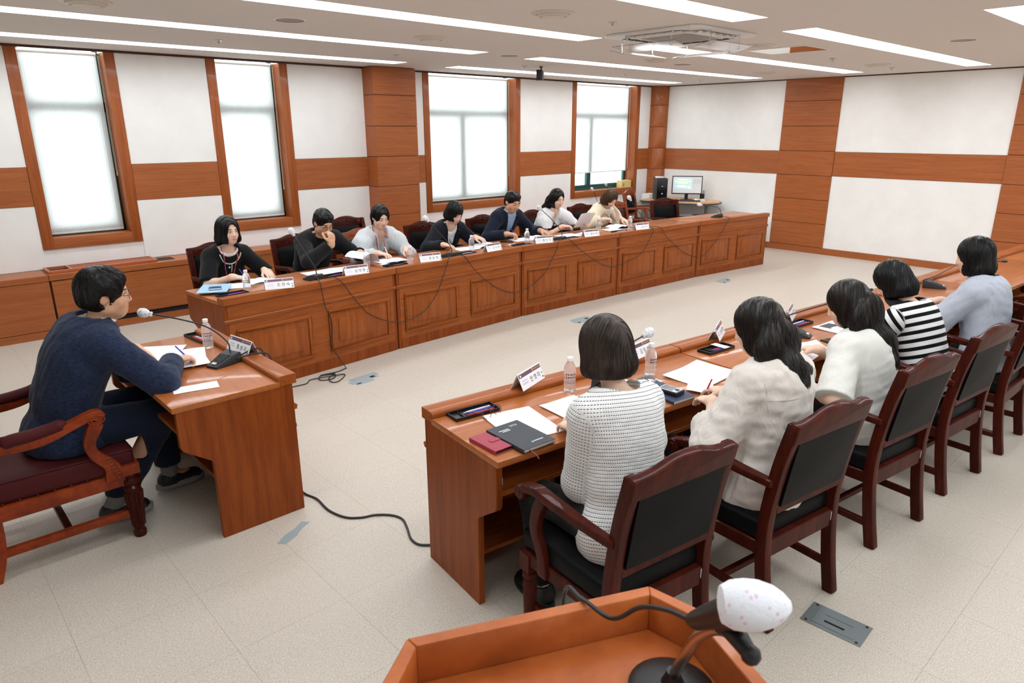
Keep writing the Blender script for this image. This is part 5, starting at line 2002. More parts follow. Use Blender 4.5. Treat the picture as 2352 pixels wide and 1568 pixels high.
        base = (np.arange(n)[:, None] * m + np.arange(m - 1)[None]) * 3
        quads = []
        for k in range(3):
            k2 = (k + 1) % 3
            quads.append(np.stack([base + k, base + k2, base + 3 + k2, base + 3 + k], 2).reshape(-1, 4))
        put('hair_strands', np_mesh('hair_strands', R3, np.concatenate(quads), mat), ho)['kind'] = 'stuff'
        return ho


def F_lo(F):
    return (F.x[0] - 1, F.y[0] - 1, F.z[0] - 1)
# ================================================================== CAST
D = math.radians


def attr_stripes(name, white, dark, per, frac, dash=None, bump=0.5):
    t = NT(name)
    u = t.n('ShaderNodeAttribute', attribute_name='gu').outputs['Fac']
    f = t.math('FRACT', t.math('DIVIDE', u, per))
    on = t.math('LESS_THAN', f, frac)
    if dash:
        v = t.n('ShaderNodeAttribute', attribute_name='gv').outputs['Fac']
        g = t.math('LESS_THAN', t.math('FRACT', t.math('DIVIDE', v, dash)), 0.62)
        on = t.math('MULTIPLY', on, g)
        h = t.math('ADD', t.math('SINE', t.math('MULTIPLY', u, 2 * PI * 2 / per)), t.math('SINE', t.math('MULTIPLY', v, 2 * PI / dash)))
    else:
        h = t.noise(t.coords('Object'), 300, 2)
    n = t.noise(t.coords('Object'), 420, 2)
    w = t.mix(n, white, tuple(c * 0.8 for c in white[:3]) + (1,))
    c = t.mix(on, w, dark)
    t.l(c, t.p.inputs['Base Color'])
    t.p.inputs['Roughness'].default_value = 0.9
    t.p.inputs['Specular IOR Level'].default_value = 0.2
    t.bump(h, bump, 0.0015)
    return t.m


c_blk = fabric('black knit', srgb(20, 20, 22), srgb(11, 11, 12), scale=500, fold=0.3)
c_blkj = fabric('black wool', srgb(27, 27, 29), srgb(16, 16, 18), scale=400, fold=0.4)
c_navy = fabric('navy suit cloth', srgb(26, 33, 52), srgb(17, 22, 38), scale=400, fold=0.35)
c_dnavy = fabric('dark blazer cloth', srgb(24, 28, 38), srgb(15, 17, 25), scale=400, fold=0.35)
c_blue = fabric('blue tweed', srgb(44, 58, 88), srgb(13, 19, 35), scale=330, mott=0.6, fold=0.4)
c_grey = fabric('pale grey chiffon', srgb(208, 213, 216), srgb(197, 203, 207), scale=400, fold=0.7, rough=0.7)
c_white = fabric('white crepe', srgb(240, 240, 240), srgb(224, 224, 225), scale=300, fold=0.6)
c_cream = fabric('cream rib knit', srgb(238, 224, 198), srgb(226, 211, 183), scale=220, fold=0.5)
c_beige = fabric('crinkled beige linen', srgb(222, 214, 206), srgb(211, 203, 195), scale=420, fold=1.0)
c_light = fabric('light oatmeal blouse', srgb(226, 225, 219), srgb(216, 215, 208), scale=420, fold=0.4)
c_bgrey = fabric('blue-grey chambray', srgb(190, 196, 208), srgb(178, 184, 197), scale=420, fold=0.8)
c_lblue = fabric('light blue shirting', srgb(168, 190, 222), srgb(140, 162, 198), scale=420, fold=0.3)
c_bpant = fabric('black trousers cloth', srgb(18, 18, 20), srgb(10, 10, 12), scale=400, fold=0.4)
c_npant = fabric('navy trousers cloth', srgb(28, 38, 60), srgb(16, 22, 38), scale=400, fold=0.5)
c_tweed = attr_stripes('dashed white tweed', srgb(240, 240, 238), srgb(36, 42, 64), 0.0130, 0.20, 0.0080, 0.3)
c_stripe = attr_stripes('black and white stripes', srgb(240, 240, 240), srgb(16, 16, 18), 0.046, 0.46)
c_trim = fabric('cream braid', srgb(232, 228, 214), srgb(180, 172, 150), scale=900, fold=0.0)
c_navytrim = plain('navy rib', srgb(24, 30, 50), 0.9)
c_btrim = plain('black rib', srgb(14, 14, 15), 0.9)
m_pearl = plain('pearl', srgb(236, 234, 230), 0.25)
m_gold = plain('fine gold', srgb(214, 170, 110), 0.3, metal=1.0)


def _lany():
    t = NT('patterned lanyard')
    v_ = t.n('ShaderNodeTexVoronoi')
    v_.inputs['Scale'].default_value = 130
    t.l(t.coords('Object'), v_.inputs['Vector'])
    r = t.ramp(v_.outputs['Color'], [(0.0, srgb(222, 84, 70)), (0.55, srgb(90, 60, 150)), (0.75, srgb(240, 140, 80))], 'CONSTANT')
    t.l(r.outputs[0], t.p.inputs['Base Color'])
    return t.m
m_lany = _lany()


def lanyard(p, F, bottom_t=0.25, x=0.055, xb=0.0, badge=False):
    top_t = 0.97
    for q in (1, -1):
        pts = [p.front(F, q * (x + (0 - x) * (i / 7) ** 1.1) + xb * (i / 7), top_t + (bottom_t - top_t) * i / 7, 0.006) for i in range(8)]
        pts.insert(0, p.N + p.right * q * 0.055 + A3(0, 0.0, 0.02))
        MB().tube([tuple(v) for v in spline([tuple(a) for a in pts], 3)], 0.0045, 6, flat=1.0).build('lanyard', m_lany, p.root, smooth=True)


PEOPLE = {}
# ---------------------------------------------------------------- window side (facing the open floor)
# 1: black short-sleeved cardigan, bob, looking up
p = Person('woman in black short-sleeved cardigan with cream trim and red lanyard, writing', (2.20, 6.30), PI + 0.04, (2.205, 5.975, 1.130), D(-171), D(-2),
           [dict(p=(2.095, 5.70, 0.788), f=(0.85, -0.40, -0.12), curl=0.75, grip=True), dict(p=(2.385, 5.735, 0.800), f=(0.10, -0.95, -0.28), curl=0.25)], sc=1.0, seed=11)
p.build_body(SKIN_W)
p.top('cardigan', c_blk, 0.018, sleeve=0.92, hem=-0.03, neck=dict(r=(0.085, 0.085, 0.075), off=(0, 0.02, -0.01)), sleeve_r=0.012, fold=0.003)
p.shirt('lace_top', c_white, 0.006, neck=dict(r=(0.062, 0.068, 0.055), off=(0, 0.01, 0.01)))
ft = p.FT
p.band(ft, c_trim, [(0.092, 0.995), (0.082, 0.95), (0.066, 0.89), (0.040, 0.845), (0.0, 0.825), (-0.040, 0.845), (-0.066, 0.89), (-0.082, 0.95), (-0.092, 0.995)], 0.0055)
p.band(ft, c_trim, [(-0.012, 0.825), (-0.013, 0.7), (-0.013, 0.5), (-0.013, 0.2)], 0.0048)
for t_ in (0.76, 0.60, 0.42, 0.28):
    b = p.front(ft, 0.008, t_, 0.003)
    MB().ball(tuple(b), 0.0085, 10, 6).build('button', m_pearl, p.root, smooth=True)
lanyard(p, ft, 0.3, 0.06, 0.006)
p.bottom(c_bpant)
p.shoes(m_shoe)
p.eyes(HAIR_BLK, open_=0.9)
p.hair(HAIR_BLK, 'bob', n=420, part=0.01, length=0.105, fringe=0.092, open_w=0.060, seed=5, vol=1.12, inward=1)

# 2: man in black jacket, glasses, fist at the mouth
p = Person('man in black jacket and round glasses, fist raised to his mouth', (3.10, 6.34), PI, (3.085, 5.955, 1.125), D(-178), D(-26),
           [dict(p=(3.035, 5.735, 0.955), f=(0.12, 0.10, 1.0), u=(0.25, -1, 0.1), curl=1.25, hint=(0.95, 0.25, -0.9)), dict(p=(3.36, 5.80, 0.83), f=(0.0, -0.95, 0.15), u=(0.4, 0, 1), curl=0.6)], sex='m', sc=1.0, seed=12)
p.build_body(SKIN_M)
p.top('jacket', c_blkj, 0.020, sleeve=1.90, hem=-0.08, V=(0.42, 0.075), neck=dict(r=(0.072, 0.075, 0.06)), fold=0.005, sleeve_r=0.004)
p.shirt('shirt', c_blk, 0.006)
p.lapels(c_blkj, 0.42, 0.075)
p.collar(c_blkj, 0.066, 0.03, 1.2)
p.bottom(c_bpant)
p.shoes(m_shoe)
p.eyes(HAIR_BLK, brow=1.15)
p.glasses(plain('dark metal rims', srgb(30, 26, 26), 0.3, metal=0.7))
p.hair(HAIR_BLK, 'short', n=500, seed=6, vol=1.03)

# 3: pale grey blouse
p = Person('woman in pale grey V-neck blouse with full sleeves and lanyard, hair tied back', (3.79, 6.30), PI - 0.03, (3.725, 5.985, 1.122), D(-188), D(-20),
           [dict(p=(3.55, 5.79, 0.805), f=(0.55, -0.80, -0.10), curl=0.45, grip=True), dict(p=(3.86, 5.76, 0.815), f=(-0.15, -0.95, -0.20), curl=0.55)], sc=0.98, seed=13)
p.build_body(SKIN_W)
p.top('blouse', c_grey, 0.020, sleeve=1.86, hem=-0.05, neck=dict(r=(0.080, 0.07, 0.055)), V=(0.58, 0.058), fold=0.006, sleeve_r=0.014, puff=0.026)
lanyard(p, p.FT, 0.35, 0.06, 0.0)
MB().tube([tuple(p.front(p.FB, x, t_, 0.004)) for x, t_ in ((0.045, 0.98), (0.03, 0.92), (0.012, 0.86), (0.0, 0.84), (-0.012, 0.86), (-0.03, 0.92), (-0.045, 0.98))], 0.0008, 5).build('necklace', m_gold, p.root)
p.bottom(c_bpant)
p.shoes(m_shoe)
p.eyes(HAIR_BLK)
p.hair(HAIR_BLK, 'tied', n=420, part=0.0, length=0.055, fringe=0.086, open_w=0.056, seed=7, vol=1.05)

# 4: dark blazer, bob with fringe
p = Person('woman with black bob and fringe in dark blazer over white top', (4.67, 6.29), PI - 0.05, (4.655, 5.975, 1.092), D(-176), D(-30),
           [dict(p=(4.36, 5.80, 0.795), f=(0.65, -0.70, -0.12), curl=0.75, grip=True), dict(p=(4.78, 5.78, 0.835), f=(0.25, -0.9, -0.1), curl=0.35)], sc=0.97, seed=14)
p.build_body(SKIN_W)
p.top('blazer', c_dnavy, 0.022, sleeve=1.93, hem=-0.08, V=(0.28, 0.068), neck=dict(r=(0.075, 0.075, 0.06)), fold=0.004, sleeve_r=0.006)
p.shirt('white_top', c_white, 0.005, neck=dict(r=(0.075, 0.10, 0.11), off=(0, 0.03, -0.01)))
p.lapels(c_dnavy, 0.28, 0.068)
p.collar(c_dnavy, 0.064, 0.028, 1.3)
p.bottom(c_bpant)
p.shoes(m_shoe)
p.eyes(HAIR_BLK)
p.hair(HAIR_BLK, 'bob', n=450, part=0.0, length=0.085, fringe=0.028, open_w=0.052, seed=8, vol=1.06, down=0.4, inward=1)

# 5: navy suit
p = Person('man in navy suit and light blue shirt, thinning crown, reading', (5.57, 6.34), PI - 0.02, (5.545, 6.015, 1.145), D(-184), D(-22),
           [dict(p=(5.30, 5.85, 0.81), f=(0.75, -0.65, 0.0), curl=0.9, grip=True), dict(p=(5.83, 5.83, 0.80), f=(0.35, -0.9, -0.2), curl=0.55)], sex='m', sc=0.99, seed=15, sh_w=0.96)
p.build_body(SKIN_M)
p.top('suit_jacket', c_navy, 0.020, sleeve=1.93, hem=-0.08, V=(0.22, 0.070), neck=dict(r=(0.072, 0.075, 0.055)), fold=0.004, sleeve_r=0.004)
p.shirt('shirt', c_lblue, 0.006, neck=dict(r=(0.055, 0.06, 0.05)))
p.lapels(c_navy, 0.22, 0.070, 0.05)
p.collar(c_lblue, 0.060, 0.036, 0.42, flare=0.008, dz=0.004)
p.bottom(c_npant)
p.shoes(m_shoe)
p.eyes(HAIR_BLK, brow=1.1)
p.hair(HAIR_BLK, 'short', n=500, seed=9, vol=1.0, bald=1)

# 6: white blouse over black bodice, long hair
p = Person('woman with long black hair in white puff-sleeved and black dress, holding papers', (6.31, 6.31), PI, (6.275, 5.99, 1.138), D(-188), D(-16),
           [dict(p=(6.22, 5.84, 0.812), f=(0.80, -0.60, 0.05), curl=0.6, grip=True), dict(p=(6.58, 5.80, 0.82), f=(-0.35, -0.9, 0.1), u=(0.6, 0, 0.8), curl=0.6)], sc=0.99, seed=16)
p.build_body(SKIN_W)
p.top('white_bodice', c_white, 0.018, sleeve=0.86, hem=0.235, neck=dict(r=(0.080, 0.07, 0.055)), V=(0.66, 0.045), fold=0.005, sleeve_r=0.028, puff=0.020, cuff=0.008)
p.shirt('dress', c_blk, 0.012, neck=dict(r=(0.20, 0.20, 0.165), off=(0, 0.0, -0.02)))
p.bottom(c_bpant, 1.05, 'skirt', True)
p.shoes(m_shoe)
p.eyes(HAIR_BLK)
p.hair(HAIR_BLK, 'long', n=480, part=0.012, length=0.075, fringe=0.082, open_w=0.060, seed=10, vol=1.03,
       drape=[tuple(p.H(-0.0, -0.07, -0.02)) + (0.075,), tuple(p.H(0.03, -0.105, -0.14)) + (0.085,), tuple(p.H(0.05, -0.135, -0.24)) + (0.070,)])

# 7: cream cardigan, brown hair, head bent
p = Person('woman with brown hair in cream cardigan, head bent over her papers', (7.40, 6.33), PI + 0.05, (7.262, 5.955, 1.080), D(-186), D(-42),
           [dict(p=(7.02, 5.86, 0.830), f=(0.75, -0.55, 0.1), curl=0.9, grip=True), dict(p=(7.36, 5.82, 0.805), f=(0.0, -0.95, -0.2), curl=0.5)], sc=1.0, seed=17, face_roll=0.05)
p.build_body(SKIN_W)
p.top('cardigan', c_cream, 0.026, sleeve=1.86, hem=-0.08, V=(0.10, 0.075), neck=dict(r=(0.085, 0.08, 0.06)), fold=0.007, sleeve_r=0.014, puff=0.008)
p.shirt('white_top', c_white, 0.008)
MB().tube([tuple(p.front(p.FS, x, t_, 0.003)) for x, t_ in ((0.05, 0.97), (0.034, 0.88), (0.016, 0.76), (0.0, 0.70), (-0.016, 0.76), (-0.034, 0.88), (-0.05, 0.97))], 0.0011, 5).build('necklace', plain('dark cord', srgb(60, 58, 60), 0.5), p.root)
p.bottom(c_bpant)
p.shoes(m_shoe)
p.eyes(HAIR_BRN, brow=0.8)
p.hair(HAIR_BRN, 'bob', n=480, part=0.03, length=0.115, fringe=0.080, open_w=0.056, seed=21, vol=1.06, down=0.8, wave=0.5, inward=1)

# ---------------------------------------------------------------- near side (seen from behind)
# R1
p = Person('woman with greying brown bob in white knit top with fine dashed navy rows', (1.845, 1.40), -0.15, (1.915, 1.572, 1.165), D(-8), D(-16),
           [dict(p=(2.06, 1.74, 0.80), f=(-0.3, 0.9, -0.1), curl=0.5), dict(p=(1.915, 1.71, 0.795), f=(0.4, 0.9, -0.1), curl=0.5, hint=(-0.30, -0.5, -0.9))], sc=1.0, seed=31, sh_w=0.95)
p.build_body(SKIN_W)
p.top('knit_top', c_tweed, 0.020, sleeve=1.12, hem=-0.10, neck=dict(r=(0.085, 0.085, 0.065), off=(0, -0.01, -0.012)), sleeve_r=0.014, fold=0.0045, flare=0.012, res=0.0075)
p.collar(c_navytrim, 0.082, 0.022, 0.0, tilt_=0.35, th=0.005, flare=0.014, name='neckband', dz=-0.020)
p.bottom(c_bpant)
p.shoes(m_shoe)
p.eyes(HAIR_GRY)
p.hair(HAIR_GRY, 'bob', n=900, part=0.0, length=0.098, fringe=0.06, open_w=0.054, seed=22, vol=1.12, down=0.6, sr=0.0013, inward=1)

# R2
p = Person('woman with long dark hair in crinkled beige linen shirt, red pen in hand', (2.60, 1.25), -0.15, (2.655, 1.352, 1.150), D(12), D(-20),
           [dict(p=(2.72, 1.50, 0.80), f=(0.15, 0.95, -0.1), curl=0.7, grip=True), dict(p=(2.555, 1.475, 0.805), f=(0.45, 0.85, -0.15), curl=0.45)], sc=1.03, seed=32)
p.build_body(SKIN_W)
p.top('linen_shirt', c_beige, 0.028, sleeve=1.50, hem=-0.13, neck=dict(r=(0.07, 0.07, 0.05)), sleeve_r=0.018, cuff=0.008, fold=0.010, flare=0.02, res=0.0075)
c_seam = plain('seam thread', srgb(176, 168, 160), 0.9)  # yoke and armhole seams, thread darker than the linen
p.seam(p.FT, c_seam, [(-0.17, 0.76), (-0.12, 0.755), (-0.05, 0.75), (0.05, 0.75), (0.12, 0.755), (0.17, 0.76)])
p.seam(p.FT, c_seam, [(-0.172, 0.92), (-0.165, 0.84), (-0.158, 0.74), (-0.150, 0.66)])
p.seam(p.FT, c_seam, [(0.172, 0.92), (0.165, 0.84), (0.158, 0.74), (0.150, 0.66)])
p.bottom(c_bpant)
p.shoes(m_shoe)
p.eyes(HAIR_DBR)
p.hair(HAIR_DBR, 'long', n=1000, part=0.0, length=0.10, fringe=0.06, open_w=0.054, seed=23, vol=1.06, sr=0.0014, wave=0.35,
       drape=[tuple(p.H(0.0, -0.045, -0.03)) + (0.100,), tuple(p.N + A3(0.0, -0.060, 0.005)) + (0.105,), tuple(p.N + A3(0.01, -0.100, -0.060)) + (0.098,)])

# R3
p = Person('woman with long straight dark brown hair in plain light blouse', (3.52, 1.20), -0.13, (3.555, 1.345, 1.100), D(14), D(-24),
           [dict(p=(3.66, 1.50, 0.80), f=(0.1, 0.95, -0.1), curl=0.5), dict(p=(3.36, 1.42, 0.700), f=(0.6, 0.75, -0.2), curl=0.6)], sc=1.0, seed=33)
p.build_body(SKIN_W)
p.top('blouse', c_light, 0.024, sleeve=0.98, hem=-0.10, neck=dict(r=(0.075, 0.07, 0.05)), sleeve_r=0.022, fold=0.005, flare=0.015, res=0.0075)
p.bottom(c_bpant)
p.shoes(m_shoe)
p.eyes(HAIR_DBR)
p.hair(HAIR_DBR, 'long', n=1000, part=0.0, length=0.10, fringe=0.035, open_w=0.054, seed=24, vol=1.05, sr=0.0014,
       drape=[tuple(p.H(0.0, -0.045, -0.02)) + (0.098,), tuple(p.N + A3(0.005, -0.075, -0.01)) + (0.100,), tuple(p.N + A3(0.03, -0.135, -0.13)) + (0.085,)])
we, wd, wr_ = p.arm[1][2], nrm(p.arm[1][2] - p.arm[1][1]), 0.03
Rw = np.array(Vector(wd).to_track_quat('Z', 'Y').to_matrix())
wt = MB().tube([tuple(we - wd * 0.03 + Rw @ A3(wr_ * math.cos(a), wr_ * math.sin(a), 0)) for a in np.linspace(0, 2 * PI, 20, endpoint=False)], 0.006, 6, closed=True, flat=0.5).build('wristwatch', plain('black strap', srgb(18, 18, 18), 0.5), p.root, smooth=True)

# R4
p = Person('woman with blunt black bob in black and white striped knit polo', (4.34, 1.16), -0.11, (4.365, 1.415, 1.090), D(6), D(-38),
           [dict(p=(4.62, 1.50, 0.81), f=(-0.5, 0.85, -0.1), curl=0.8, grip=True), dict(p=(4.33, 1.60, 0.88), f=(0.55, 0.75, 0.1), u=(-0.5, 0, 0.85), curl=0.9)], sc=1.0, seed=34)
p.build_body(SKIN_W)
p.top('striped_top', c_stripe, 0.014, sleeve=0.82, hem=-0.05, neck=dict(r=(0.07, 0.07, 0.05)), sleeve_r=0.010, fold=0.003, res=0.0075)
p.collar(c_btrim, 0.078, 0.050, 0.6, tilt_=0.45, th=0.005, flare=0.048, dz=-0.008)
for q in (0, 1):
    we, wd, rr = p.ends[q]
    Rw = np.array(Vector(wd).to_track_quat('Z', 'Y').to_matrix())
    MB().tube([tuple(we - wd * (0.012 - 0.024 * j) + Rw @ A3((rr + 0.001) * math.cos(a), (rr + 0.001) * math.sin(a), 0)) for j in (0,) for a in np.linspace(0, 2 * PI, 28, endpoint=False)], 0.012, 8, closed=True, flat=0.3).build('cuff', c_btrim, p.root, smooth=True)
p.bottom(c_bpant)
p.shoes(m_shoe)
p.eyes(HAIR_BLK)
p.hair(HAIR_BLK, 'bob', n=900, part=0.02, length=0.105, fringe=0.06, open_w=0.052, seed=25, vol=1.05, down=0.55, sr=0.0014, inward=1)

# R5
p = Person('woman with wavy black bob in blue-grey band-collar shirt', (5.16, 1.10), -0.06, (5.205, 1.225, 1.160), D(16), D(-14),
           [dict(p=(5.40, 1.42, 0.80), f=(-0.1, 0.95, -0.1), curl=0.5), dict(p=(5.16, 1.50, 0.80), f=(0.5, 0.8, -0.1), curl=0.5)], sc=1.02, seed=35)
p.build_body(SKIN_W)
p.top('chambray_shirt', c_bgrey, 0.026, sleeve=1.62, hem=-0.09, neck=dict(r=(0.075, 0.075, 0.05)), sleeve_r=0.016, fold=0.008, flare=0.01, res=0.0075)
p.collar(c_bgrey, 0.074, 0.050, 0.5, tilt_=0.35, th=0.004, flare=0.010, dz=-0.004)
p.bottom(c_bpant)
p.shoes(m_shoe)
p.eyes(HAIR_BLK, open_=0.7)
p.hair(HAIR_BLK, 'bob', n=900, part=0.02, length=0.125, fringe=0.045, open_w=0.054, seed=26, vol=1.09, down=0.7, sr=0.0014, wave=0.6, inward=1)

# ---------------------------------------------------------------- chairman
p = Person('man in blue tweed jacket, glasses and grey-soled sneakers, writing at the single desk', (0.52, 3.79), -PI / 2, (0.748, 3.715, 1.195), D(-103), D(-3),
           [dict(p=(1.005, 3.715, 0.800), f=(0.93, 0.25, -0.08), curl=0.80, grip=True, hint=(0.9, 0.1, -0.6)), dict(p=(0.845, 3.735, 0.888), f=(0.25, -0.93, -0.32), curl=0.30, hint=(-0.9, -0.1, -0.5))],
           sex='m', sc=1.05, seed=41, legs=((0.13, 0.38, 0.545), (-0.12, 0.42, 0.555)), feet=((0.05, 0.10, 0.085), (-0.12, 0.43, 0.085)), back=0.10, sh_w=0.98, bulk=1.05)
p.build_body(SKIN_M)
p.top('tweed_jacket', c_blue, 0.022, sleeve=1.90, hem=-0.075, neck=dict(r=(0.072, 0.075, 0.055)), V=(0.3, 0.07), fold=0.007, sleeve_r=0.0, res=0.0078, flare=0.02)
p.shirt('shirt', c_white, 0.006, neck=dict(r=(0.055, 0.06, 0.05)))
p.lapels(c_blue, 0.3, 0.07)
p.collar(c_blue, 0.070, 0.050, 1.0, flare=0.014, dz=-0.004, th=0.006, name='jacket_collar')
p.collar(c_white, 0.064, 0.042, 0.45, flare=0.006, dz=0.004)
p.bottom(c_npant, 1.06, hem=0.15)
sock = MB()
for q in (0, 1):
    a = p.ank[q]
    k_ = nrm(p.knee[q] - a)
    MB().tube([tuple(a + k_ * t_) for t_ in (-0.02, 0.02, 0.06, 0.10)], [0.045, 0.045, 0.046, 0.048], 14).build('sock', fabric('grey sock %d' % q, srgb(128, 126, 124), scale=300), p.root, smooth=True)
p.shoes(plain('black sneaker', srgb(24, 25, 29), 0.5), plain('grey rubber sole', srgb(140, 140, 140), 0.7), True)
p.eyes(HAIR_BLK, open_=0.8)
p.glasses(plain('grey steel rims', srgb(58, 60, 64), 0.3, metal=0.8))
p.hair(HAIR_BLK, 'short', n=1000, seed=27, vol=1.12, sr=0.0014)
# ================================================================== THINGS ON THE DESKS
ZT, ZL = 0.7405, 0.7685      # desk top, ledge top


def glass(name, col, ior, rough=0.0):
    t = NT(name)
    t.p.inputs['Base Color'].default_value = col
    t.p.inputs['Transmission Weight'].default_value = 1.0
    t.p.inputs['IOR'].default_value = ior
    t.p.inputs['Roughness'].default_value = rough
    return t.m


m_pet = glass('clear bottle and water', (0.985, 0.99, 1.0, 1), 1.14, 0.0)
m_pet.node_tree.nodes['Principled BSDF'].inputs['Coat Weight'].default_value = 1.0
m_pet.node_tree.nodes['Principled BSDF'].inputs['Transmission Weight'].default_value = 0.78
m_cap = plain('white cap', srgb(244, 244, 246), 0.45)
m_blabel = plain('bottle print', srgb(70, 66, 78), 0.6)

# ---- bottles
prof = [(0.0005, 0.004), (0.018, 0.001), (0.027, 0.0), (0.0295, 0.006), (0.0295, 0.014), (0.0275, 0.019), (0.0295, 0.024), (0.0295, 0.036), (0.0272, 0.041), (0.0295, 0.046), (0.0295, 0.056), (0.0272, 0.061), (0.0295, 0.066),
        (0.0298, 0.095), (0.0295, 0.112), (0.027, 0.124), (0.021, 0.137), (0.0145, 0.146), (0.0128, 0.150), (0.0128, 0.153)]
bot_me = MB().lathe(prof, 24).mesh('bottle_body', m_pet, smooth=True, angle=50)
cap_me = MB().lathe([(0.0145, 0.153), (0.015, 0.1545), (0.015, 0.168), (0.0142, 0.170), (0.0005, 0.1705)], 20).mesh('cap', m_cap, smooth=True)
lab_me = MB()
for k in range(5):
    a0 = -0.9 + k * 0.36
    for j in range(2):
        lab_me.sheet([[(0.0302 * math.sin(a0 + u * 0.2), -0.0302 * math.cos(a0 + u * 0.2), 0.072 + 0.014 * j + 0.008 * v) for u in (0, 1)] for v in (0, 1)])
lab_me = lab_me.mesh('print', m_blabel)
G_B = 'small clear water bottles with white caps'
for (x, y, z, lab) in [(1.29, 4.02, ZT, 'clear water bottle on the single desk, next to the open pen tray'),
                       (2.05, 5.30, ZT, 'clear water bottle before the woman in black cardigan'),
                       (3.25, 5.50, ZT, 'clear water bottle beside the curled page of the man in black jacket'),
                       (3.64, 5.37, ZT, 'clear water bottle before the woman in pale grey blouse'),
                       (4.51, 5.52, ZT, 'clear water bottle before the bobbed woman in dark blazer'),
                       (5.28, 5.49, ZT, 'clear water bottle before the man in navy suit'),
                       (6.57, 5.56, ZT, 'clear water bottle behind the placard of the dress wearer'),
                       (7.03, 5.43, ZT, 'clear water bottle before the woman in cream cardigan'),
                       (2.32, 2.11, ZT, 'clear water bottle at the left hand of the woman in dashed knit top'),
                       (2.79, 1.98, ZT, 'clear water bottle between the dashed knit top and the beige shirt')]:
    b = thing('water_bottle', lab, 'bottle', (x, y, z), random.uniform(-0.6, 0.6), G_B)
    put('bottle_body', bot_me, b)
    put('cap', cap_me, b)
    put('print', lab_me, b)

# ---- name placards
m_acp = plain('placard paper', srgb(244, 245, 249), 0.35, coat=0.3)
m_hdr = plain('placard header', srgb(104, 66, 88), 0.4, coat=0.3)
m_ink = plain('black ink', srgb(28, 28, 32), 0.7)
m_pale = plain('pale ink', srgb(190, 196, 208), 0.7)
m_gold2 = plain('gold print', srgb(226, 178, 118), 0.5)
m_leaf = plain('green print', srgb(150, 200, 140), 0.6)
m_bow = plain('purple print', srgb(92, 70, 90), 0.6)
PWD, PH, PT = 0.218, 0.078, 0.035


def placard(x, y, z, rz, name, label):
    c = thing('name_placard', label, 'placard', (x, y, z), rz, 'tent name placards')
    ang = math.atan2(PT, PH * 0.95)
    for s in (-1, 1):
        up = Vector((0, -s * -PT if False else 0, 1))
        a = Vector((0, s * PT, 0.0))
        b = Vector((0, 0, 0.075))
        u = (b - a).normalized()
        n = Vector((0, s * u.z, abs(u.y) * 1.0))
        n = Vector((s * 0, s * u.z, -s * u.y)).normalized()
        xr = u.cross(n)
        M = frame4(a, xr, u, n)
        L = (b - a).length
        me = MB().box(-PWD / 2, PWD / 2, 0, L, -0.0012, 0.0012).mesh('panel', m_acp)
        po = put('panel', me, c)
        po.matrix_local = M
        hd = put('header', MB().box(-PWD / 2 + 0.004, PWD / 2 - 0.004, L * 0.72, L * 0.95, 0.0012, 0.0016).mesh('header', m_hdr), po)
        put('emblem', MB().tube([(0.028 + 0.0055 * math.cos(t), L * 0.835 + 0.0055 * math.sin(t), 0.0018) for t in [k * PI / 6 for k in range(12)]], 0.0017, 5, closed=True).mesh('emblem', m_gold2), po)
        text('울산광역시의회', 0.0085, m_gold2, po, Matrix.Translation((0.070, L * 0.835, 0.0019)))
        put('seal', MB().lathe([(0.006, 0.0016), (0.006, 0.0019)], 12, (-0.09, L * 0.83, 0)).mesh('seal', m_acp), po)
        text(name, 0.030, m_ink, po, Matrix.Translation((0.030, L * 0.37, 0.0015)))
        text('울산광역시의회', 0.0075, m_pale, po, Matrix.Translation((-0.066, L * 0.50, 0.0015)))
        text('행정자치위원회', 0.0075, m_pale, po, Matrix.Translation((-0.066, L * 0.34, 0.0015)))
        put('leaf_mark', MB().ball((0.098, L * 0.40, 0.0013), (0.0065, 0.0075, 0.0006), 10, 4).mesh('leaf_mark', m_leaf), po)
        put('bow_mark', MB().ball((0.098, L * 0.16, 0.0013), (0.0065, 0.005, 0.0006), 10, 4).mesh('bow_mark', m_bow), po)
    return c


who = ['the woman in black cardigan', 'the man in black jacket', 'the woman in pale grey blouse', 'the bobbed woman in dark blazer', 'the man in navy suit', 'the dress wearer', 'the woman in cream cardigan']
pos = [(2.235, 5.125, -0.30), (2.962, 5.205, -0.12), (3.787, 5.262, -0.20), (4.607, 5.30, 0.10), (5.35, 5.305, -0.30), (6.10, 5.275, -0.20), (7.0, 5.232, -0.20)]
for k in range(7):
    x, y, rz = pos[k]
    placard(x, y, ZL, rz, NAMES[k], 'white tent name placard with plum header before %s' % who[k])
placard(2.19, 2.265, ZL, 0.30, NAMES[7], 'white tent name placard with plum header near the black pen tray and spectacles')
placard(2.93, 2.165, ZL, 0.12, NAMES[8], 'white tent name placard behind the bottle next to the beige shirt')
placard(3.575, 2.075, ZL, 0.40, NAMES[9], 'white tent name placard beside the pen tray holding a white slip')
placard(4.30, 1.985, ZL, 0.34, NAMES[10], 'white tent name placard beside the microphone before the plain light blouse')
placard(1.375, 3.725, ZL, -1.42, NAMES[11], 'white tent name placard on the single desk of the chairman')

# ---- pen trays
m_tray = plain('black tray', srgb(18, 18, 20), 0.35)
PENC = {'red': plain('red pen', srgb(214, 52, 58), 0.4), 'blue': plain('blue pen', srgb(44, 60, 190), 0.4), 'white': plain('white pen', srgb(236, 236, 238), 0.4), 'black': plain('black pen', srgb(30, 30, 32), 0.4), 'teal': plain('teal pen', srgb(50, 120, 150), 0.4)}


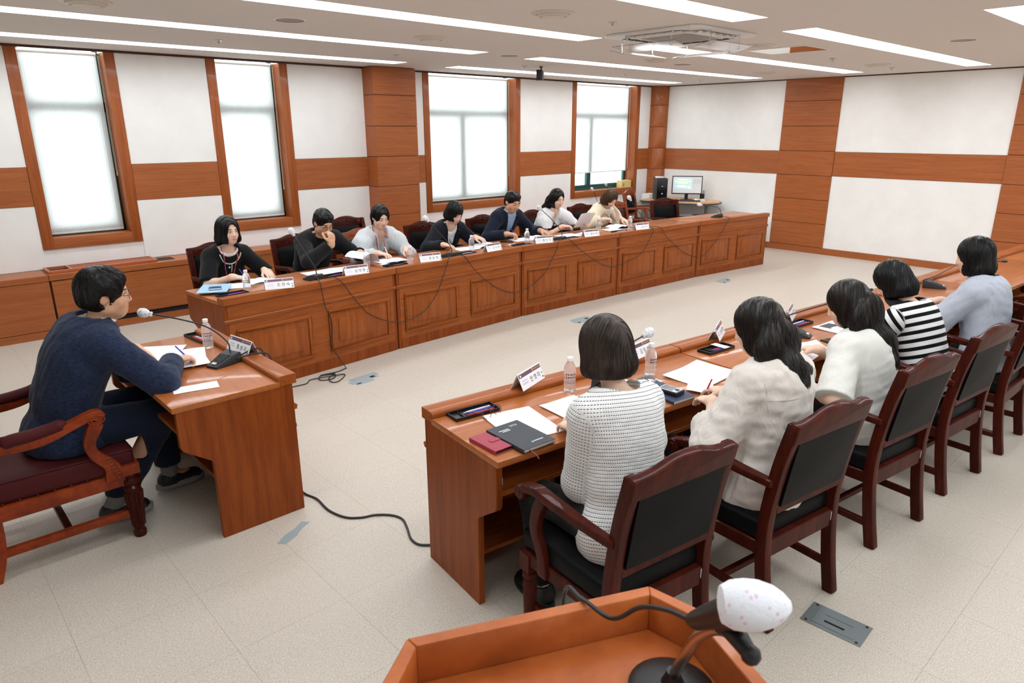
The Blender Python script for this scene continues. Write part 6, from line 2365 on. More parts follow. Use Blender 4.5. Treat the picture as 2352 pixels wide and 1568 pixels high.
def pen_mesh(mat, L=0.145, r=0.0042):
    return MB().lathe([(0.0006, -L / 2), (0.002, -L / 2 + 0.010), (r, -L / 2 + 0.022), (r, L / 2 - 0.035), (r * 0.86, L / 2 - 0.034), (r * 0.86, L / 2 - 0.004), (0.002, L / 2)], 8, R=Matrix.Rotation(PI / 2, 3, 'Y')).mesh('pen', mat, smooth=True)
PENM = {k: pen_mesh(v) for k, v in PENC.items()}


def tray(x, y, rz, pens, where, slip=False, z=ZT):
    t = thing('pen_tray', 'shallow black pen tray %s' % where, 'tray', (x, y, z), rz, 'black pen trays')
    MB().box(-0.112, 0.112, -0.042, 0.042, 0, 0.003).build('floor_plate', m_tray, t)
    w = MB()
    w.box(-0.112, 0.112, -0.045, -0.041, 0, 0.016).box(-0.112, 0.112, 0.041, 0.045, 0, 0.016).box(-0.115, -0.111, -0.045, 0.045, 0, 0.016).box(0.111, 0.115, -0.045, 0.045, 0, 0.016).box(-0.065, -0.062, -0.041, 0.041, 0, 0.010)
    w.build('rim', m_tray, t, bevel=0.0012, seg=1)
    if slip:
        MB().box(0.012, 0.06, -0.05, 0.05, 0.018, 0.0186).build('slip', m_acp, t)
    for i, c in enumerate(pens):
        o = put('pen', PENM[c], None)
        f = Matrix.Rotation(rz, 4, 'Z')
        o.matrix_world = Matrix.Translation((x, y, z)) @ f @ Matrix.Translation((0.022, -0.024 + 0.0165 * i, 0.0095)) @ Matrix.Rotation(0.03 * (i - 1), 4, 'Z')
        tag(o, '%s pen lying in the pen tray %s' % (c, where), 'pen', 'pens in the trays')


tray(1.315, 4.235, -1.45, ['red', 'white', 'black'], 'on the single desk')
tray(1.80, 2.212, -0.13, ['red', 'blue', 'white'], 'by the spectacles')
tray(3.41, 1.975, -0.09, ['blue', 'red'], 'with a white slip', True)
tray(4.265, 1.905, -0.09, ['red', 'blue', 'white'], 'by the microphone base')
tray(1.915, 5.262, 0.10, ['red', 'blue'], 'under the blue folder')
tray(2.84, 5.365, 0.09, ['red', 'blue'], 'before the man in black jacket')
tray(3.50, 5.41, 0.05, ['red', 'black'], 'before the pale grey blouse')
tray(4.37, 5.452, 0.04, ['blue', 'white'], 'before the dark blazer')
tray(5.17, 5.46, -0.05, ['black'], 'before the navy suit')
tray(5.905, 5.425, -0.05, ['red', 'black'], 'before the white and black dress')
tray(6.77, 5.385, -0.04, ['red', 'white'], 'before the cream cardigan')

# ---- papers
def _paper():
    t = NT('printed paper')
    s = t.n('ShaderNodeSeparateXYZ')
    t.l(t.n('ShaderNodeTexCoord').outputs['Generated'], s.inputs[0])
    row = t.math('LESS_THAN', t.math('FRACT', t.math('MULTIPLY', s.outputs[1], 26)), 0.34)
    mp = t.n('ShaderNodeMapping')
    mp.inputs['Scale'].default_value = (1, 26, 1)
    t.l(t.n('ShaderNodeTexCoord').outputs['Generated'], mp.inputs[0])
    wd = t.math('GREATER_THAN', t.noise(mp.outputs[0], 18, 2, 0.7), 0.46)
    ed = t.math('MULTIPLY', t.math('GREATER_THAN', s.outputs[0], 0.12), t.math('LESS_THAN', s.outputs[0], 0.86))
    ev = t.math('MULTIPLY', t.math('GREATER_THAN', s.outputs[1], 0.1), t.math('LESS_THAN', s.outputs[1], 0.88))
    f = t.math('MULTIPLY', t.math('MULTIPLY', row, wd), t.math('MULTIPLY', ed, ev))
    t.l(t.mix(t.math('MULTIPLY', f, 0.30), srgb(246, 248, 252), srgb(120, 130, 160)), t.p.inputs['Base Color'])
    t.p.inputs['Roughness'].default_value = 0.6
    return t.m
m_print = _paper()
m_blank = plain('blank paper', srgb(247, 248, 251), 0.6)
_pz = [0.0]


def paper(x, y, rz, label, w=0.21, h=0.297, z=ZT + 0.0006, mat=None, wav=0.0015, th=0.0009, curl=0.0, group='loose papers on the desks', name='paper'):
    n = 10
    rng = random.Random(hash((round(x, 2), round(y, 2))) % 999)
    ph = rng.uniform(0, 6)
    g = [[(-w / 2 + w * i / n, -h / 2 + h * j / n, th + wav * (1 + math.sin(3.0 * i / n * 2 + ph) * math.cos(2.2 * j / n * 2 + ph)) + curl * max(0, i / n - 0.55) ** 2 * 4) for j in range(n + 1)] for i in range(n + 1)]
    o = MB().sheet(g, th).build(name, mat or m_print, None, smooth=True, angle=60, loc=(x, y, z), rotz=rz)
    return tag(o, label, 'paper', group)


paper(1.035, 4.13, -0.55, 'fanned white sheets at the far end of the single desk', 0.28, 0.21, wav=0.003)
paper(1.09, 3.955, -0.30, 'white sheets on the single desk reaching towards the bottle', 0.30, 0.20, z=ZT + 0.006, mat=m_blank, wav=0.003)
paper(1.05, 3.80, -1.75, 'printed sheet under the writing hand of the chairman', 0.21, 0.297, z=ZT + 0.0135)
paper(1.00, 3.385, -0.22, 'small blank white card near the edge of the single desk', 0.205, 0.095, mat=m_blank, wav=0.0006)
paper(2.04, 5.555, -0.2, 'white sheets under the writing arm of the woman in black cardigan', 0.24, 0.20, wav=0.002)
paper(2.83, 5.585, 0.05, 'white sheets before the man in black jacket', 0.30, 0.21)
paper(3.07, 5.56, -0.15, 'white sheets behind the placard of the man in black jacket', 0.26, 0.21, z=ZT + 0.005)
paper(3.46, 5.53, 0.25, 'small white note before the woman in pale grey blouse', 0.09, 0.07, mat=m_blank, wav=0.0008)
paper(4.58, 5.70, -0.1, 'white sheets under the pen of the bobbed woman', 0.26, 0.20)
paper(5.43, 5.75, -0.15, 'white sheets under the right hand of the man in navy suit', 0.24, 0.21)
paper(5.13, 5.56, 0.1, 'small white name slip before the man in navy suit', 0.11, 0.06, mat=m_blank, wav=0.0006)
paper(6.07, 5.60, -0.05, 'white sheets lying before the woman in black and white dress', 0.30, 0.21)
paper(6.32, 5.55, 0.2, 'printed sheet beside the placard of the dress wearer', 0.21, 0.17, z=ZT + 0.005)
paper(6.86, 5.56, 0.1, 'white sheets under the writing hand of the woman in cream cardigan', 0.25, 0.21)
paper(1.875, 1.975, -0.25, 'printed sheets partly under the black diary', 0.235, 0.30, wav=0.0025, th=0.003)
paper(2.16, 1.93, -0.10, 'printed sheets left of the woman in dashed knit top', 0.21, 0.25, wav=0.0025, th=0.003)
paper(2.56, 1.99, 0.12, 'pale sheets between the water bottle and the recorder', 0.16, 0.11, wav=0.002)
paper(2.985, 1.80, 0.05, 'large printed sheets before the woman in beige shirt', 0.34, 0.25, wav=0.004, th=0.003)
paper(2.80, 1.69, 0.5, 'folded bluish sheet under the red pen', 0.16, 0.12, z=ZT + 0.012, wav=0.003)
paper(3.80, 1.63, -0.75, 'white stapled sheets near the phone of the plain light blouse', 0.21, 0.24, mat=m_blank, wav=0.003, curl=0.02)
paper(3.63, 1.59, 0.1, 'curled white sheet at the desk edge right of the beige shirt', 0.26, 0.16, z=ZT + 0.0006, mat=m_blank, wav=0.002, curl=0.03)
paper(4.37, 1.71, -0.1, 'white booklet before the woman in plain light blouse', 0.24, 0.17, wav=0.002, th=0.005)
paper(4.80, 1.60, -0.5, 'printed sheet under the pen of the woman in striped top', 0.21, 0.25, wav=0.002)

# curled and held pages
g = [[(0.11 * math.cos(t), -0.13 + 0.26 * j / 6, 0.11 * math.sin(t)) for j in range(7)] for t in [PI * 0.12 + k * PI * 0.75 / 14 for k in range(15)]]
o = MB().sheet(g, 0.0006).build('curled_page', m_blank, None, smooth=True, angle=60, loc=(3.30, 5.68, ZT + 0.006))
o.rotation_euler = (0, 0.25, 0.2)
tag(o, 'curled white page lifted by the man in black jacket', 'paper', 'loose papers on the desks')
R = Matrix.Rotation(-0.25, 4, 'Z') @ Matrix.Rotation(-0.85, 4, 'X')
o = MB().sheet([[(-0.105 + 0.21 * i / 8, -0.12 + 0.25 * j / 8, 0.012 * math.sin(PI * i / 8)) for j in range(9)] for i in range(9)], 0.0008).build('held_page', m_print, None, smooth=True, angle=60)
o.matrix_world = Matrix.Translation((6.44, 5.675, 0.885)) @ R
tag(o, 'printed page held up by the woman in black and white dress', 'paper', 'loose papers on the desks')


# ---- books and notebooks
def book(x, y, rz, w, h, t, cover, label, name='notebook', z=ZT, openb=False, group=None):
    b = thing(name, label, 'notebook', (x, y, z), rz, group)
    if openb:
        for s in (-1, 1):
            g = [[(s * (w * i / 8), -h / 2 + h * j / 4, 0.004 + t * math.sin(PI * min(1, i / 8 * 0.9 + 0.1)) ** 0.6 * (1 - 0.5 * i / 8)) for j in range(5)] for i in range(9)]
            MB().sheet(g if s > 0 else g[::-1], 0.003).build('page', m_print, b, smooth=True, angle=60)
        MB().box(-w - 0.004, w + 0.004, -h / 2 - 0.004, h / 2 + 0.004, 0, 0.002).build('cover', cover, b)
    else:
        MB().box(-w / 2, w / 2, -h / 2, h / 2, 0, 0.0022).box(-w / 2, w / 2, -h / 2, h / 2, t - 0.0022, t).box(-w / 2 - 0.001, -w / 2 + 0.002, -h / 2, h / 2, 0, t).build('cover', cover, b, bevel=0.0012, seg=1)
        MB().box(-w / 2 + 0.002, w / 2 - 0.004, -h / 2 + 0.003, h / 2 - 0.003, 0.0022, t - 0.0022).build('page_block', plain('book pages', srgb(236, 230, 218), 0.8), b)
    return b


m_navyc = plain('black diary cover', srgb(48, 52, 60), 0.55)
m_navy2 = plain('navy cover', srgb(34, 46, 76), 0.5)
dz = ZT + 0.0055
b = book(1.768, 1.872, -0.06, 0.165, 0.245, 0.016, m_navyc, 'black 2026 diary with a red ribbon on the near walnut desk', 'diary', z=dz)
m_silver = plain('silver print', srgb(206, 208, 210), 0.4)
text('2026', 0.020, m_silver, b, Matrix.Translation((0.032, 0.088, 0.0163)))
for (xx, yy, ww) in ((-0.03, 0.072, 0.05), (-0.025, 0.060, 0.04)):
    MB().box(xx - ww / 2, xx + ww / 2, yy - 0.003, yy + 0.003, 0.016, 0.0163).build('cover_print', m_silver, b)
MB().box(0.0, 0.05, -0.085, -0.079, 0.016, 0.0163).prism([(-0.012, -0.088), (-0.002, -0.088), (-0.007, -0.076)], 0.016, 0.0163).build('cover_print', m_silver, b)
MB().sheet([[(-0.055 + d_, -0.115 - 0.012 * k, 0.008 - 0.0012 * k - (0.003 * max(0, k - 3) ** 2)) for d_ in (0, 0.006)] for k in range(6)], 0.0006).build('ribbon', plain('red ribbon', srgb(128, 30, 44), 0.6), b)
book(2.620, 1.765, -0.12, 0.15, 0.24, 0.016, m_navy2, 'navy notebook under the black voice recorder')
book(4.40, 1.70, -0.1, 0.20, 0.15, 0.008, m_navyc, 'thin dark notebook under the white booklet', z=ZT).location.z = ZT
book(2.285, 5.60, 0.08, 0.12, 0.18, 0.012, plain('teal cover', srgb(90, 150, 160), 0.5), 'open notebook of the woman in black cardigan', openb=True, name='open_notebook')
book(3.60, 5.62, -0.05, 0.15, 0.19, 0.014, m_navy2, 'open navy ring binder of the woman in pale grey blouse', openb=True, name='open_binder')
book(4.86, 5.70, -0.12, 0.15, 0.21, 0.028, plain('black binder', srgb(22, 22, 24), 0.5), 'open black binder of the bobbed woman in dark blazer', openb=True, name='open_binder')
book(5.66, 5.70, -0.12, 0.14, 0.20, 0.022, m_navy2, 'open blue-edged binder of the man in navy suit', openb=True, name='open_binder')
book(7.10, 5.66, -0.05, 0.15, 0.21, 0.030, plain('dark binder', srgb(40, 36, 40), 0.5), 'thick open binder of the woman in cream cardigan', openb=True, name='open_binder')
# blue folder with a small case on it
o = MB().box(-0.11, 0.11, -0.155, 0.155, 0, 0.006).build('folder', plain('pale blue folder', srgb(164, 204, 230), 0.4), None, bevel=0.001, seg=1, loc=(1.865, 5.485, ZT + 0.019), rotz=-0.5)
tag(o, 'pale blue plastic folder at the end of the panelled desks', 'folder')
cs = thing('card_case', 'small dark case with a ring mark lying on the pale blue folder', 'case', (1.85, 5.43, ZT + 0.0255), -0.4)
MB().box(-0.045, 0.045, -0.03, 0.03, 0, 0.018).build('case_body', plain('slate case', srgb(52, 66, 84), 0.4), cs, bevel=0.003)
MB().box(-0.043, 0.043, -0.0305, -0.029, 0.004, 0.014).build('side_strip', plain('pale blue strip', srgb(206, 222, 234), 0.4), cs)
MB().tube([(0.022 * math.cos(a), 0.016 * math.sin(a), 0.0185) for a in [k * PI / 10 for k in range(20)]], 0.0012, 5, closed=True).build('ring_mark', m_ink, cs)

# ---- red phone wallet, spectacles, recorder, phones
w_ = thing('phone_wallet', 'crimson leather phone wallet with a strap, beside the black diary', 'phone case', (1.640, 1.912, ZT), -0.03)
m_red = plain('crimson leather', srgb(158, 44, 66), 0.5)
MB().box(-0.042, 0.042, -0.085, 0.085, 0, 0.003).box(-0.042, 0.042, -0.085, 0.085, 0.014, 0.017).box(-0.043, -0.040, -0.085, 0.085, 0, 0.017).build('cover', m_red, w_, bevel=0.0025)
MB().box(-0.037, 0.039, -0.082, 0.082, 0.003, 0.014).build('phone', plain('phone black', srgb(22, 22, 24), 0.3), w_, bevel=0.002)
MB().prism([(0.0, 0.012), (0.044, 0.012), (0.044, -0.014), (0.0, -0.014), (-0.008, -0.001)], 0.017, 0.0195).build('strap', m_red, w_, bevel=0.001, seg=1)
g_ = thing('spectacles', 'thin-rimmed spectacles lying at the pen tray', 'glasses', (1.835, 2.125, ZT), 0.15)
m_rim = plain('plum metal rims', srgb(96, 60, 74), 0.3, metal=0.7)
for s in (-1, 1):
    ring = [(s * 0.034 + 0.026 * math.cos(a), 0.008 * math.sin(a), 0.024 + 0.021 * math.sin(a)) for a in [k * PI / 12 for k in range(24)]]
    r_ = MB().tube(ring, 0.0014, 6, closed=True).build('rim', m_rim, g_, smooth=True)
    MB()._add(ring, [tuple(range(24))]).build('lens', m_lens, r_)
    MB().tube(spline([(s * 0.06, 0.0, 0.03), (s * 0.062, 0.03, 0.028), (s * 0.056, 0.10, 0.012), (s * 0.052, 0.125, 0.004)], 5), 0.0013, 6).build('temple', m_rim, g_, smooth=True)
MB().tube([(-0.009, 0, 0.03), (0, 0.002, 0.033), (0.009, 0, 0.03)], 0.0012, 6).build('bridge', m_rim, g_)
rc = thing('voice_recorder', 'black and silver voice recorder lying on the navy notebook', 'recorder', (2.618, 1.735, ZT + 0.0165), 0.05)
MB().box(-0.035, 0.035, -0.055, 0.055, 0, 0.02).build('case_body', plain('recorder black', srgb(22, 23, 26), 0.35), rc, bevel=0.004)
MB().box(-0.031, 0.031, -0.05, 0.05, 0.02, 0.0225).build('face_plate', plain('recorder silver', srgb(186, 190, 200), 0.3, metal=0.6), rc, bevel=0.001, seg=1)
MB().box(-0.025, 0.025, -0.02, 0.043, 0.0225, 0.0232).build('screen', plain('dark screen', srgb(30, 32, 34), 0.15), rc)
MB().lathe([(0.010, 0.0225), (0.010, 0.0245), (0.006, 0.025)], 14, (0.0, -0.035, 0)).build('dial', plain('recorder black', srgb(22, 23, 26), 0.35), rc)


def phone(x, y, rz, label, z=ZT):
    p_ = thing('smartphone', label, 'phone', (x, y, z), rz)
    MB().box(-0.037, 0.037, -0.077, 0.077, 0, 0.008).build('case_body', plain('phone black', srgb(22, 22, 24), 0.3), p_, bevel=0.002)
    MB().box(-0.034, 0.034, -0.073, 0.073, 0.008, 0.0086).build('screen', plain('phone glass', srgb(14, 14, 16), 0.08), p_)
phone(4.035, 1.565, -0.35, 'black smartphone beside the stapled sheets')
phone(5.20, 5.745, 0.9, 'black smartphone before the man in navy suit')
pt = MB()
for k in range(5):
    rr = random.Random(k)
    pt.ball((rr.uniform(-.016, .016), rr.uniform(-.016, .016), 0.012 + rr.uniform(0, .012)), (0.016, 0.013, 0.011), 6, 4, Matrix.Rotation(rr.uniform(0, 3), 3, 'X'))
o = pt.build('crumpled_tissue', m_blank, None, loc=(1.64, 1.86, 0.5825))
tag(o, 'crumpled white tissue on the shelf under the near walnut desk', 'tissue')
# patterned booklet beside the recorder
o = MB().box(-0.10, 0.10, -0.055, 0.055, 0, 0.004).build('booklet', None, None, bevel=0.0008, seg=1, loc=(2.655, 1.925, ZT), rotz=0.0)
t = NT('floral booklet cover')
n_ = t.noise(t.coords('Object', (1, 1, 0.1)), 26, 3, 0.6, 1.0)
rr_ = t.ramp(n_, [(0.52, srgb(70, 74, 80)), (0.56, srgb(232, 228, 220))], 'CONSTANT')
t.l(rr_.outputs[0], t.p.inputs['Base Color'])
o.data.materials.append(t.m)
tag(o, 'grey booklet with a pale floral print beside the recorder', 'booklet')


# ---- conference microphones
m_mb = plain('microphone black', srgb(34, 36, 38), 0.5)
m_mg = plain('microphone grille', srgb(70, 74, 78), 0.6)
m_cov = None
def _cov():
    t = NT('white mic cover')
    n = t.noise(t.coords('Object', (1, 1, 1)), 110, 4, 0.65, 1.2)
    r = t.ramp(n, [(0.36, srgb(150, 150, 158)), (0.5, srgb(232, 232, 238))])
    t.l(r.outputs[0], t.p.inputs['Base Color'])
    t.p.inputs['Roughness'].default_value = 0.8
    t.bump(n, 0.6, 0.002)
    return t.m
m_cov = _cov()


def microphone(x, y, z, rz, neck, label, cover=True, sc=1.0):
    """base wedge at x,y (low end towards local +y); neck: world points from the base socket to the head"""
    c = thing('desk_microphone', label, 'microphone', (x, y, z), rz, 'gooseneck desk microphones')
    inv = (Matrix.Translation((x, y, z)) @ Matrix.Rotation(rz, 4, 'Z')).inverted()
    vs = []
    for (yy, hw, h) in ((-0.075, 0.052, 0.052), (-0.06, 0.054, 0.058), (-0.02, 0.054, 0.050), (0.09, 0.040, 0.012)):
        vs += [(-hw, yy, 0), (hw, yy, 0), (hw * 0.9, yy, h), (-hw * 0.9, yy, h)]
    fs = [(3, 2, 1, 0), (12, 13, 14, 15)]
    for i in range(3):
        for k in range(4):
            fs.append((i * 4 + k, i * 4 + (k + 1) % 4, i * 4 + 4 + (k + 1) % 4, i * 4 + 4 + k))
    MB()._add(vs, fs).build('base', m_mb, c, bevel=0.004)
    gr_ = MB()
    for k in range(9):
        t_ = k / 8
        yy = -0.012 + 0.07 * t_
        h = 0.0495 - (0.0495 - 0.026) * t_ * 0.98
        hw = 0.040 - 0.010 * t_
        gr_.box(-hw, hw, yy, yy + 0.004, h - 0.003, h + 0.0018)
    gr_.build('speaker_grille', m_mg, c)
    MB().obox((0.0, 0.068, 0.0235), (0.03, 0.018, 0.003), Matrix.Rotation(-0.34, 3, 'X')).build('button', plain('pale button', srgb(206, 210, 206), 0.4), c)
    pts = [inv @ Vector(p_) for p_ in neck]
    path = spline([(0.0, -0.045, 0.055)] + [tuple(p_) for p_ in pts], 7)
    nk = MB().tube(path, 0.0042, 8).build('gooseneck', m_rub, c, smooth=True)
    e = path[-1]
    d = (path[-1] - path[-3]).normalized()
    Rm_ = d.to_track_quat('Z', 'Y').to_matrix()
    MB().lathe([(0.0048, -0.02), (0.010, -0.008), (0.011, 0.012), (0.009, 0.03)], 10, tuple(e), Rm_).build('head', m_mb, c, smooth=True)
    if cover:
        MB().lathe([(0.009, -0.022), (0.015, -0.016), (0.0095, -0.009), (0.018, 0.002), (0.025, 0.016), (0.0265, 0.032), (0.022, 0.048), (0.012, 0.057), (0.0005, 0.060)], 16, tuple(e), Rm_).build('cover', m_cov, c, smooth=True)
    return c


microphone(1.245, 3.655, ZT, 1.95, [(1.285, 3.70, 0.85), (1.22, 3.78, 0.925), (1.12, 3.90, 0.965), (1.00, 4.02, 0.995)], 'black gooseneck microphone with white cover on the single desk')
for k, (bx, by, hx, hy, hz, wh) in enumerate([(2.63, 5.335, 2.565, 5.50, 1.12, 'between the black cardigan and the black jacket'), (4.12, 5.41, 4.02, 5.60, 1.10, 'between the pale grey blouse and the dark blazer'),
                                         (5.69, 5.40, 5.60, 5.60, 1.09, 'between the navy suit and the dress wearer'), (7.20, 5.375, 7.05, 5.46, 1.112, 'past the bottle of the cream cardigan')]):
    microphone(bx, by, ZT, 0.25, [(bx + 0.005, by - 0.03, 0.86), (bx * 0.55 + hx * 0.45, by * 0.6 + hy * 0.4, 0.985), (hx, hy, hz)], 'black gooseneck microphone with white cover %s' % wh)
microphone(8.93, 5.34, ZT, 0.5, [(8.97, 5.33, 0.85), (8.90, 5.36, 0.895), (8.70, 5.48, 0.925)], 'black gooseneck microphone with white cover on the empty end desk')
microphone(2.47, 1.99, ZT, PI - 0.2, [(2.47, 2.04, 0.86), (2.60, 2.02, 0.915), (2.765, 2.005, 0.955)], 'black gooseneck microphone hidden behind the greying bob')
microphone(4.02, 1.80, ZT, PI + 0.25, [(3.96, 1.88, 0.84), (4.10, 1.80, 0.885), (4.32, 1.71, 0.92), (4.53, 1.60, 0.975)], 'black gooseneck microphone between the beige shirt and the plain light blouse', cover=False)
microphone(6.12, 1.68, ZT, PI + 0.3, [(6.06, 1.74, 0.80), (6.25, 1.70, 0.82), (6.72, 1.69, 0.85)], 'black gooseneck microphone bent low towards the blue-grey shirt')
microphone(7.10, 1.62, ZT, PI - 0.4, [(7.10, 1.69, 0.80), (7.20, 1.66, 0.82), (7.35, 1.50, 0.82)], 'black gooseneck microphone just past the blue-grey shirt', cover=False)
microphone(8.55, 1.50, ZT, PI - 0.7, [(8.45, 1.56, 0.83), (8.55, 1.45, 0.862), (9.0, 1.2, 0.86)], 'black gooseneck microphone on the far unit of the near desks')
microphone(9.35, 1.38, ZT, PI / 2, [(9.4, 1.38, 0.78), (9.1, 1.36, 0.79), (8.82, 1.42, 0.80)], 'black gooseneck microphone laid flat at the end of the near desks')

# ---- pens in hands
def hold_pen(p_, q, mat, label, L=0.145, tiltv=(0, 0, 1)):
    w, f, u, cu, gr = p_.hand[q]
    up = nrm(u - f * (u @ f))
    th = -np.cross(f, up) * (1 if q == 0 else -1)
    g = w + f * 0.105 + th * 0.022 - up * 0.018
    d = nrm(-f * 0.55 + up * 0.75 + th * 0.25)
    c = g + d * 0.030
    me = pen_mesh(mat, L, 0.0042)
    o = put('pen', me, None)
    Md = Vector(d).to_track_quat('X', 'Z').to_matrix().to_4x4()
    o.matrix_world = Matrix.Translation(p_.root.location) @ Matrix.Rotation(p_.root.rotation_euler[2], 4, 'Z') @ Matrix.Translation(Vector(c)) @ Md
    return tag(o, label, 'pen', 'pens held in hands')


hold_pen(PPL[0], 0, PENC['blue'], 'blue pen in the hand of the woman in black cardigan')
hold_pen(PPL[2], 0, PENC['white'], 'pale pen in the hand of the woman in pale grey blouse')
hold_pen(PPL[3], 0, PENC['black'], 'black pen in the hand of the bobbed woman in dark blazer')
hold_pen(PPL[4], 0, PENC['blue'], 'blue pen in the hand of the man in navy suit')
hold_pen(PPL[5], 0, PENC['blue'], 'blue pen in the hand of the dress wearer')
hold_pen(PPL[6], 0, PENC['black'], 'dark pen in the hand of the woman in cream cardigan')
hold_pen(PPL[8], 0, PENC['red'], 'red pen in the hand of the woman in beige shirt')
hold_pen(PPL[10], 0, PENC['teal'], 'rainbow-teal pen in the hand of the woman in striped top')
hold_pen(PPL[12], 0, PENC['blue'], 'blue pen in the hand of the chairman')

# ---- cables
m_cab = plain('cable black', srgb(30, 30, 32), 0.5)
def cable(pts, label, r=0.0042, n=6):
    o = MB().tube(spline(pts, n), r, 7).build('cable', m_cab, None, smooth=True)
    return tag(o, label, 'cable', 'microphone cables')
ledge_y = lambda x: float(np.interp(x, [q[0] for q in FAR], [q[1] for q in FAR]))
def hang(xz, start, end, label):
    pts = [start] + [(x, ledge_y(x) - 0.012, z) for x, z in xz] + [end]
    cable(pts, label, 0.0036, 5)
hang([(2.57, 0.765), (2.58, 0.68), (2.60, 0.55), (2.645, 0.44), (2.645, 0.33), (2.625, 0.22), (2.68, 0.11)], (2.625, 5.262, 0.775), (2.72, 5.055, 0.006), 'cable dropping from the first desk microphone to the floor')
hang([(2.74, 0.77), (2.87, 0.60), (3.02, 0.42), (3.23, 0.305), (3.41, 0.265), (3.64, 0.315), (3.81, 0.47), (3.93, 0.70), (3.96, 0.768)], (2.66, 5.262, 0.775), (4.09, 5.335, 0.775), 'cable looping between the first and second desk microphones')
hang([(4.17, 0.77), (4.29, 0.63), (4.52, 0.44), (4.81, 0.305), (5.07, 0.32), (5.30, 0.44), (5.47, 0.66), (5.51, 0.768)], (4.15, 5.335, 0.775), (5.66, 5.325, 0.775), 'cable looping between the second and third desk microphones')
hang([(5.70, 0.77), (5.85, 0.65), (6.19, 0.45), (6.40, 0.38), (6.60, 0.39), (6.94, 0.47), (7.12, 0.66), (7.16, 0.768)], (5.72, 5.325, 0.775), (7.17, 5.30, 0.775), 'cable looping between the third and fourth desk microphones')
hang([(7.30, 0.77), (7.44, 0.64), (7.80, 0.41), (8.07, 0.31), (8.27, 0.29), (8.57, 0.50), (8.74, 0.70), (8.80, 0.768)], (7.23, 5.30, 0.775), (8.90, 5.27, 0.775), 'cable looping to the microphone on the empty end desk')
cable([(2.72, 5.05, 0.006), (2.62, 5.02, 0.006), (2.47, 5.03, 0.007), (2.57, 4.97, 0.007), (2.50, 4.89, 0.006), (2.41, 4.93, 0.007), (2.46, 5.01, 0.010), (2.57, 4.98, 0.012), (2.48, 4.91, 0.012), (2.46, 4.82, 0.006), (2.52, 4.81, 0.006), (2.63, 4.92, 0.006), (2.50, 4.94, 0.014), (2.36, 4.99, 0.007), (2.29, 4.93, 0.006), (2.15, 4.93, 0.006), (1.95, 4.80, 0.006), (1.55, 4.45, 0.006)], 'loose coil of black cable on the floor before the panelled desks')
cable([(1.452, 3.36, 0.10), (1.456, 3.335, 0.03), (1.47, 3.30, 0.006), (1.49, 3.21, 0.006), (1.48, 3.06, 0.006), (1.51, 2.94, 0.006), (1.57, 2.88, 0.006), (1.64, 2.85, 0.006), (1.70, 2.79, 0.006), (1.72, 2.72, 0.006), (1.69, 2.63, 0.006), (1.65, 2.54, 0.006), (1.65, 2.47, 0.006), (1.70, 2.42, 0.006)], 'black cord snaking over the floor between the single desk and the near desks', 0.006)
cable([(1.30, 3.60, 0.775), (1.40, 3.56, 0.79), (1.445, 3.52, 0.76), (1.455, 3.50, 0.55), (1.50, 3.49, 0.42), (1.52, 3.45, 0.36), (1.455, 3.43, 0.30), (1.452, 3.42, 0.24), (1.475, 3.40, 0.18), (1.47, 3.38, 0.12), (1.452, 3.36, 0.10)], 'cable hanging in loops down the front of the single desk')
cable([(1.32, 3.635, 0.775), (1.40, 3.62, 0.80), (1.44, 3.60, 0.775), (1.452, 3.59, 0.60), (1.452, 3.58, 0.3)], 'second cable bending over the ledge of the single desk')

# ================================================================== COMPUTER CORNER
cd = thing('computer_desk', 'light beech computer desk with a rounded end and dark edge in the corner', 'desk', (10.80, 7.2, 0))
pl = [(-0.42, 0.62), (-0.42, 0.20), (-0.36, -0.10), (-0.30, -0.42), (-0.15, -0.60), (0.08, -0.68), (0.30, -0.62), (0.42, -0.45), (0.44, 0.0), (0.44, 0.62)]
m_beech = wood('beech laminate', srgb(196, 150, 108), srgb(214, 168, 124), srgb(226, 184, 142), grain=(2, 20, 20), rough=0.4, coat=0.1)
MB().prism(pl, 0.715, 0.738).build('top', m_beech, cd, bevel=0.002, seg=1)
MB().prism([(x * 1.006, y * 1.006) for x, y in pl], 0.695, 0.715).build('edge_band', plain('dark edge', srgb(60, 60, 66), 0.5), cd)
m_gleg = plain('grey steel', srgb(120, 122, 126), 0.5)
for (xx, yy) in ((-0.34, 0.5), (0.36, 0.5), (0.1, -0.45)):
    MB().lathe([(0.03, 0), (0.03, 0.695)], 12, (xx, yy, 0)).build('leg', m_gleg, cd, smooth=True)
MB().box(-0.40, -0.37, 0.0, 0.60, 0.2, 0.69).build('modesty_panel', m_gleg, cd)
tw = thing('computer_tower', 'black computer tower on the beech desk', 'computer', (10.53, 7.50, 0.7385), -0.75)
MB().box(-0.095, 0.095, -0.19, 0.19, 0, 0.385).build('case', m_blk, tw, bevel=0.006)
MB().box(-0.088, 0.088, -0.197, -0.19, 0.01, 0.375).build('front_panel', plain('gloss black', srgb(16, 17, 20), 0.2), tw, bevel=0.003)
m_led = emis('blue led', (0.15, 0.35, 1.0, 1), 2.0)
MB().box(-0.006, 0.006, -0.199, -0.1965, 0.245, 0.257).box(-0.008, 0.008, -0.199, -0.1965, 0.115, 0.131).build('led', m_led, tw)
MB().box(-0.03, 0.03, -0.199, -0.1965, 0.03, 0.04).build('maker_mark', m_silver, tw)
o = MB().box(-0.07, 0.07, -0.04, 0.04, 0, 0.025).build('white_box', m_cap, None, bevel=0.008, loc=(10.50, 7.50, 0.7385 + 0.386), rotz=-0.5)
tag(o, 'small white box lying on top of the computer tower', 'box')
mn = thing('monitor', 'black monitor showing a teal presentation slide', 'monitor', (10.88, 7.17, 0.7385), -0.93)
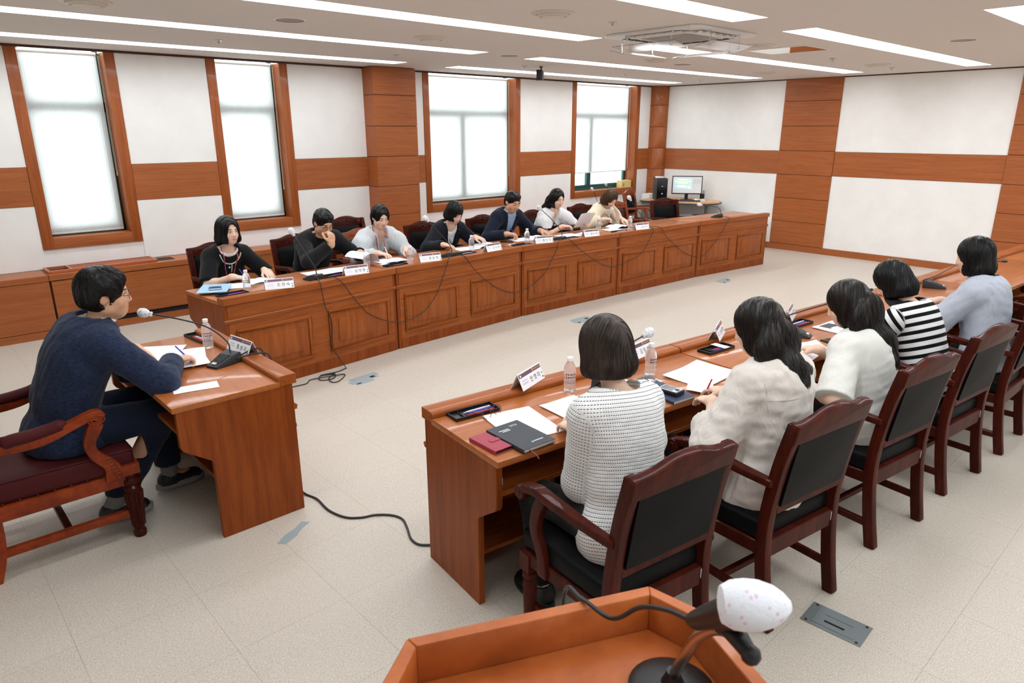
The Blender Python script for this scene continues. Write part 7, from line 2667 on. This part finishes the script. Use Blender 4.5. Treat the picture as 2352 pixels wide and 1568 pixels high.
MB().lathe([(0.11, 0), (0.11, 0.008), (0.03, 0.014)], 24).build('foot', m_blk, mn, smooth=True)
MB().box(-0.03, 0.03, -0.01, 0.02, 0.008, 0.16).build('stem', m_blk, mn, bevel=0.004)
MB().box(-0.265, 0.265, -0.035, -0.005, 0.10, 0.42).build('bezel', m_blk, mn, bevel=0.005)
sc_ = emis('screen grey', srgb(74, 90, 96), 0.9)
MB().box(-0.25, 0.25, -0.0365, -0.0345, 0.12, 0.405).build('screen', sc_, mn)
so = MB().box(-0.235, 0.085, -0.0375, -0.036, 0.185, 0.375).build('slide', emis('slide teal', srgb(46, 140, 140), 1.0), mn)
MB().box(0.10, 0.235, -0.0375, -0.036, 0.285, 0.37).build('slide_thumbnail', emis('slide dark', srgb(26, 32, 36), 0.8), mn)
ey = emis('slide yellow', srgb(240, 230, 70), 1.0)
ew = emis('slide white', srgb(220, 240, 236), 1.0)
for (a, b_, z0, mm_) in ((-0.16, 0.0, 0.350, ew), (-0.215, 0.065, 0.315, ey), (-0.16, 0.01, 0.288, ey), (-0.17, -0.03, 0.245, ew), (-0.17, 0.01, 0.222, ew)):
    MB().box(a, b_, -0.0382, -0.037, z0, z0 + 0.012).build('slide_text', mm_, so)
MB().prism([(0.03, 0.195), (0.05, 0.195), (0.062, 0.245), (0.02, 0.245)], -0.0382, -0.037, 'y').build('slide_picture', emis('slide green', srgb(170, 230, 160), 1.0), so)
pc = thing('pen_cup', 'black mesh pen cup at the monitor', 'pen cup', (11.10, 6.98, 0.7385))
MB().lathe([(0.04, 0), (0.042, 0.10), (0.039, 0.10), (0.037, 0.004)], 14).build('cup', m_blk, pc, smooth=True)
for k in range(5):
    a = k * 1.3
    MB().tube([(0.015 * math.cos(a), 0.015 * math.sin(a), 0.02), (0.04 * math.cos(a), 0.04 * math.sin(a), 0.165)], 0.004, 6).build('pen', m_blk if k % 2 else PENC['blue'], pc)
o = MB().box(-0.22, 0.22, -0.07, 0.07, 0, 0.018).build('keyboard', m_blk, None, bevel=0.004, loc=(10.66, 7.0, 0.7385), rotz=-0.93)
tag(o, 'black keyboard before the monitor', 'keyboard')
ph_ = thing('desk_telephone', 'small white desk telephone with a yellow note', 'telephone', (10.83, 6.86, 0.7385), -0.8)
MB().box(-0.09, 0.09, -0.05, 0.05, 0, 0.035).build('case', m_cap, ph_, bevel=0.008)
MB().box(-0.03, 0.03, -0.065, -0.02, 0.035, 0.037).build('note', plain('yellow note', srgb(228, 226, 60), 0.6), ph_)
st_ = thing('low_side_table', 'dark red side table with a green felt top before the computer desk', 'table', (10.28, 6.20, 0), -0.3)
MB().box(-0.27, 0.27, -0.22, 0.22, 0.575, 0.60).build('top', m_mah, st_, bevel=0.006)
MB().box(-0.25, 0.25, -0.20, 0.20, 0.60, 0.604).build('felt', plain('green felt', srgb(40, 58, 50), 0.9), st_)
for sx in (-0.22, 0.22):
    for sy in (-0.17, 0.17):
        MB().box(sx - 0.02, sx + 0.02, sy - 0.02, sy + 0.02, 0, 0.575).build('leg', m_mah, st_, bevel=0.003)
o = MB().box(-0.17, 0.17, -0.012, 0.012, 0.02, 0.62).build('grey_partition', plain('grey felt board', srgb(130, 132, 136), 0.9), None, bevel=0.003, loc=(9.86, 6.55, 0.0), rotz=-0.35)
o.location.z = -0.02
tag(o, 'grey felt board standing behind the empty black chair', 'board')
wb_ = thing('white_carton', 'white storage carton with plum corners by the end wall', 'carton', (11.0, 6.05, 0), 0.0)
MB().box(-0.17, 0.17, -0.28, 0.28, 0, 0.52).build('carton', m_cap, wb_, bevel=0.003)
MB().box(-0.174, -0.12, -0.284, -0.20, 0.42, 0.525).box(-0.174, -0.12, 0.20, 0.284, 0.42, 0.525).build('corner_print', plain('plum print', srgb(140, 60, 90), 0.6), wb_)
yb = thing('yellow_box', 'pale yellow gift box on the sill below the raised blind', 'box', (10.46, 8.27, SILL1), 0.0)
MB().box(-0.14, 0.14, -0.06, 0.06, 0, 0.13).build('box_body', plain('pale yellow card', srgb(232, 206, 140), 0.6), yb, bevel=0.002, seg=1)
MB().box(-0.11, -0.06, -0.0615, -0.06, 0.02, 0.08).build('label_print', plain('gold label', srgb(190, 150, 80), 0.5), yb)
cb = thing('tall_white_box', 'tall white box with a green mark between the window and the corner column', 'box', (10.86, 7.98, 0), 0.1)
MB().box(-0.11, 0.11, -0.08, 0.08, 0, 0.80).build('box_body', m_cap, cb, bevel=0.003)
MB().ball((-0.03, -0.081, 0.62), (0.025, 0.001, 0.025), 12, 4).build('green_mark', plain('green mark', srgb(110, 180, 70), 0.6), cb)
microphone(9.62, 7.98, 0.618, 0.3, [(9.62, 7.98, 0.80), (9.66, 7.99, 0.93), (9.60, 7.98, 1.02)], 'gooseneck microphone stored on the low cabinet under the raised blind')
microphone(9.40, 8.02, 0.618, 0.3, [(9.42, 8.02, 0.75), (9.36, 8.03, 0.88), (9.30, 8.03, 0.95)], 'second gooseneck microphone stored on the low cabinet')
